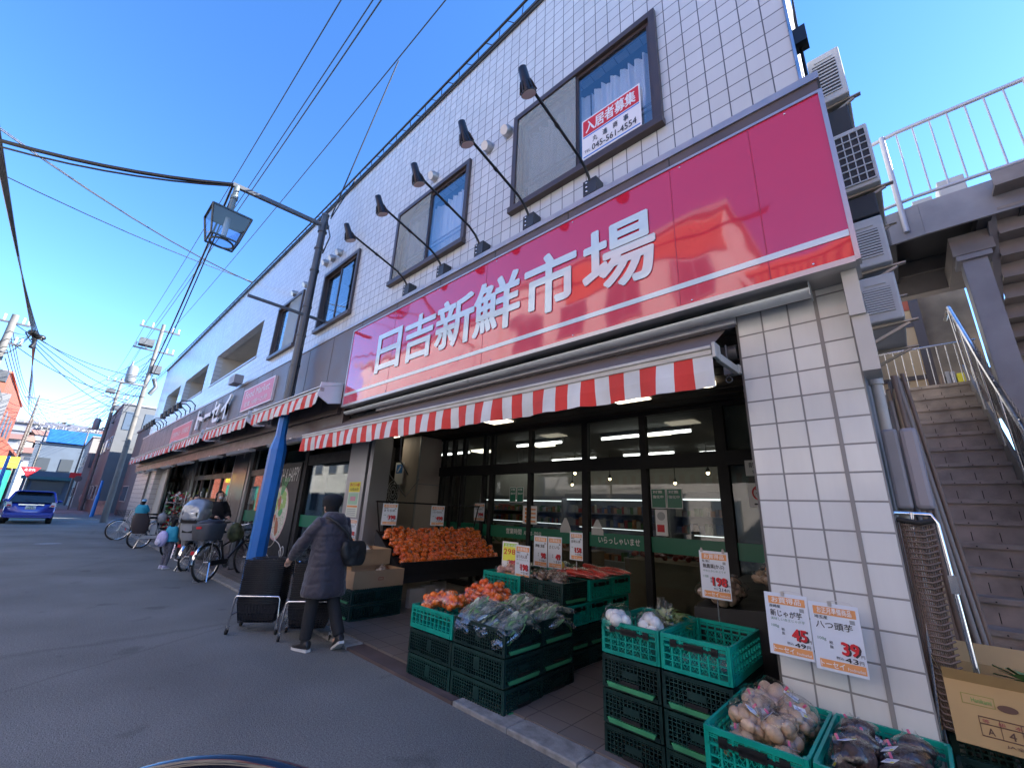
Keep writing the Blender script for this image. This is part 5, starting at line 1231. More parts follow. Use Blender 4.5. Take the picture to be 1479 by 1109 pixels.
# mandarins in crates of stall 1
def heap(protos, used, cx, cy, z, w, d, n, label, group, hgt=.08, sc=(.95, 1.1), rz=0, tilt=.3):
    for i in range(n):
        a, b = RN.uniform(-1, 1), RN.uniform(-1, 1)
        x = cx+a*w*.5*math.cos(rz)-b*d*.5*math.sin(rz); y = cy+a*w*.5*math.sin(rz)+b*d*.5*math.cos(rz)
        put(protos, used, (x, y, z+hgt*(1-max(abs(a), abs(b))**2)+RN.uniform(0, .02)), RN.random()*6.28, label, group, (RN.uniform(-tilt, tilt), RN.uniform(-tilt, tilt)), RN.uniform(*sc))
def heapg(protos, used, cx, cy, z, nx, ny, nl, label, group):
    for l in range(nl):
        for a in range(nx-(0 if l < 2 else 1)):
            for b in range(ny-l):
                x = cx+(a-(nx-1)/2)*.165+RN.uniform(-.015, .015); y = cy+(b-(ny-l-1)/2)*.145+RN.uniform(-.015, .015)
                put(protos, used, (x, y, z+l*.075+RN.uniform(0, .02)), RN.random()*6.28, label, group, (RN.uniform(-.5, .5), RN.uniform(-.6, .6)), RN.uniform(.86, 1.0))
x, y = st1(0, 0); heap(protoo, uo, x, y, 3*CH-.10, .46, .28, 14, 'clear bag of mandarins heaped in the bright green crate nearest the street', 'bags of mandarins in the front crates', .07)
x, y = st1(0, 1); heap(protoo, uo, x+.02, y, 3*CH-.09, .50, .30, 16, 'clear bag of mandarins heaped in the crate behind the front one', 'bags of mandarins in the rear crate', .14)
# leafy greens in film
def greens_mesh(seed):
    q = random.Random(seed); g = MB()
    for i in range(26):
        x = q.uniform(-.05, .05); y0 = q.uniform(-.13, -.0); L = q.uniform(.08, .17); w = q.uniform(.010, .024); z = q.uniform(.0, .045); c = q.uniform(-.25, .25)
        pts = []
        for k in range(5):
            u = k/4; ww = w*(.35+math.sin(u*math.pi)*.9)
            xx = x+c*L*u*u*.4; yy = y0+L*u; zz = z+.02*math.sin(u*3+i)
            pts.append(((xx-ww, yy, zz), (xx+ww, yy, zz+.006*math.sin(i))))
        v = [p for ab in pts for p in ab]; g.add(v, [(2*k, 2*k+1, 2*k+3, 2*k+2) for k in range(4)], True, mi=i % 3)
    return g
leafm = [mat('leaf_dark', (.09, .22, .08), .5, nscale=20, namt=.3), mat('leaf_mid', (.17, .34, .13), .5, nscale=20, namt=.3), mat('stalk_pale', (.5, .56, .40), .5)]
filmb = glass_mat('greens_film', (.985, .985, .985), 5, .18, 26, .12)
pg = []
for k in range(4):
    t = thing('greens_bag', 'x', 'bag of greens', (0, 0, -5))
    greens_mesh(k+20).obj('leaves', leafm, t, fix=False)
    g = MB(); rings = []
    for j in range(12):
        u = j/11; s = (.55+.45*math.sin(u*math.pi))*(1 if u < .85 else .8); ring = []
        for i in range(12):
            a = 2*math.pi*i/12; w = 1+.35*noise.noise(Vector((math.cos(a)*2+k*5, math.sin(a)*2, u*6)))
            ring.append((.075*s*w*math.cos(a), -.16+.32*u, .028+.034*s*w*math.sin(a)))
        rings.append(ring)
    g.loft(rings, cap=False).obj('plastic_bag', filmb, t, fix=False); pg.append(t)
ug = set()
for (i, j, lb) in ((1, 0, 'clear bag of leafy greens in the dark crate nearest the street'), (1, 1, 'clear bag of leafy greens in the dark crate on the shop side')):
    x0, y0 = st1(i, j)
    for a in range(7):
        for b in range(2):
            for c in range(2):
                put(pg, ug, (x0-.25+a*.083, y0-.09+b*.2+RN.uniform(-.02, .02), 3*CH-.085+c*.065+.025*math.sin(a*1.1)+.04*(1-abs(a-3)/3)), RN.uniform(-.35, .35)+(math.pi if b else 0), lb, 'bags of leafy greens, crate %d' % j, (RN.uniform(.15, .55), RN.uniform(-.5, .5)), RN.uniform(.95, 1.15))
# generic bagged veg
def veg_bag(name, cat, seed, n, r, m_, bagr, stretch=1, tag_=True, sprig=False, rough=0):
    q = random.Random(seed); t = thing(name, 'x', cat, (0, 0, -5)); g = MB()
    for i in range(n):
        a = i*2.4; rr = bagr*.62*math.sqrt((i+.3)/n); z = r*.8+(r*1.1 if i < n*.35 else 0); s = q.uniform(.85, 1.15)
        rot = Euler((q.random()*3, q.random()*3, q.random()*3)).to_matrix()
        n0 = len(g.v); g.ball((rr*math.cos(a), rr*math.sin(a), z), (r*s, r*s*stretch, r*s*.92), 12, 8, rot=rot)
        if rough:
            for k in range(n0, len(g.v)): p = g.v[k]; g.v[k] = p+Vector((1, 1, 1))*0+(p-Vector((rr*math.cos(a), rr*math.sin(a), z)))*rough*noise.noise(p*22+Vector((i, 0, 0)))
    g.obj(name.replace('_bag', ''), m_, t, fix=False)
    bag_mesh(seed, bagr*1.06, bagr*.95, r*1.7, r*1.5, .03, wr=.10).obj('plastic_bag', film, t, fix=False)
    if tag_:
        g = MB(); g.M = Matrix.Translation((bagr*.25, -bagr*.2, r*3.08)) @ Euler((.15, .2, q.random()*2)).to_matrix().to_4x4(); g.box(-.03, .03, -.022, .022, 0, .001, 0); g.box(.012, .028, -.02, -.008, -.0, .0015, 1); g.box(-.025, .0, .0, .004, 0, .0014, 2); g.box(-.025, .01, .008, .011, 0, .0014, 2)
        g.obj('price_label', [whitep, yellowp, bluep], t)
    if sprig:
        g = MB(); g.tube([(0, 0, r*3.3), (.005, .003, r*3.3+.02)], .006, 6); g.obj('tape', mat('tape_pink', (.65, .10, .18), .5), t)
    return t
potm = mat('potato_skin', (.54, .36, .22), .55, nscale=14, namt=.2, bump=.3, bscale=70); tarom = mat('taro_skin', (.055, .035, .03), .8, nscale=18, namt=.5, bump=1, bscale=60)
gingm = mat('ginger_skin', (.40, .29, .20), .6, nscale=18, namt=.3, bump=.6, bscale=60); turnm = mat('turnip_white', (.72, .71, .66), .35, nscale=9, namt=.06); carm = mat('carrot_red', (.60, .05, .035), .35, nscale=18, namt=.15); mushm = mat('mushroom_brown', (.22, .15, .11), .7, nscale=18, namt=.3); onm = mat('onion_orange', (.65, .26, .08), .35, nscale=9, namt=.2); gourdm = mat('yellow_gourd', (.70, .60, .12), .4)
pp = [veg_bag('potato_bag', 'bag of potatoes', 40+k, 9, .030, potm, .10, 1.2, k != 1, True) for k in range(3)]; up_ = set()
heapg(pp, up_, -.68, 2.615, .50, 2, 4, 2, 'clear bag of reddish potatoes in the bright green crate at the pillar', 'bags of potatoes')
put(pp, up_, (-.72, 2.84, .60), 1.2, 'tall clear bag of potatoes leaning at the back of the potato crate', 'bags of potatoes', (.7, .1), 1.1)
pt_ = [veg_bag('taro_bag', 'bag of taro', 50+k, 7, .034, tarom, .10, 1.3, True, True, .5) for k in range(3)]; ut = set()
heapg(pt_, ut, -.27, 2.60, .48, 2, 4, 2, 'clear bag of dark hairy taro in the crate by the pillar', 'bags of taro')
ptu = [veg_bag('turnip_bag', 'bag of turnips', 60, 6, .036, turnm, .095, 1, False), veg_bag('turnip_bag', 'bag of turnips', 61, 5, .040, turnm, .10, 1, False)]
ptu[0].location = (-1.66, 2.96, .775); ptu[0].rotation_euler = (.5, -.5, .4); ptu[0]['label'] = 'bag of white turnips leaning over the left rim of its crate'; ptu[0].scale = (1.15, 1.15, 1.15)
ptu[1].location = (-1.45, 3.0, .76); ptu[1].rotation_euler = (.3, .2, .4); ptu[1]['label'] = 'bag of white turnips at the front right of the turnip crate'
o = dup(ptu[1], (-1.53, 3.16, .74), 2, 'bag of white turnips behind the two front bags')
for k, (x, y, lb) in enumerate(((-1.47, 3.28, 'green turnip tops sticking out of the middle of the crate'), (-1.55, 3.38, 'green turnip tops at the back of the turnip crate'), (-1.40, 3.2, 'green turnip tops against the empty crate'))):
    t = thing('turnip_greens', lb, 'greens', (x, y, .74), k*1.1); q = random.Random(70+k); g = MB()
    for i in range(22):
        a = q.uniform(-1.2, 1.2); L = q.uniform(.10, .2); w = q.uniform(.012, .03); up_z = q.uniform(.02, .10); v = []
        for s_ in range(5):
            u = s_/4; ww = w*(.2+math.sin(u*math.pi)**.7); px, py, pz = L*u*math.cos(a), L*u*math.sin(a), up_z*math.sin(u*2)+.03*q.random(); v += [(px-ww*math.sin(a), py+ww*math.cos(a), pz), (px+ww*math.sin(a), py-ww*math.cos(a), pz)]
        g.add(v, [(2*s_, 2*s_+1, 2*s_+3, 2*s_+2) for s_ in range(4)], True, mi=i % 2)
    g.obj('leaves', [mat('turnip_leaf', (.16, .27, .06), .5, nscale=20, namt=.3), mat('turnip_stalk', (.35, .42, .18), .5)], t, fix=False)
    bag_mesh(70+k, .10, .08, .05, .05, .09, wr=.25).obj('plastic_bag', film, t, fix=False)
g = MB()
rings = []
for j in range(14): rings.append([(-1.12+(k/13-.5)*.30, 2.98+j*.035, .645+.022*noise.noise(Vector((j*.6, k*.6, 2)))+(.02 if k in (0, 13) else 0)) for k in range(14)])
g.loft(rings, cap=False, closed=False); tag(g.obj('plastic_sheet', filmb, fix=False), 'crumpled clear plastic sheet in the bottom of the empty green crate', 'plastic sheet')
# back stall produce
pm_ = [veg_bag('mushroom_tray', 'tray of mushrooms', 80+k, 9, .022, mushm, .085, 1, False, False, .4) for k in range(2)]; um = set()
heap(pm_, um, -3.02, 3.98, .80, .42, .22, 10, 'clear packed brown mushrooms in the dark crate of the back stall', 'packs of mushrooms', .03)
q = random.Random(90); pcar = []
for k in range(2):
    t = thing('carrot_bag', 'x', 'bag of carrots', (0, 0, -5)); g = MB()
    for i in range(4):
        x = -.06+i*.04; g.tube([(x, -.12, .03), (x+.004, -.06, .034), (x, .05, .03), (x-.005, .12, .03), (x-.005, .135, .03)], [.003, .012, .022, .024, .012], 9)
    g.obj('carrots', carm, t, fix=False)
    g = MB(); rings = [[(.09*s*math.cos(a), -.16+.34*u, .032+.03*s*math.sin(a)) for a in [2*math.pi*i/12 for i in range(12)]] for u, s in [(j/8, .6+.4*math.sin(j/8*math.pi)) for j in range(9)]]; g.loft(rings, cap=False).obj('plastic_bag', film, t, fix=False); pcar.append(t)
uc = set()
for (cx, cy) in ((-2.98, 4.42), (-2.96, 4.86)):
    for i in range(9): put(pcar, uc, (cx-.2+.05*i, cy+RN.uniform(-.05, .05), .80+.02*(i % 3)), RN.uniform(.9, 2.0), 'clear bag of red carrots on the back stall beside the glass door', 'bags of carrots', (RN.uniform(-.15, .15), RN.uniform(-.2, .2)), 1.1)
g = MB(); 
t = thing('yellow_gourd', 'yellow green squash at the left end of the carrots', 'squash', (-3.26, 4.42, .86)); g = MB(); g.ball((0, 0, .05), (.055, .05, .05), 12, 8); g.obj('fruit', gourdm, t); g = MB(); g.tube([(0, 0, .09), (.01, 0, .125)], .008, 6); g.obj('stem', leafm[1], t)
for (x, y, lb) in ((-3.55, 4.0, 'pink bagged roots in the front left back-stall crate'), (-3.65, 4.45, 'green bags in the middle left back-stall crate')):
    pass
pr = [veg_bag('ginger_bag', 'bag of ginger', 100+k, 7, .028, mat('pink_ginger', (.55, .30, .25), .4, nscale=12, namt=.2), .085, 1.3, False) for k in range(2)]; ur = set()
heap(pr, ur, -3.62, 3.98, .80, .40, .24, 8, 'clear bag of pinkish ginger at the left front of the back stall', 'bags of ginger', .03)
heap(pg, ug, -3.60, 4.42, .80, .40, .2, 6, 'clear bag of greens in the back stall crate behind the price cards', 'back stall greens', .02); heap(pg, ug, -3.60, 4.86, .80, .40, .2, 6, 'clear bag of greens in the rearmost left crate of the back stall', 'back stall greens', .02)
# taro/ginger table under the 198 card
t2 = thing('display_table', 'black covered table of bagged ginger and taro beside the tiled pillar', 'display table', (-1.05, 4.05, .04))
g = MB(); g.add([(-.38, -.45, 0), (.40, -.45, 0), (.40, .95, 0), (-.38, .95, 0), (-.34, -.42, .82), (.34, -.42, .88), (.34, .95, 1.0), (-.34, .95, .95)], [(0,3,2,1),(4,5,6,7),(0,1,5,4),(1,2,6,5),(2,3,7,6),(3,0,4,7)])
g.obj('black_cover', mat('black_sheet', (.01, .01, .011), .5, nscale=6, namt=.3, bump=.6, bscale=5), t2)
pgi = [veg_bag('taro_root_bag', 'bag of taro', 110+k, 8, .032, gingm, .10, 1.35, False, False, .5) for k in range(3)]; ugi = set()
heap(pgi, ugi, -1.22, 3.85, .88, .26, .34, 12, 'clear bag of knobbly pale roots on the black table left of the price card', 'bags of pale roots', .08)
heap(pgi, ugi, -.92, 4.3, .98, .3, .6, 10, 'clear bag of small pale roots on the black table right of the price card', 'bags of small roots', .04)
pon = [veg_bag('onion_net', 'net of onions', 120+k, 8, .034, onm, .10, 1, False) for k in range(2)]; uon = set()
heap(pon, uon, -.88, 4.75, 1.04, .3, .3, 7, 'clear bag of orange onions at the back of the black table by the pillar', 'bags of onions', .05)

# ================================================================ CARDBOARD
card = mat('cardboard', (.42, .27, .15), .75, nscale=4, namt=.08); card2 = mat('cardboard_yellow', (.50, .34, .16), .7, nscale=4, namt=.08)
def open_box(name, x0, x1, y0, y1, z0, z1, m, label, flaps=.0):
    t = thing(name, label, 'cardboard box', ((x0+x1)/2, (y0+y1)/2, z0)); w, d, h = (x1-x0)/2, (y1-y0)/2, z1-z0; th = .006
    g = MB(); g.box(-w, w, -d, -d+th, 0, h); g.box(-w, w, d-th, d, 0, h); g.box(-w, -w+th, -d+th, d-th, 0, h); g.box(w-th, w, -d+th, d-th, 0, h); g.box(-w+th, w-th, -d+th, d-th, 0, .006)
    g.obj('box_wall', m, t)
    if flaps:
        g = MB(); g.add([(-w, -d, h), (w, -d, h), (w, -d-flaps*.5, h+flaps*.6), (-w, -d-flaps*.5, h+flaps*.6)], [(0,1,2,3)]); g.add([(-w, d, h), (w, d, h), (w, d+flaps*.4, h+flaps), (-w, d+flaps*.4, h+flaps)], [(0,1,2,3)]); g.add([(-w, -d, h), (-w, d, h), (-w-flaps*.3, d, h+flaps), (-w-flaps*.3, -d, h+flaps)], [(0,1,2,3)])
        g.obj('flap', m, t)
    return t
b1 = open_box('cardboard_box', -6.28, -5.68, 3.08, 3.86, .42, .64, card, 'open brown cardboard box with bagged roots, on the dark crates beside the woman')
g = MB(); g.box(.297, .3005, -.02, .06, .09, .13); g.box(.297, .301, -.01, .05, .10, .12, 1); g.obj('stamp', [mat('stamp_red', (.35, .10, .05), .6), card], b1)
b2 = open_box('cardboard_box', -6.62, -6.06, 3.2, 3.84, .66, .88, card, 'open brown cardboard box of white vegetables, behind and above the other one')
g = MB(); g.box(-6.6, -6.1, 3.25, 3.8, .42, .655); tag(g.obj('cardboard_box', card), 'closed brown box supporting the upper open box by the steel pillar', 'cardboard box')
o = put(pgi, ugi, (-5.85, 3.6, .56), .4, 'bag of pale roots in the open cardboard box by the woman', 'roots in the box', (0, 0), 1.1)
for k in range(5): put(ptu, {0, 1}, (-6.45+.08*k, 3.4+.07*(k % 3), .80), k, 'bag of white vegetables in the upper cardboard box', 'white vegetables in the box')
b3 = open_box('cardboard_box', -.04, .50, 2.97, 3.42, .625, .865, card2, 'yellow brown printed cardboard box standing open at the lower right', .085)
g = MB(); y = -.2265
g.box(-.225, -.125, y, y+.001, .155, .195, 0); g.box(-.222, -.128, y-.001, y, .158, .192, 1); text(g, 'Hanikami', (-.195, y-.002, .166), (1,0,0), (0,0,1), .06, .018, .01, 2)
for i in range(4): g.box(-.185+.06*i, -.183+.06*i, y-.001, y, .045, .115, 3)
for zz in (.045, .09, .115): g.box(-.185, -.003, y-.001, y, zz, zz+.004, 3)
text(g, 'A', (-.165, y-.002, .055), (1,0,0), (0,0,1), .02, .025, .02, 3); text(g, '4', (-.105, y-.002, .055), (1,0,0), (0,0,1), .02, .028, .02, 3)
text(g, '等　級　本　数', (-.175, y-.002, .096), (1,0,0), (0,0,1), .16, .014, .01, 4); text(g, 'JA全農', (-.12, y-.002, .022), (1,0,0), (0,0,1), .08, .013, .01, 3)
disc_ = [(-.09+.03*math.cos(a), y-.002, .165+.014*math.sin(a)) for a in [k*math.pi/8 for k in range(16)]]; g.add(disc_, [tuple(range(16))], mi=3)
g.obj('printing', [mat('print_olive', (.30, .28, .08), .7), card2, mat('print_green', (.15, .35, .10), .7), mat('print_brown', (.13, .07, .05), .7), mat('print_maroon', (.35, .08, .08), .7)], b3)
g = MB(); g.tube([(.12, 2.5, .58), (.14, 2.62, .60), (.15, 2.75, .60)], [.02, .035, .03], 10); tag(g.obj('radish', turnm), 'white radish lying in the dark crate at the lower right', 'radish')
g = MB(); r5 = random.Random(8)
for i in range(26):
    a = r5.uniform(0, 6.28); c = Vector((.25, 3.22, .86)); L = r5.uniform(.06, .14); p = c+Vector((L*math.cos(a), L*.8*math.sin(a), r5.uniform(0, .05))); w = Vector((-math.sin(a), math.cos(a), .3))*.03
    g.add([c-w*.3, c+w*.3, p+w, p-w], [(0,1,2,3)], True)
tag(g.obj('cabbage_leaves', leafm[1], fix=False), 'leafy cabbage showing in the open printed cardboard box', 'cabbage')

# ================================================================ PRICE CARDS
cyanp = mat('card_pale_blue', (.66, .72, .80), .4); orb = mat('card_orange', (.75, .33, .12), .45); pgreen = mat('ink_green', (.10, .26, .18), .5); hot = mat('card_yellow', (.80, .80, .08), .45)
def price_card(loc, w, h, rz, head, origin, name, sub, qty, price, tax, label, tilt=0, yellow=False, hook='clip', stick_=0, lean=0):
    t = thing('price_card', label, 'price card', loc, rz); t.rotation_euler = (lean, tilt, rz)
    g = MB(); g.box(0, w, 0, .003, 0, h, 0); g.obj('card', whitep if yellow else cyanp, t)
    g = MB(); g.box(.018, w-.012, -.001, 0, h-.055*h/.3, h-.018, 0 if not yellow else 4); g.box(.018, w-.006, -.001, 0, .012, .012+.036*h/.3, 0)
    if yellow: g.box(.012, w-.012, -.0012, 0, h*.42, h-.05, 5)
    Rr, U = (1,0,0), (0,0,1); s = h/.3; ws = w/.205
    T = lambda str_, x, z, ww, hh, b, mi: text(g, str_, (x*ws, -.0024, z*s), Rr, U, ww*ws, hh*s, b, mi)
    T(head, .035, .252, .14, .028, .02, 1); 
    if origin: T(origin, .02, .226, .055, .016, .012, 2)
    T(name, .022, .185, .15, .032 if not yellow else .05, .014, 7 if yellow else 2)
    if sub: T(sub, .022, .165, .16, .014, .004, 3)
    if qty: T(qty, .022, .128, .035, .017, .004, 3)
    T('税', .068, .118, .015, .014, .006, 2); T('抜', .068, .100, .015, .014, .006, 2)
    nn = len(price); pw = .032*nn+.008
    text(g, price, ((.193-pw)*ws+.003, -.0014, .083*s-.003), Rr, U, pw*.92*ws, .052*s, .06, 6); 
    T(price, .188-pw, .083, pw*.92, .052, .055, 7)
    T('円', .188, .080, .013, .014, .01, 2); T('税込', .088, .058, .03, .012, .006, 2); T(tax, .123, .052, .05, .02, .03, 2); T('円', .178, .052, .016, .016, .01, 2)
    T('トーセイ', .022, .017, .095, .024, .02, 1); T('Foodmarket', .128, .018, .066, .013, .006, 1)
    g.box(w*.8, w*.9, -.001, 0, h*.73, h*.79, 8)
    g.obj('print', [orb, whitep, blk, pgreen, mat('card_lime', (.35, .7, .05), .45), hot, mat('ink_shadow', (.05, .03, .04), .5), redp, mat('smudge_grey', (.3, .33, .35), .5)], t)
    if hook == 'wire':
        g = MB(); g.tube([(w*.45, .004, h-.005), (w*.46, -.002, h+.012), (w*.6, 0, h+.016), (w*.85, 0, h+.012), (w*.9, 0, h)], .0016, 5); g.box(w*.45-.008, w*.45+.008, -.004, .006, h-.012, h+.012)
        g.obj('hook', steel, t)
    elif hook == 'clip':
        for x in (w*.1, w*.85):
            g = MB(); g.box(x-.008, x+.008, -.006, .008, h-.012, h+.010); g.ball((x, 0, h+.012), .009, 8, 5); g.obj('clip', alu, t)
    if stick_:
        g = MB(); g.cyl((w/2, .008, -stick_), (w/2, .008, h*.5), .005, 6); g.obj('stick', steel, t)
    return t
price_card((-.705, 2.855, .835), .20, .30, R_(-1), 'お買得品', '長崎産', '新じゃが芋', '美味しい赤土じゃが芋', '100g', '45', '49', 'price card for new potatoes reading 45, hung on the tiled pillar', 0, hook='wire', lean=R_(-2))
price_card((-.500, 2.845, .815), .205, .305, R_(-1), 'お正月準備商品', '埼玉産', '八つ頭芋', '', '100g', '39', '43', 'price card for taro reading 39, hung on the tiled pillar', 0, hook='wire', lean=R_(-2))
price_card((-1.275, 3.50, .955), .205, .325, R_(0), 'お買得品', '横浜、千葉産など', '無農薬(かぶ)', 'やわらかいかぶです', '1袋', '198', '214', 'price card for turnips reading 198, clipped on a stand above the empty crate', 0, hook='clip', stick_=.25)
price_card((-3.70, 3.86, .80), .22, .36, R_(10), '広告の品', '', '298', '', '', '398', '429', 'yellow topped price card in front of the back stall', 0, True, 'none', .1)
price_card((-3.48, 3.85, .78), .24, .36, R_(-6), 'お買得品', '横浜市産など', 'ほうれん草', 'ほうれんそう', '1袋', '198', '214', 'price card for spinach reading 198, beside the yellow topped card', 0, hook='none', stick_=.1)
price_card((-3.58, 4.30, .88), .22, .35, R_(-4), 'お買得品', '', '舞茸', '', '', '98', '106', 'price card behind the spinach card on the back stall', 0, hook='none', stick_=.1)
price_card((-3.36, 4.30, .88), .19, .35, R_(8), 'お買得品', '', 'さといも', '', '', '49', '53', 'price card reading 49 in the middle of the back stall', 0, hook='none', stick_=.1)
price_card((-3.05, 4.32, 1.0), .17, .30, R_(4), 'お買得品', '群馬産', '金時人参', '', '1袋', '158', '170', 'price card for carrots reading 158, on a stick at the back stall', 0, hook='none', stick_=.2)
# row of cards over the mandarin display, on a black rail
g = MB(); g.box(-6.46, -6.43, 3.7, 6.0, 1.56, 1.585); g.cyl((-6.62, 3.95, 1.0), (-6.45, 3.72, 1.57), .012, 8); g.cyl((-6.62, 6.0, 1.0), (-6.45, 5.98, 1.57), .012, 8)
tag(g.obj('card_rail', black), 'thin black rail carrying price cards above the mandarins', 'rail')
for (y, nm, pr_, tx, lb) in ((3.82, 'まりひめ', '398', '429', 'leftmost price card over the mandarins'), (4.80, 'いろいろみかん', '498', '537', 'middle price card over the mandarins, before the pale column')):
    price_card((-6.42, y, 1.21), .24, .34, R_(62), 'お買得品', '和歌山産', nm, '', '1袋', pr_, tx, lb, 0, hook='none')
price_card((-7.30, 6.10, 1.26), .36, .38, 0, 'ご案内', '', 'お知らせ', '', '', '00', '00', 'greyish notice card on the dark glass behind the mandarins', 0, hook='none') if False else None
price_card((-6.70, 6.10, 1.30), .30, .34, 0, 'お買得品', '愛媛産', '温州みかん', '', '1袋', '398', '429', 'price card on the glass at the far end of the mandarins', 0, hook='none')
# posters on the steel clad pillar
t = thing('poster', 'tall yellow topped poster on the steel clad pillar behind the woman', 'poster', (-7.78, 3.868, 1.29))
g = MB(); g.box(0, .42, 0, .004, 0, .62, 0); g.box(0, .42, -.001, 0, .44, .62, 1); g.box(.03, .38, -.001, 0, .22, .42, 2); g.box(.02, .40, -.001, 0, .17, .20, 3); text(g, 'ポイント5倍', (.04, -.003, .54), (1,0,0), (0,0,1), .34, .055, .03, 4); text(g, '12月25日', (.06, -.003, .46), (1,0,0), (0,0,1), .3, .05, .02, 5); g.box(.10, .30, -.002, -.001, .28, .36, 6)
for i in range(4): g.box(.04, .36, -.001, 0, .03+i*.033, .045+i*.033, 7)
g.obj('sheet', [mat('paper_pale', (.62, .68, .62), .5), yellowp, mat('poster_green', (.35, .6, .45), .5), orangep, redp, blk, mat('poster_pink', (.6, .3, .4), .5), mat('poster_grey', (.35, .4, .42), .5)], t)
price_card((-7.62, 3.868, .88), .32, .38, 0, 'お買得品', '', 'カリフラワー', '', '1個', '298', '321', 'price card taped low on the steel clad pillar', 0, hook='none')
g = MB(); t = thing('notice', 'dark blue notice hanging in the gap beside the pale column', 'notice', (-8.9, 5.5, 2.0)); g.box(0, .35, 0, .01, 0, .5, 0); g.box(.05, .3, -.002, 0, .25, .45, 1); g.prism([(.08, .28), (.2, .42), (.24, .4), (.14, .28)], 'y', -.004, -.002, 0); g.obj('sheet', [whitep, bluep], t)
# floor standing fan in the dark gap
fn = thing('electric_fan', 'pale standing fan in the dark gap behind the steel clad pillar', 'fan', (-7.95, 5.0, .04))
g = MB(); g.tube([(0, 0, 0), (0, 0, .03)], .18, 20); g.cyl((0, 0, 0), (0, 0, 1.6), .018, 10); g.obj('stand', white, fn)
g = MB()
for r in (.06, .12, .18, .24): g.tube([(r*math.cos(a), -.08, 1.75+r*math.sin(a)) for a in [k*math.pi/14 for k in range(28)]], .005, 5, closed=True)
for k in range(16): a = k*math.pi/8; g.cyl((.04*math.cos(a), -.09, 1.75+.04*math.sin(a)), (.24*math.cos(a), -.08, 1.75+.24*math.sin(a)), .003, 4)
g.obj('guard', white, fn)
# ================================================================ BASKET STANDS
bk = mat('basket_black', (.011, .012, .017), .38, nscale=9, namt=.2)
def basket_mesh():
    g = MB(); w0, w1, d0, d1, h = .19, .225, .13, .165, .22
    g.box(-w0, w0, -d0, d0, 0, .008)
    g.tube([(-w1-.004, -d1-.004, h), (w1+.004, -d1-.004, h), (w1+.004, d1+.004, h), (-w1-.004, d1+.004, h)], .0065, 6, closed=True); g.box(-w1, w1, -d1-.002, -d1+.001, h-.012, h-.004); g.box(-w1, w1, d1-.001, d1+.002, h-.012, h-.004)
    def W(u, z): t = z/h; return (w0+(w1-w0)*t, d0+(d1-d0)*t)
    for z in (.03, .07, .11, .15, .185):
        a, b = W(0, z)
        g.box(-a, a, -b-.002, -b+.002, z, z+.008); g.box(-a, a, b-.002, b+.002, z, z+.008); g.box(-a-.002, -a+.002, -b, b, z, z+.008); g.box(a-.002, a+.002, -b, b, z, z+.008)
    for i in range(13):
        u = -1+2*i/12
        for s in (-1, 1): g.bar((u*w0, s*d0, 0), (u*w1, s*d1, h-.01), .005, .003, (0,1,0))
    for i in range(9):
        u = -1+2*i/8
        for s in (-1, 1): g.bar((s*w0, u*d0, 0), (s*w1, u*d1, h-.01), .005, .003, (1,0,0))
    return g
pb = thing('shopping_basket', 'x', 'shopping basket'); basket_mesh().obj('basket_body', bk, pb, fix=False)
g = MB(); g.tube([(-.20, 0, .2), (-.215, .0, .23), (-.1, .15, .235), (.1, .15, .235), (.215, 0, .23), (.20, 0, .2)], .005, 6); g.obj('handle', bk, pb)
firstb = True
def basket_stand(x, y, rz, label, n):
    global firstb
    t = thing('basket_stand', label, 'basket stand', (x, y, 0), rz)
    g = MB()
    g.tube([(-.27, -.19, .09), (-.25, -.19, .38), (-.235, -.19, .405), (.235, -.19, .405), (.25, -.19, .38), (.27, -.19, .09)], .0115, 10)
    g.tube([(-.27, .19, .09), (-.25, .19, .30), (.25, .19, .30), (.27, .19, .09)], .010, 10)
    for s in (-1, 1): g.cyl((s*.262, -.19, .20), (s*.262, .19, .20), .009, 8); g.tube([(s*.262, .19, .18), (s*.25, .17, .75), (s*.24, .12, .80)], .009, 8)
    g.obj('tube_frame', chrome, t)
    for sx in (-1, 1):
        for sy in (-1, 1):
            g = MB(); g.cyl((sx*.27-.01, sy*.19, .032), (sx*.27+.01, sy*.19, .032), .032, 14); cs = g.obj('caster', rubber, t)
            g = MB(); g.box(sx*.27-.016, sx*.27+.016, sy*.19-.012, sy*.19+.012, .05, .09); g.obj('fork', steel, cs)
    for i in range(n):
        if firstb: o = pb; firstb = False
        else: o = copy_tree(pb)
        v = Matrix.Rotation(rz, 3, 'Z') @ Vector((RN.uniform(-.004, .004), RN.uniform(-.004, .004), 0))
        o.location = (x+v.x, y+v.y, .11+i*.0235); o.rotation_euler = (0, 0, rz)
        o['label'] = ('topmost black basket on the %s' if i == n-1 else 'black basket nested in the %s') % label.split(' with')[0]; o['group'] = 'nested black shopping baskets'
basket_stand(-6.12, 2.15, R_(52), 'basket stand left of the woman with chrome frame and casters', 21)
basket_stand(-5.52, 2.50, R_(58), 'basket stand half hidden by the woman with chrome frame and casters', 21)
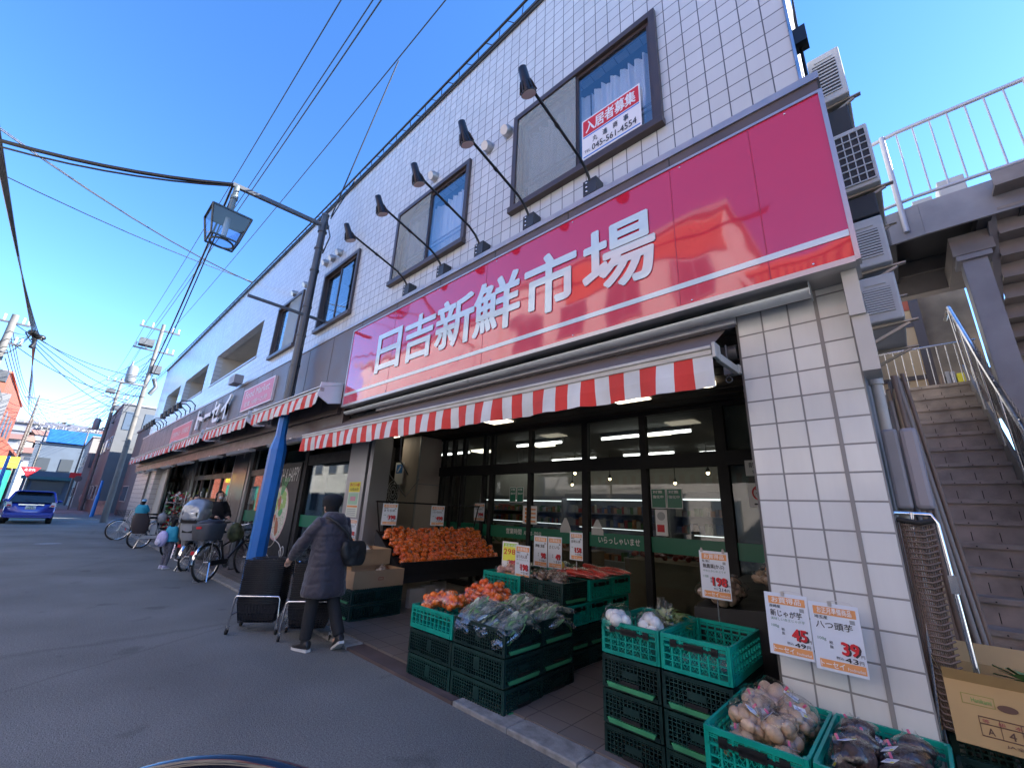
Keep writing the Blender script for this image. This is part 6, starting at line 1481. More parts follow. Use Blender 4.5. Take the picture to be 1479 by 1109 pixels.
# ================================================================ PEOPLE
skin = mat('skin', (.52, .32, .24), .5, nscale=9, namt=.06)
hairm = mat('hair_black', (.006, .005, .005), .85, bump=.5, bscale=90)
def ell(cx, cy, z, a, b, n=20, tx=0, ty=0, p=2.2):
    r = []
    for k in range(n):
        t = 2*math.pi*k/n; c, s = math.cos(t), math.sin(t)
        x = a*math.copysign(abs(c)**(2/p), c); y = b*math.copysign(abs(s)**(2/p), s); r.append((cx+x, cy+y, z+tx*x+ty*y))
    return r
def hand(g, w, d, s=1, curl=.5, side=1):
    """palm, four fingers of unequal length and a thumb; w wrist point, d direction of the hand"""
    w, d = Vector(w), Vector(d).normalized(); r = d.cross(Vector((0, 0, 1))).normalized(); n = r.cross(d)
    g.tube([w, w+d*.03*s, w+d*.075*s, w+d*.092*s], [.024*s, .030*s, .036*s, .030*s], 10, flat=1)
    for i, L in enumerate((.062, .072, .068, .052)):
        b = w+d*.085*s+r*(-.028+.0187*i)*s; p1 = b+(d-n*curl*.4).normalized()*L*.45*s; p2 = p1+(d-n*curl*1.4).normalized()*L*.35*s; p3 = p2+(d*.4-n*curl*2).normalized()*L*.25*s
        g.tube([b-d*.02*s, p1, p2, p3], [.0095*s, .009*s, .008*s, .006*s], 7)
    b = w+d*.03*s+r*.026*s*side; g.tube([b, b+(d*.6+r*side*.8)*.03*s, b+(d*1.0+r*side*.9)*.05*s-n*.01], [.012*s, .0105*s, .007*s], 7)
def person(name_label, loc, rz, H, J, colors, hem=.5, mask=False, vox=.013, hat=None, hair_len=.1, coat_w=1.0, shoe=None, cat='person'):
    """J: joint positions for a 1.6 m figure, scaled to height H"""
    s = H/1.6; t = thing('person', name_label, cat, loc, rz)
    V = lambda k: Vector(J[k])*s
    # body: one continuous surface
    g = MB()
    hd = V('head'); nk = V('neck'); ch = V('chest'); pv = V('pelvis')
    g.ball(hd, (.073*s, .09*s, .108*s), 16, 12); g.ball(hd+Vector((0, .012, -.055))*s, (.055*s, .07*s, .06*s), 12, 8)
    g.ball(hd+Vector((0, .094, -.018))*s, (.012*s, .018*s, .022*s), 8, 6)
    for sx in (-1, 1): g.ball(hd+Vector((sx*.074, -.005, -.01))*s, (.012*s, .02*s, .03*s), 8, 6)
    g.tube([hd+Vector((0, -.015, -.05))*s, nk, ch+Vector((0, 0, .06))*s], [.05*s, .05*s, .08*s], 12)
    g.loft([ell(pv.x, pv.y, pv.z-.08*s, .13*s, .10*s), ell(pv.x, pv.y, pv.z, .16*s, .11*s), ell((pv.x+ch.x)/2, (pv.y+ch.y)/2, (pv.z+ch.z)/2, .13*s, .095*s), ell(ch.x, ch.y, ch.z, .16*s, .11*s), ell(ch.x, ch.y, ch.z+.1*s, .12*s, .08*s)])
    for sd in 'LR':
        sh, el, wr = V('sh'+sd), V('el'+sd), V('wr'+sd)
        g.tube([ch+Vector((0, 0, .05))*s, sh, (sh+el)/2, el, (el*.4+wr*.6), wr], [.06*s, .052*s, .045*s, .038*s, .034*s, .024*s], 10)
        hand(g, wr-(wr-el).normalized()*.01, (wr-el)+Vector(J.get('hd'+sd, (0, 0, 0))), s, .6, 1 if sd == 'L' else -1)
        hp, kn, an = V('hip'+sd), V('kn'+sd), V('an'+sd)
        g.tube([pv, hp, (hp+kn)/2, kn, (kn*.6+an*.4), an], [.09*s, .085*s, .072*s, .052*s, .050*s, .034*s], 12)
        g.ball(an+Vector((0, .03, -.03))*s, (.035*s, .07*s, .03*s), 8, 6)
    body = g.obj('body', skin, t); remesh(body, vox*.62, 2)
    # trousers
    g = MB()
    g.loft([ell(pv.x, pv.y, pv.z-.1*s, .15*s, .12*s), ell(pv.x, pv.y, pv.z+.05*s, .165*s, .125*s), ell(pv.x, pv.y, pv.z+.12*s, .15*s, .11*s)])
    for sd in 'LR':
        hp, kn, an = V('hip'+sd), V('kn'+sd), V('an'+sd); fl = Vector((0, 0, .03*s))
        g.tube([pv, hp, (hp+kn)/2, kn, (kn*.5+an*.5), an+fl], [.10*s, .098*s, .086*s, .070*s, .066*s, .060*s], 14)
    o = g.obj('trousers', colors['legs'], t); remesh(o, vox, 3)
    # shoes
    for sd in 'LR':
        an = V('an'+sd); a = J.get('toe'+sd, (0, 1, 0)); d = Vector(a).normalized(); g = MB()
        u = Vector((0, 0, 1)); r = d.cross(u).normalized(); u = r.cross(d); pts = [an+Vector((0, 0, .005))*s, an-u*.035*s]
        c0 = an-u*.045*s
        ring = lambda off, w, h, z: [c0+d*off*s+r*w*s*math.cos(q_)+u*(z+h*math.sin(q_))*s for q_ in [2*math.pi*k/14 for k in range(14)]]
        g.loft([ring(-.075, .02, .02, .01), ring(-.065, .036, .042, .03), ring(-.02, .038, .055, .035), ring(.05, .043, .04, .018), ring(.11, .045, .028, .006), ring(.15, .034, .022, .0), ring(.165, .012, .012, -.004)])
        g.tube([an+Vector((0, 0, .06))*s, an, c0+u*.02*s], [.042*s, .044*s, .042*s], 12)
        sh_ = g.obj('shoe', colors['shoes'], t)
        g = MB(); sole = [(-.078, .026), (-.06, .038), (0, .037), (.06, .047), (.12, .047), (.155, .034), (.172, .0)]
        P_ = [(x, w) for x, w in sole]+[(x, -w) for x, w in sole[::-1][1:]]
        top = [c0+d*x*s+r*w*s-u*.006*s for x, w in P_]; bot = [p-u*.026*s for p in top]; n = len(top)
        g.add(top+bot, [tuple(range(n)), tuple(range(n, 2*n))[::-1]]+[(i, (i+1) % n, n+(i+1) % n, n+i) for i in range(n)]); so_ = g.obj('sole', colors.get('sole', white), sh_)
    # coat
    g = MB(); W_ = coat_w
    top = ch.z+.13*s; hz = hem*s
    L = [(hz, .235, .185), (hz+.05*s, .238, .188), ((hz+pv.z)/2, .225, .178), (pv.z+.04*s, .212, .165), ((pv.z+ch.z)/2, .20, .155), (ch.z-.02*s, .20, .152), (ch.z+.05*s, .185, .140), (top-.03*s, .145, .115), (top, .075, .08)]
    rings = []
    for z, a, b in L:
        u = (z-hz)/(top-hz); cx = pv.x*(1-u)+ch.x*u; cy = pv.y*(1-u)+ch.y*u; rings.append(ell(cx, cy, z, a*s*W_, b*s*W_, 28, 0, 0, 2.4))
    g.loft(rings)
    for sd in 'LR':
        sh, el, wr = V('sh'+sd), V('el'+sd), V('wr'+sd); c2 = ch+Vector((0, 0, .04))*s
        g.tube([c2, sh+Vector((0, 0, -.0)), (sh*.6+el*.4), el, (el*.5+wr*.5), wr], [.08*s, .080*s*W_, .076*s*W_, .068*s*W_, .062*s*W_, .050*s*W_], 14)
    if J.get('hood'):
        g.loft([ell(ch.x, ch.y-.02*s, top-.075*s, .14*s, .125*s), ell(nk.x, nk.y-.035*s, top-.03*s, .150*s, .135*s), ell(nk.x, nk.y-.04*s, top+.02*s, .135*s, .125*s), ell(nk.x, nk.y-.03*s, top+.065*s, .105*s, .10*s), ell(nk.x, nk.y-.02*s, top+.08*s, .07*s, .07*s)])
        g.ball(nk+Vector((0, -.115, -.03))*s, (.12*s, .06*s, .07*s), 14, 8)
    else: g.tube([nk+Vector((0, 0, -.05))*s, nk+Vector((0, .0, .0))*s], [.09*s, .068*s], 14)
    co = g.obj('coat', colors['coat'], t)
    remesh(co, vox, 5)
    me = co.data
    for v in me.vertices:
        p = v.co
        n = v.normal
        q = p.z/s; seam = math.exp(-((((q*6.6+.30*noise.noise(p*4)) % 1)-.5)/.09)**2)
        dis = -.0055*seam*(1 if J.get('quilt') else .0)+.014*noise.noise(Vector((p.x*9, p.y*9, p.z*4)))+.005*noise.noise(p*26)
        v.co = p+n*dis*s
    # hair / hat
    g = MB(); g.ball(hd+Vector((0, -.018, .014))*s, (.088*s, .098*s, .108*s), 16, 10); g.ball(hd+Vector((0, -.05, -.05-hair_len*.3))*s, (.075*s, .055*s, (.06+hair_len*.5)*s), 12, 8)
    # open the face
    hr_ = g.obj('hair', hairm, t); remesh(hr_, vox*.7, 2)
    bm = bmesh.new(); bm.from_mesh(hr_.data)
    kill = [v for v in bm.verts if (v.co-hd).y > .032*s and (v.co-hd).z < .055*s and abs((v.co-hd).x) < .075*s]
    bmesh.ops.delete(bm, geom=kill, context='VERTS'); bm.to_mesh(hr_.data); bm.free()
    if hat == 'cap':
        g = MB(); c = hd+Vector((0, -.005, .05))*s
        g.loft([ell(c.x, c.y, c.z-.06*s, .086*s, .102*s), ell(c.x, c.y-.004*s, c.z-.025*s, .097*s, .112*s), ell(c.x, c.y-.01*s, c.z+.015*s, .107*s, .121*s), ell(c.x, c.y-.014*s, c.z+.048*s, .102*s, .116*s), ell(c.x, c.y-.014*s, c.z+.074*s, .080*s, .092*s), ell(c.x, c.y-.012*s, c.z+.090*s, .045*s, .055*s), ell(c.x, c.y-.012*s, c.z+.094*s, .01*s, .01*s)])
        g.loft([ell(c.x, c.y+.05*s, c.z-.06*s, .075*s, .075*s), ell(c.x, c.y+.045*s, c.z-.045*s, .082*s, .080*s)])
        o = g.obj('hat', mat('hat_black', (.010, .011, .014), .9, bump=.6, bscale=80), t); remesh(o, .009, 5)
    if hat == 'helmet':
        g = MB(); c = hd+Vector((0, -.005, .03))*s
        g.loft([ell(c.x, c.y, c.z, .105*s, .12*s), ell(c.x, c.y, c.z+.05*s, .103*s, .118*s), ell(c.x, c.y, c.z+.09*s, .075*s, .09*s), ell(c.x, c.y, c.z+.11*s, .02*s, .02*s)]); o = g.obj('helmet', mat('helmet_blue', (.25, .50, .70), .3), t)
        g = MB()
        for k in (-1, 0, 1): g.box(c.x+k*.04*s-.008, c.x+k*.04*s+.008, c.y-.09*s, c.y+.09*s, c.z+.07*s, c.z+(.114-.03*abs(k))*s)
        g.obj('vents', bluep, o)
    if mask:
        g = MB(); c = hd+Vector((0, .055, -.04))*s; g.ball(c, (.055*s, .045*s, .045*s), 14, 8); g.obj('face_mask', mat('mask_white', (.72, .74, .76), .7), t)
        for sx in (-1, 1):
            g = MB(); g.ball(hd+Vector((sx*.028, .082, .012))*s, (.011*s, .008*s, .007*s), 8, 5); g.obj('eye', blk, t)
    return t
J0 = dict(head=(0, .02, 1.475), neck=(0, 0, 1.35), chest=(0, 0, 1.20), pelvis=(0, 0, .88), shL=(-.165, 0, 1.285), shR=(.165, 0, 1.285), elL=(-.225, -.02, 1.02), elR=(.225, -.02, 1.02), wrL=(-.22, .07, .80), wrR=(.22, .07, .80),
          hipL=(-.085, 0, .84), hipR=(.085, 0, .84), knL=(-.09, .02, .46), knR=(.09, .02, .46), anL=(-.09, -.01, .075), anR=(.09, -.01, .075))
coatm = mat('coat_plum', (.033, .028, .040), .62, nscale=5, namt=.12, bump=.45, bscale=34, sheen=.3)
J = dict(J0); J.update(head=(-.01, .10, 1.475), neck=(0, .05, 1.355), chest=(0, .025, 1.20), shL=(-.175, .03, 1.285), shR=(.175, .03, 1.285), elL=(-.255, .16, 1.055), wrL=(-.235, .36, .90), elR=(.24, .07, 1.03), wrR=(.17, .28, .96), hdL=(0, .1, -.1),
    hipL=(-.085, 0, .84), knL=(-.10, .03, .46), anL=(-.12, .02, .075), toeL=(-.15, 1, -.02), hipR=(.085, 0, .84), knR=(.10, -.06, .46), anR=(.13, -.21, .115), toeR=(.25, .9, -.55), hood=True, quilt=True)
woman = person('person seen from behind in a long plum padded coat and black beret', (-5.02, 2.38, 0), R_(98), 1.60, J,
    dict(coat=coatm, legs=mat('trousers_black', (.012, .013, .016), .8, bump=.3, bscale=40), shoes=mat('trainer_black', (.02, .02, .022), .5), sole=mat('sole_white', (.6, .6, .58), .5)), hem=.52, vox=.011, hat='cap', hair_len=.05, coat_w=1.0)
# her shoulder bag
bagm = mat('bag_black', (.010, .011, .013), .55, nscale=8, namt=.3, bump=.5, bscale=30)
t = thing('shoulder_bag', 'black soft shoulder bag hanging at the back of the padded coat', 'bag', (-5.02, 2.38, 0), R_(98))
g = MB(); rings = []
for j in range(9):
    u = j/8; z = .84+.26*u; a = .165*(math.sin(math.pi*(.25+.62*(1-u)))**.6); b = .085*(1-u*.45)
    rings.append(ell(.17+.03*(1-u), -.19, z, a, b, 24, 0, 0, 2.6))
g.loft(rings); o = g.obj('pouch', bagm, t); remesh(o, .012, 4)
for v in o.data.vertices: v.co += v.normal*.012*noise.noise(v.co*13)
g = MB(); g.tube([(.14, -.20, 1.09), (.06, -.185, 1.20), (-.06, -.15, 1.30), (-.13, -.08, 1.355), (-.12, .03, 1.36)], .016, 8, flat=.4); g.obj('strap', bagm, t)
# masked adults behind the bicycles
dk = mat('coat_black', (.015, .015, .018), .8, bump=.4, bscale=20); olive = mat('coat_olive', (.10, .09, .06), .8, bump=.4, bscale=20)
J = dict(J0); J.update(elL=(-.25, .08, 1.04), wrL=(-.15, .28, 1.0), elR=(.25, .08, 1.04), wrR=(.15, .28, 1.0))
person('person in a black hooded coat and white face mask standing behind the bicycles', (-13.3, 3.12, .0), R_(-75), 1.72, J, dict(coat=dk, legs=MT['trousers_black'], shoes=MT['trainer_black']), hem=.6, mask=True, vox=.022, hair_len=.2)
person('person with long dark hair and a white mask, left of the black coat', (-13.75, 2.72, .0), R_(-80), 1.60, J, dict(coat=olive, legs=MT['trousers_black'], shoes=MT['trainer_black']), hem=.55, mask=True, vox=.022, hair_len=.25)
J = dict(J0); J.update(wrL=(-.2, .12, .86), wrR=(.2, .12, .86))
teal = mat('coat_teal', (.02, .30, .42), .7, bump=.4, bscale=20); patt = mat('leggings_pattern', (.12, .12, .15), .8, nscale=50, namt=.8); boot = mat('boot_lilac', (.55, .52, .66), .6)
person('small child in teal jacket and pale boots standing beside the bicycles', (-12.3, 2.14, 0), R_(20), 1.04, J, dict(coat=teal, legs=patt, shoes=boot), hem=.85, vox=.018, hair_len=.12, coat_w=1.1)
t = thing('backpack', 'lilac backpack worn by the small child beside the bicycles', 'backpack', (-12.3, 2.14, 0), R_(20))
g = MB(); g.ball((0, -.17, .62), (.14, .09, .17), 14, 10); o = g.obj('pack_body', mat('lilac_fabric', (.50, .46, .72), .6, nscale=22, namt=.15), t); remesh(o, .015, 2)
g = MB(); g.ball((0, -.235, .56), (.09, .04, .08), 12, 8); g.obj('pocket', mat('lilac_light', (.62, .60, .75), .6), t)
# child in the rear bicycle seat
J = dict(J0); J.update(hipL=(-.09, .05, .9), knL=(-.12, .36, .92), anL=(-.12, .40, .60), hipR=(.09, .05, .9), knR=(.12, .36, .92), anR=(.12, .40, .60), elL=(-.24, .06, 1.05), wrL=(-.16, .25, 1.0), elR=(.24, .06, 1.05), wrR=(.16, .25, 1.0))
person('small child in a blue helmet sitting in the white bicycle rear seat', (-17.28, 2.12, .42), R_(60), .98, J, dict(coat=teal, legs=patt, shoes=boot), hem=.85, mask=True, vox=.018, hat='helmet', coat_w=1.1)
person('person walking far down the street near the red cabinet', (-58, 2.6, 0), R_(90), 1.7, J0, dict(coat=mat('coat_lightgrey', (.35, .36, .38), .8), legs=MT['trousers_black'], shoes=MT['trainer_black']), hem=.7, vox=.035)

# ================================================================ BICYCLES
def bicycle(loc, rz, label, fm, R=.33, low=False, fenders=chrome, basket_f=False, lean=0):
    t = thing('bicycle', label, 'bicycle', loc, rz); t.rotation_euler = (lean, 0, rz); WB = 1.08
    for nm, x in (('rear', 0), ('front', WB)):
        g = MB(); g.tube([(x+R*math.cos(a), 0, R+R*math.sin(a)) for a in [k*math.pi/20 for k in range(40)]], .019, 8, closed=True); ty = g.obj('wheel', rubber, t)
        g = MB(); g.tube([(x+(R-.028)*math.cos(a), 0, R+(R-.028)*math.sin(a)) for a in [k*math.pi/20 for k in range(40)]], .011, 6, closed=True); g.obj('rim', chrome, ty)
        g = MB()
        for k in range(28):
            a = k*math.pi/14; b = a+(.5 if k % 2 else -.5); s = 1 if k % 4 < 2 else -1
            g.cyl((x+.03*math.cos(b), s*.03, R+.03*math.sin(b)), (x+(R-.03)*math.cos(a), 0, R+(R-.03)*math.sin(a)), .0018, 4, cap=False)
        g.cyl((x, -.045, R), (x, .045, R), .022, 10); g.obj('spokes', steel, ty)
        g = MB(); pts = [(x+(R+.035)*math.cos(a), R+(R+.035)*math.sin(a)) for a in [R_(d) for d in range(0 if nm == 'rear' else 20, 186 if nm == 'rear' else 150, 12)]]
        rings = [[(p[0], y, p[1]+(0 if abs(y) < .02 else -.01)) for y in (-.028, -.015, .015, .028)] for p in pts]; g.loft(rings, cap=False, closed=False); g.obj('mudguard', fenders, t, fix=False)
    bb = Vector((.45, 0, .28)); st_ = Vector((.30, 0, .72)); hdt = Vector((.88, 0, .86)); hdb = Vector((.93, 0, .66)); ax = Vector((0, 0, R)); fx = Vector((WB, 0, R))
    g = MB(); g.tube([bb, st_], .018, 10); g.tube([hdt, hdb], .021, 10)
    if low: g.tube([hdb, (.7, 0, .36), bb], .030, 10); g.tube([(.84, 0, .74), (.62, 0, .46), (.38, 0, .5)], .016, 8)
    else: g.tube([hdb, bb], .020, 10); g.tube([(.885, 0, .82), (.34, 0, .60)], .018, 10)
    for s in (-1, 1): g.tube([bb+Vector((0, s*.04, 0)), ax+Vector((0, s*.06, 0))], .011, 8); g.tube([st_+Vector((0, s*.015, -.05)), ax+Vector((0, s*.06, 0))], .009, 8); g.tube([hdb+Vector((0, s*.02, -.02)), (WB-.03, s*.055, .5), fx+Vector((0, s*.05, 0))], .012, 8)
    g.obj('frame', fm, t)
    g = MB(); g.cyl(st_, st_+Vector((-.04, 0, .12)), .013, 8); g.obj('seat_post', steel, t)
    g = MB(); c = st_+Vector((-.05, 0, .15)); g.loft([[(c.x+x, c.y+w*math.cos(a), c.z+h*math.sin(a)) for a in [2*math.pi*k/12 for k in range(12)]] for x, w, h in ((-.14, .03, .02), (-.11, .085, .035), (-.03, .08, .035), (.05, .035, .028), (.13, .02, .018), (.15, .008, .01))]); g.obj('saddle', rubber, t)
    g = MB(); s0 = hdt+Vector((-.03, 0, .13)); g.tube([hdt, s0], .014, 8); g.tube([s0+Vector((-.17, -.27, .06)), s0+Vector((-.05, -.24, .07)), s0+Vector((.03, -.10, .02)), s0, s0+Vector((.03, .10, .02)), s0+Vector((-.05, .24, .07)), s0+Vector((-.17, .27, .06))], .011, 8); g.obj('handlebar', chrome, t)
    for s in (-1, 1): g = MB(); g.tube([s0+Vector((-.18, s*.272, .06)), s0+Vector((-.07, s*.25, .07))], .016, 8); g.obj('grip', rubber, t)
    g = MB(); g.tube([bb+Vector((.0, -.06, 0)), bb+Vector((0, .06, 0))], .02, 10); g.tube([bb+Vector((0, -.05, 0)), bb+Vector((0, -.04, 0))], .09, 20); g.bar(bb+Vector((0, -.07, 0)), bb+Vector((.10, -.07, -.13)), .02, .012); g.bar(bb+Vector((0, .07, 0)), bb+Vector((-.10, .07, .13)), .02, .012); g.obj('crank', steel, t)
    for p in ((.10, -.10, -.13), (-.10, .10, .13)): g = MB(); c = bb+Vector(p); g.box(c.x-.04, c.x+.04, c.y-.04, c.y+.04, c.z-.01, c.z+.01); g.obj('pedal', rubber, t)
    g = MB(); g.box(.02, .46, -.075, -.055, .27, .36); g.obj('chain_case', fm if low else black, t)
    g = MB(); 
    for s in (-1, 1): g.bar((.0, s*.06, R), (-.10, s*.14, .0), .018, .012)
    g.bar((-.10, -.14, .008), (-.10, .14, .008), .018, .012); g.obj('kickstand', steel, t)
    g = MB()
    for s in (-1, 1): g.cyl((-.20, s*.07, .72), (.26, s*.07, .72), .006, 6); g.cyl((-.02, s*.07, .72), (0, s*.06, R), .006, 6)
    g.obj('carrier', steel, t)
    g = MB(); g.box(-.385, -.37, -.03, .03, .50, .56); g.obj('reflector', redp, t)
    if basket_f:
        g = MB()
        for z in (.80, .86, .92, .98): q = .17+.02*(z-.8)/.2; g.tube([(1.10-q, -q, z), (1.10+q, -q, z), (1.10+q, q, z), (1.10-q, q, z)], .004, 5, closed=True)
        for k in range(10):
            u = -1+2*k/9
            for s in (-1, 1): g.cyl((1.10+u*.165, s*.165, .78), (1.10+u*.19, s*.19, 1.0), .003, 4); g.cyl((1.10+s*.165, u*.165, .78), (1.10+s*.19, u*.19, 1.0), .003, 4)
            g.cyl((1.10+u*.165, -.165, .78), (1.10+u*.165, .165, .78), .003, 4)
        g.obj('basket', black, t)
    return t
frb = mat('frame_black', (.012, .012, .013), .3); frw = mat('frame_white', (.62, .62, .60), .3); frs = mat('frame_silver', (.45, .46, .48), .3, .6)
bA = bicycle((-10.12, 2.43, 0), R_(128), 'dark bicycle with a big grey lidded rear basket, nearest to the blue post', frb, lean=R_(-4))
greyfab = mat('bag_grey_fabric', (.085, .09, .10), .8, nscale=9, namt=.15, bump=.4, bscale=50)
g = MB(); rings = [ell(-.08, 0, z, a, b, 24, 0, 0, 5) for z, a, b in ((.74, .20, .15), (.76, .22, .17), (.98, .25, .20), (1.03, .255, .205), (1.035, .25, .20), (1.06, .15, .12))]; g.loft(rings); o = g.obj('rear_basket', greyfab, bA)
g = MB(); g.box(-.34, -.325, -.05, .05, .95, .99); g2 = g.obj('badge', redp, o)
g = MB(); g.ball((-.05, .0, 1.06), (.24, .20, .06), 14, 8); g.ball((.16, .05, 1.07), (.14, .15, .05), 12, 8); o = g.obj('basket_cover', mat('cover_navy', (.03, .035, .05), .6, bump=.6, bscale=14), bA); remesh(o, .02, 2)
t = thing('rucksack', 'olive and black rucksack in front of the big grey bicycle basket', 'rucksack', (-10.42, 2.86, 0), R_(128)); g = MB(); g.ball((0, 0, .86), (.14, .13, .20), 14, 10); g.ball((.08, -.06, .82), (.08, .07, .12), 10, 8); o = g.obj('pack_body', mat('olive_fabric', (.07, .08, .03), .7, nscale=12, namt=.5), t); remesh(o, .015, 2)
for v in o.data.vertices: v.co += v.normal*.02*noise.noise(v.co*11)
bB = bicycle((-11.75, 2.42, 0), R_(140), 'silver electric bicycle with a grey covered rear child seat', frs, .28, True)
seatg = mat('seat_grey', (.33, .34, .35), .45, nscale=5, namt=.08)
g = MB(); rings = [ell(x, 0, z, a, b, 24, 0, 0, 3.5) for x, z, a, b in ((-.02, .62, .17, .15), (-.03, .70, .20, .18), (-.05, .90, .21, .20), (-.07, 1.05, .20, .20), (-.10, 1.18, .17, .19))]; g.loft(rings); g.tube([(.05, -.17, .7), (.12, -.17, .45), (.15, -.17, .30)], [.07, .06, .05], 8); g.tube([(.05, .17, .7), (.12, .17, .45), (.15, .17, .30)], [.07, .06, .05], 8); seat = g.obj('child_seat', seatg, bB)
g = MB(); rings = [ell(x, 0, z, a, b, 20, 0, 0, 3) for x, z, a, b in ((-.07, 1.04, .25, .235), (-.05, 1.20, .27, .25), (-.02, 1.34, .25, .24), (.02, 1.44, .18, .19), (.04, 1.49, .08, .1))]; g.loft(rings); cov = g.obj('rain_cover', mat('cover_silver', (.36, .38, .40), .25, .3, bump=.8, bscale=9), seat); remesh(cov, .02, 2)
for v in cov.data.vertices: v.co += v.normal*.03*noise.noise(v.co*7)
g = MB(); g.box(-.30, -.24, -.15, .15, .98, 1.20); g.box(-.245, -.235, -.1, .1, .78, .84); g.obj('cover_bag', black, seat)
bC = bicycle((-17.3, 2.25, 0), R_(92), 'white electric bicycle carrying a small child in its rear seat', frw, .28, True)
g = MB(); g.box(.20, .34, -.05, .05, .38, .66); g.obj('battery', mat('battery_white', (.60, .60, .58), .35), bC)
g = MB(); rings = [ell(x, 0, z, a, b, 20, 0, 0, 4) for x, z, a, b in ((-.05, .42, .16, .16), (-.06, .56, .20, .20), (-.08, .80, .21, .21), (-.12, 1.0, .15, .20))]; g.loft(rings, cap=False); g.obj('child_seat', mat('seat_brown', (.06, .045, .045), .7), bC)
g = MB(); g.ball((.42, 0, .86), (.13, .15, .16), 14, 10); g.obj('front_cover', seatg, bC)
bD = bicycle((-20.5, 3.12, 0), R_(266), 'grey city bicycle with an empty front basket facing the street', frs, .33, True, basket_f=True)
bE = bicycle((-14.4, 2.6, 0), R_(120), 'dark bicycle half hidden behind the grey child seat bicycle', frb, basket_f=False)
# flower trolley and brown cartons
t = thing('flower_rack', 'rack of red and white potted flowers behind the white bicycle', 'flower stand', (-19.2, 3.3, 0)); g = MB()
for z in (.35, .85, 1.3): g.box(-.8, .8, -.25, .25, z, z+.03)
for x in (-.78, .78):
    for y in (-.23, .23): g.box(x-.02, x+.02, y-.02, y+.02, 0, 1.5)
g.obj('rack', steel, t); r6 = random.Random(4); g = MB()
for i in range(240):
    z0 = (.38, .88, 1.33)[i % 3]; p = Vector((r6.uniform(-.78, .78), r6.uniform(-.24, .2), z0+r6.uniform(.08, .32))); a = Vector((r6.gauss(0, 1), r6.gauss(0, 1), r6.gauss(0, 1))).normalized()*.07; b = a.cross(Vector((.3, .2, 1))).normalized()*.05
    g.add([p-a, p+b, p+a, p-b], [(0,1,2,3)], mi=r6.choice([0, 0, 1, 2, 2]))
g.obj('flowers', [redp, whitep, leafm[1]], t, fix=False)
for i, (x, z, w) in enumerate(((-16.9, .9, .45), (-16.2, .9, .4), (-16.6, 1.22, .5))):
    open_box('cardboard_box', x-w, x+w, 3.2, 3.7, z, z+.3, card, ['left brown carton on the trolley behind the bicycles', 'right brown carton on the trolley behind the bicycles', 'upper brown carton on the trolley behind the bicycles'][i])
t = thing('trolley', 'tall steel trolley carrying brown cartons behind the bicycles', 'trolley', (-16.6, 3.45, 0)); g = MB(); g.box(-1, 1, -.3, .3, .84, .89); g.box(-1, 1, -.3, .3, .2, .24)
for x in (-.97, .97):
    for y in (-.28, .28): g.cyl((x, y, .05), (x, y, 1.7), .018, 8)
g.obj('trolley_frame', steel, t); g = MB()
for x in (-.97, .97):
    for y in (-.28, .28): g.cyl((x-.02, y, .05), (x+.02, y, .05), .05, 10)
g.obj('wheels', rubber, t)

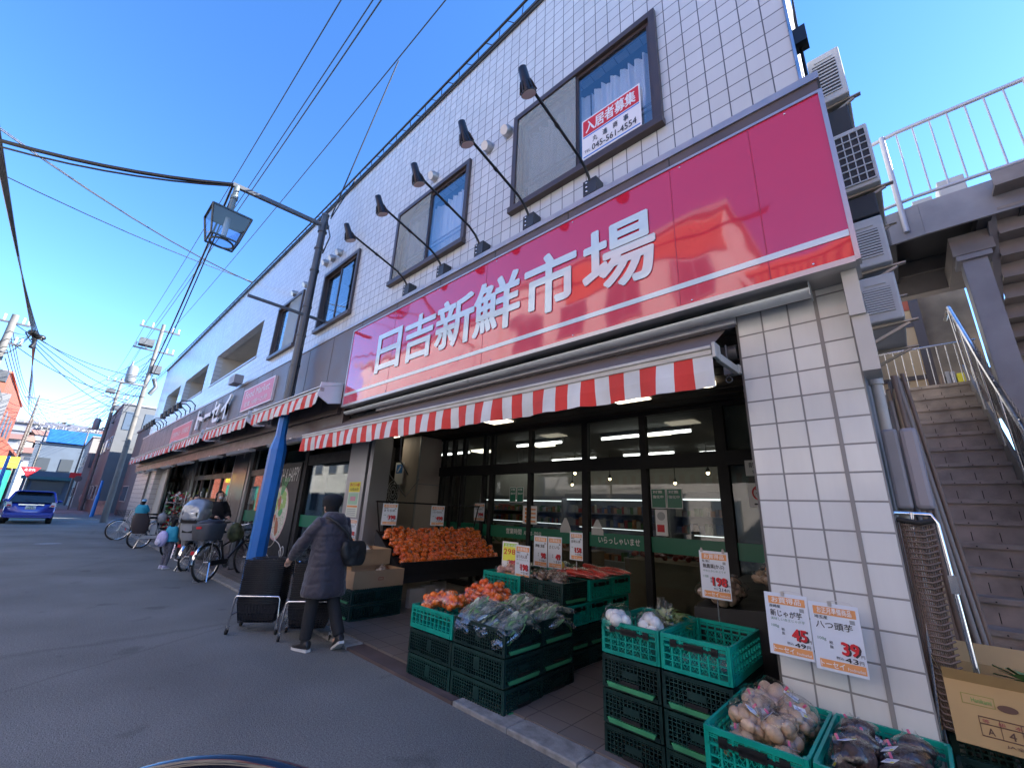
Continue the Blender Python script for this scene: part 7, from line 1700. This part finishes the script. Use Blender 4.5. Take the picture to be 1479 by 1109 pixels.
# ================================================================ CAR
def car(loc, rz, label, paint, name='parked_car'):
    t = thing(name, label, 'car', loc, rz); L_, Wd = 3.95, 1.69
    prof = [(.02, .30), (.0, .55), (.05, .80), (.10, .98), (.55, 1.02), (2.75, .98), (3.55, .84), (3.85, .68), (3.93, .48), (3.90, .28), (3.5, .22), (.3, .22)]
    st_ = [(-1.0, .93, .96), (-.97, .99, 1.0), (-.6, 1.0, 1.0), (.6, 1.0, 1.0), (.97, .99, 1.0), (1.0, .93, .96)]
    g = MB(); rings = []
    for (y, k, kz) in st_:
        rings.append([(1.97+(x-1.97)*k*(1-.03*abs(y)**3), y*Wd/2*(1-.05*((z-.6)/.4)**2), .6+(z-.6)*kz) for x, z in prof])
    g.loft(rings); g.obj('body', paint, t, sub=1)
    g = MB(); lo = [(.12, -.80, .98), (2.85, -.80, .97), (2.85, .80, .97), (.12, .80, .98)]; mid = [(.28, -.72, 1.28), (2.25, -.72, 1.30), (2.25, .72, 1.30), (.28, .72, 1.28)]; hi = [(.46, -.62, 1.49), (1.75, -.62, 1.50), (1.75, .62, 1.50), (.46, .62, 1.49)]
    g.loft([lo, mid, hi], smooth=False); g.obj('cabin_glass', mat('car_glass', (.015, .018, .02), .06, spec=.8), t, bevel=.04)
    g = MB(); g.loft([[(.36, -.66, 1.44), (1.95, -.66, 1.45), (1.95, .66, 1.45), (.36, .66, 1.44)], [(.42, -.60, 1.52), (1.75, -.60, 1.53), (1.75, .60, 1.53), (.42, .60, 1.52)]], smooth=False); g.box(.26, .46, -.58, .58, 1.47, 1.51)
    for s in (-1, 1):
        for (a, b, c, d, e, f) in ((.10, .80, .98, .42, .63, 1.47), (2.85, .80, .97, 1.8, .63, 1.48), (1.35, .80, .97, 1.3, .64, 1.47)): g.bar((a, s*b, c), (d, s*e, f), .09, .05)
    g.obj('roof', paint, t, bevel=.02)
    g = MB(); g.box(-.03, .12, -.80, .80, .28, .52); g.box(-.05, .0, -.7, .7, .36, .46); g.obj('rear_bumper', paint, t, bevel=.04)
    g = MB(); g.box(-.02, .02, -.42, .42, .86, .90); g.obj('garnish', chrome, t)
    g = MB(); g.box(-.035, -.02, -.17, .17, .68, .83); pl_ = g.obj('number_plate', whitep, t); g = MB()
    for k in range(5): g.box(-.038, -.034, -.13+.055*k, -.10+.055*k, .70, .76)
    g.box(-.038, -.034, -.08, .08, .78, .81); g.obj('characters', greenp, pl_)
    for s in (-1, 1):
        g = MB(); g.loft([[(-.015, s*.60, .80), (-.015, s*.80, .78), (.0, s*.81, .98), (.0, s*.66, 1.0)], [(.12, s*.60, .80), (.22, s*.84, .78), (.25, s*.83, 1.0), (.12, s*.66, 1.0)]], smooth=False); tl = g.obj('tail_lamp', mat('tail_clear', (.55, .50, .50), .12), t); g = MB(); g.box(-.022, -.0, min(s*.64, s*.76), max(s*.64, s*.76), .81, .87); g.obj('lens', redp, tl)
        g = MB(); g.ball((2.5, s*.95, 1.02), (.07, .10, .07), 10, 8); g.obj('mirror', paint, t)
        for x in (.68, 3.15):
            g = MB(); g.tube([(x, s*.64, .31), (x, s*.66, .31), (x, s*.83, .31), (x, s*.845, .31)], [.29, .31, .31, .28], 24); wh = g.obj('wheel', rubber, t); g = MB(); g.tube([(x, s*.80, .31), (x, s*.85, .31)], .19, 18); g.obj('rim', steel, wh)
    g = MB(); g.bar((-.0, .0, 1.12), (.14, .25, 1.10), .015, .015); g.obj('wiper', rubber, t)
    return t
bluec = mat('car_blue', (.015, .03, .28), .22, .35, coat=.8); darkc = mat('car_black', (.012, .010, .018), .12, .2, coat=1)
car((-30.8, -.30, 0), R_(180), 'small blue hatchback driving away down the street', bluec, 'hatchback')
# scooter whose screen rim pokes into the bottom of the frame
t = thing('motor_scooter', 'dark scooter windscreen rim at the very bottom edge of the photo', 'scooter', (-1.28, .475, 0), R_(-50))
g = MB(); N = 20; arc = [(0, -.34+.68*k/N, .898-.075*((k/N-.5)*2)**2) for k in range(N+1)]; g.tube(arc, .020, 8)
g.obj('screen_rim', darkc, t)
g = MB(); g.loft([[(x, y, z) for x, y, z in arc], [(-.06, y*.9, z-.14) for x, y, z in arc], [(-.02, y*.75, .55) for x, y, z in arc]], cap=False, closed=False); g.obj('windscreen', mat('screen_smoke', (.10, .09, .13), .12, spec=.7, coat=.5), t)
g = MB(); g.loft([ell(.06, 0, z, a, b) for z, a, b in ((.25, .10, .14), (.5, .14, .22), (.68, .12, .20), (.72, .05, .1))]); g.loft([ell(.75, 0, z, a, b) for z, a, b in ((.3, .35, .14), (.5, .4, .17), (.68, .36, .14), (.72, .25, .1))]); g.box(.1, .5, -.15, .15, .22, .28); g.obj('body', darkc, t)
for x in (-.05, 1.05): g = MB(); g.tube([(x+.2*math.cos(a), 0, .24+.2*math.sin(a)) for a in [k*math.pi/12 for k in range(24)]], .05, 8, closed=True); g.obj('wheel', rubber, t)
g = MB(); g.loft([ell(.72, 0, z, a, b) for z, a, b in ((.70, .3, .12), (.77, .32, .13), (.79, .2, .08))]); g.obj('seat', rubber, t)

# remove unused prototypes
for o in [o for o in bpy.data.objects if o.parent is None and o.get('label') == 'x']:
    for c in list(o.children_recursive): bpy.data.objects.remove(c)
    bpy.data.objects.remove(o)
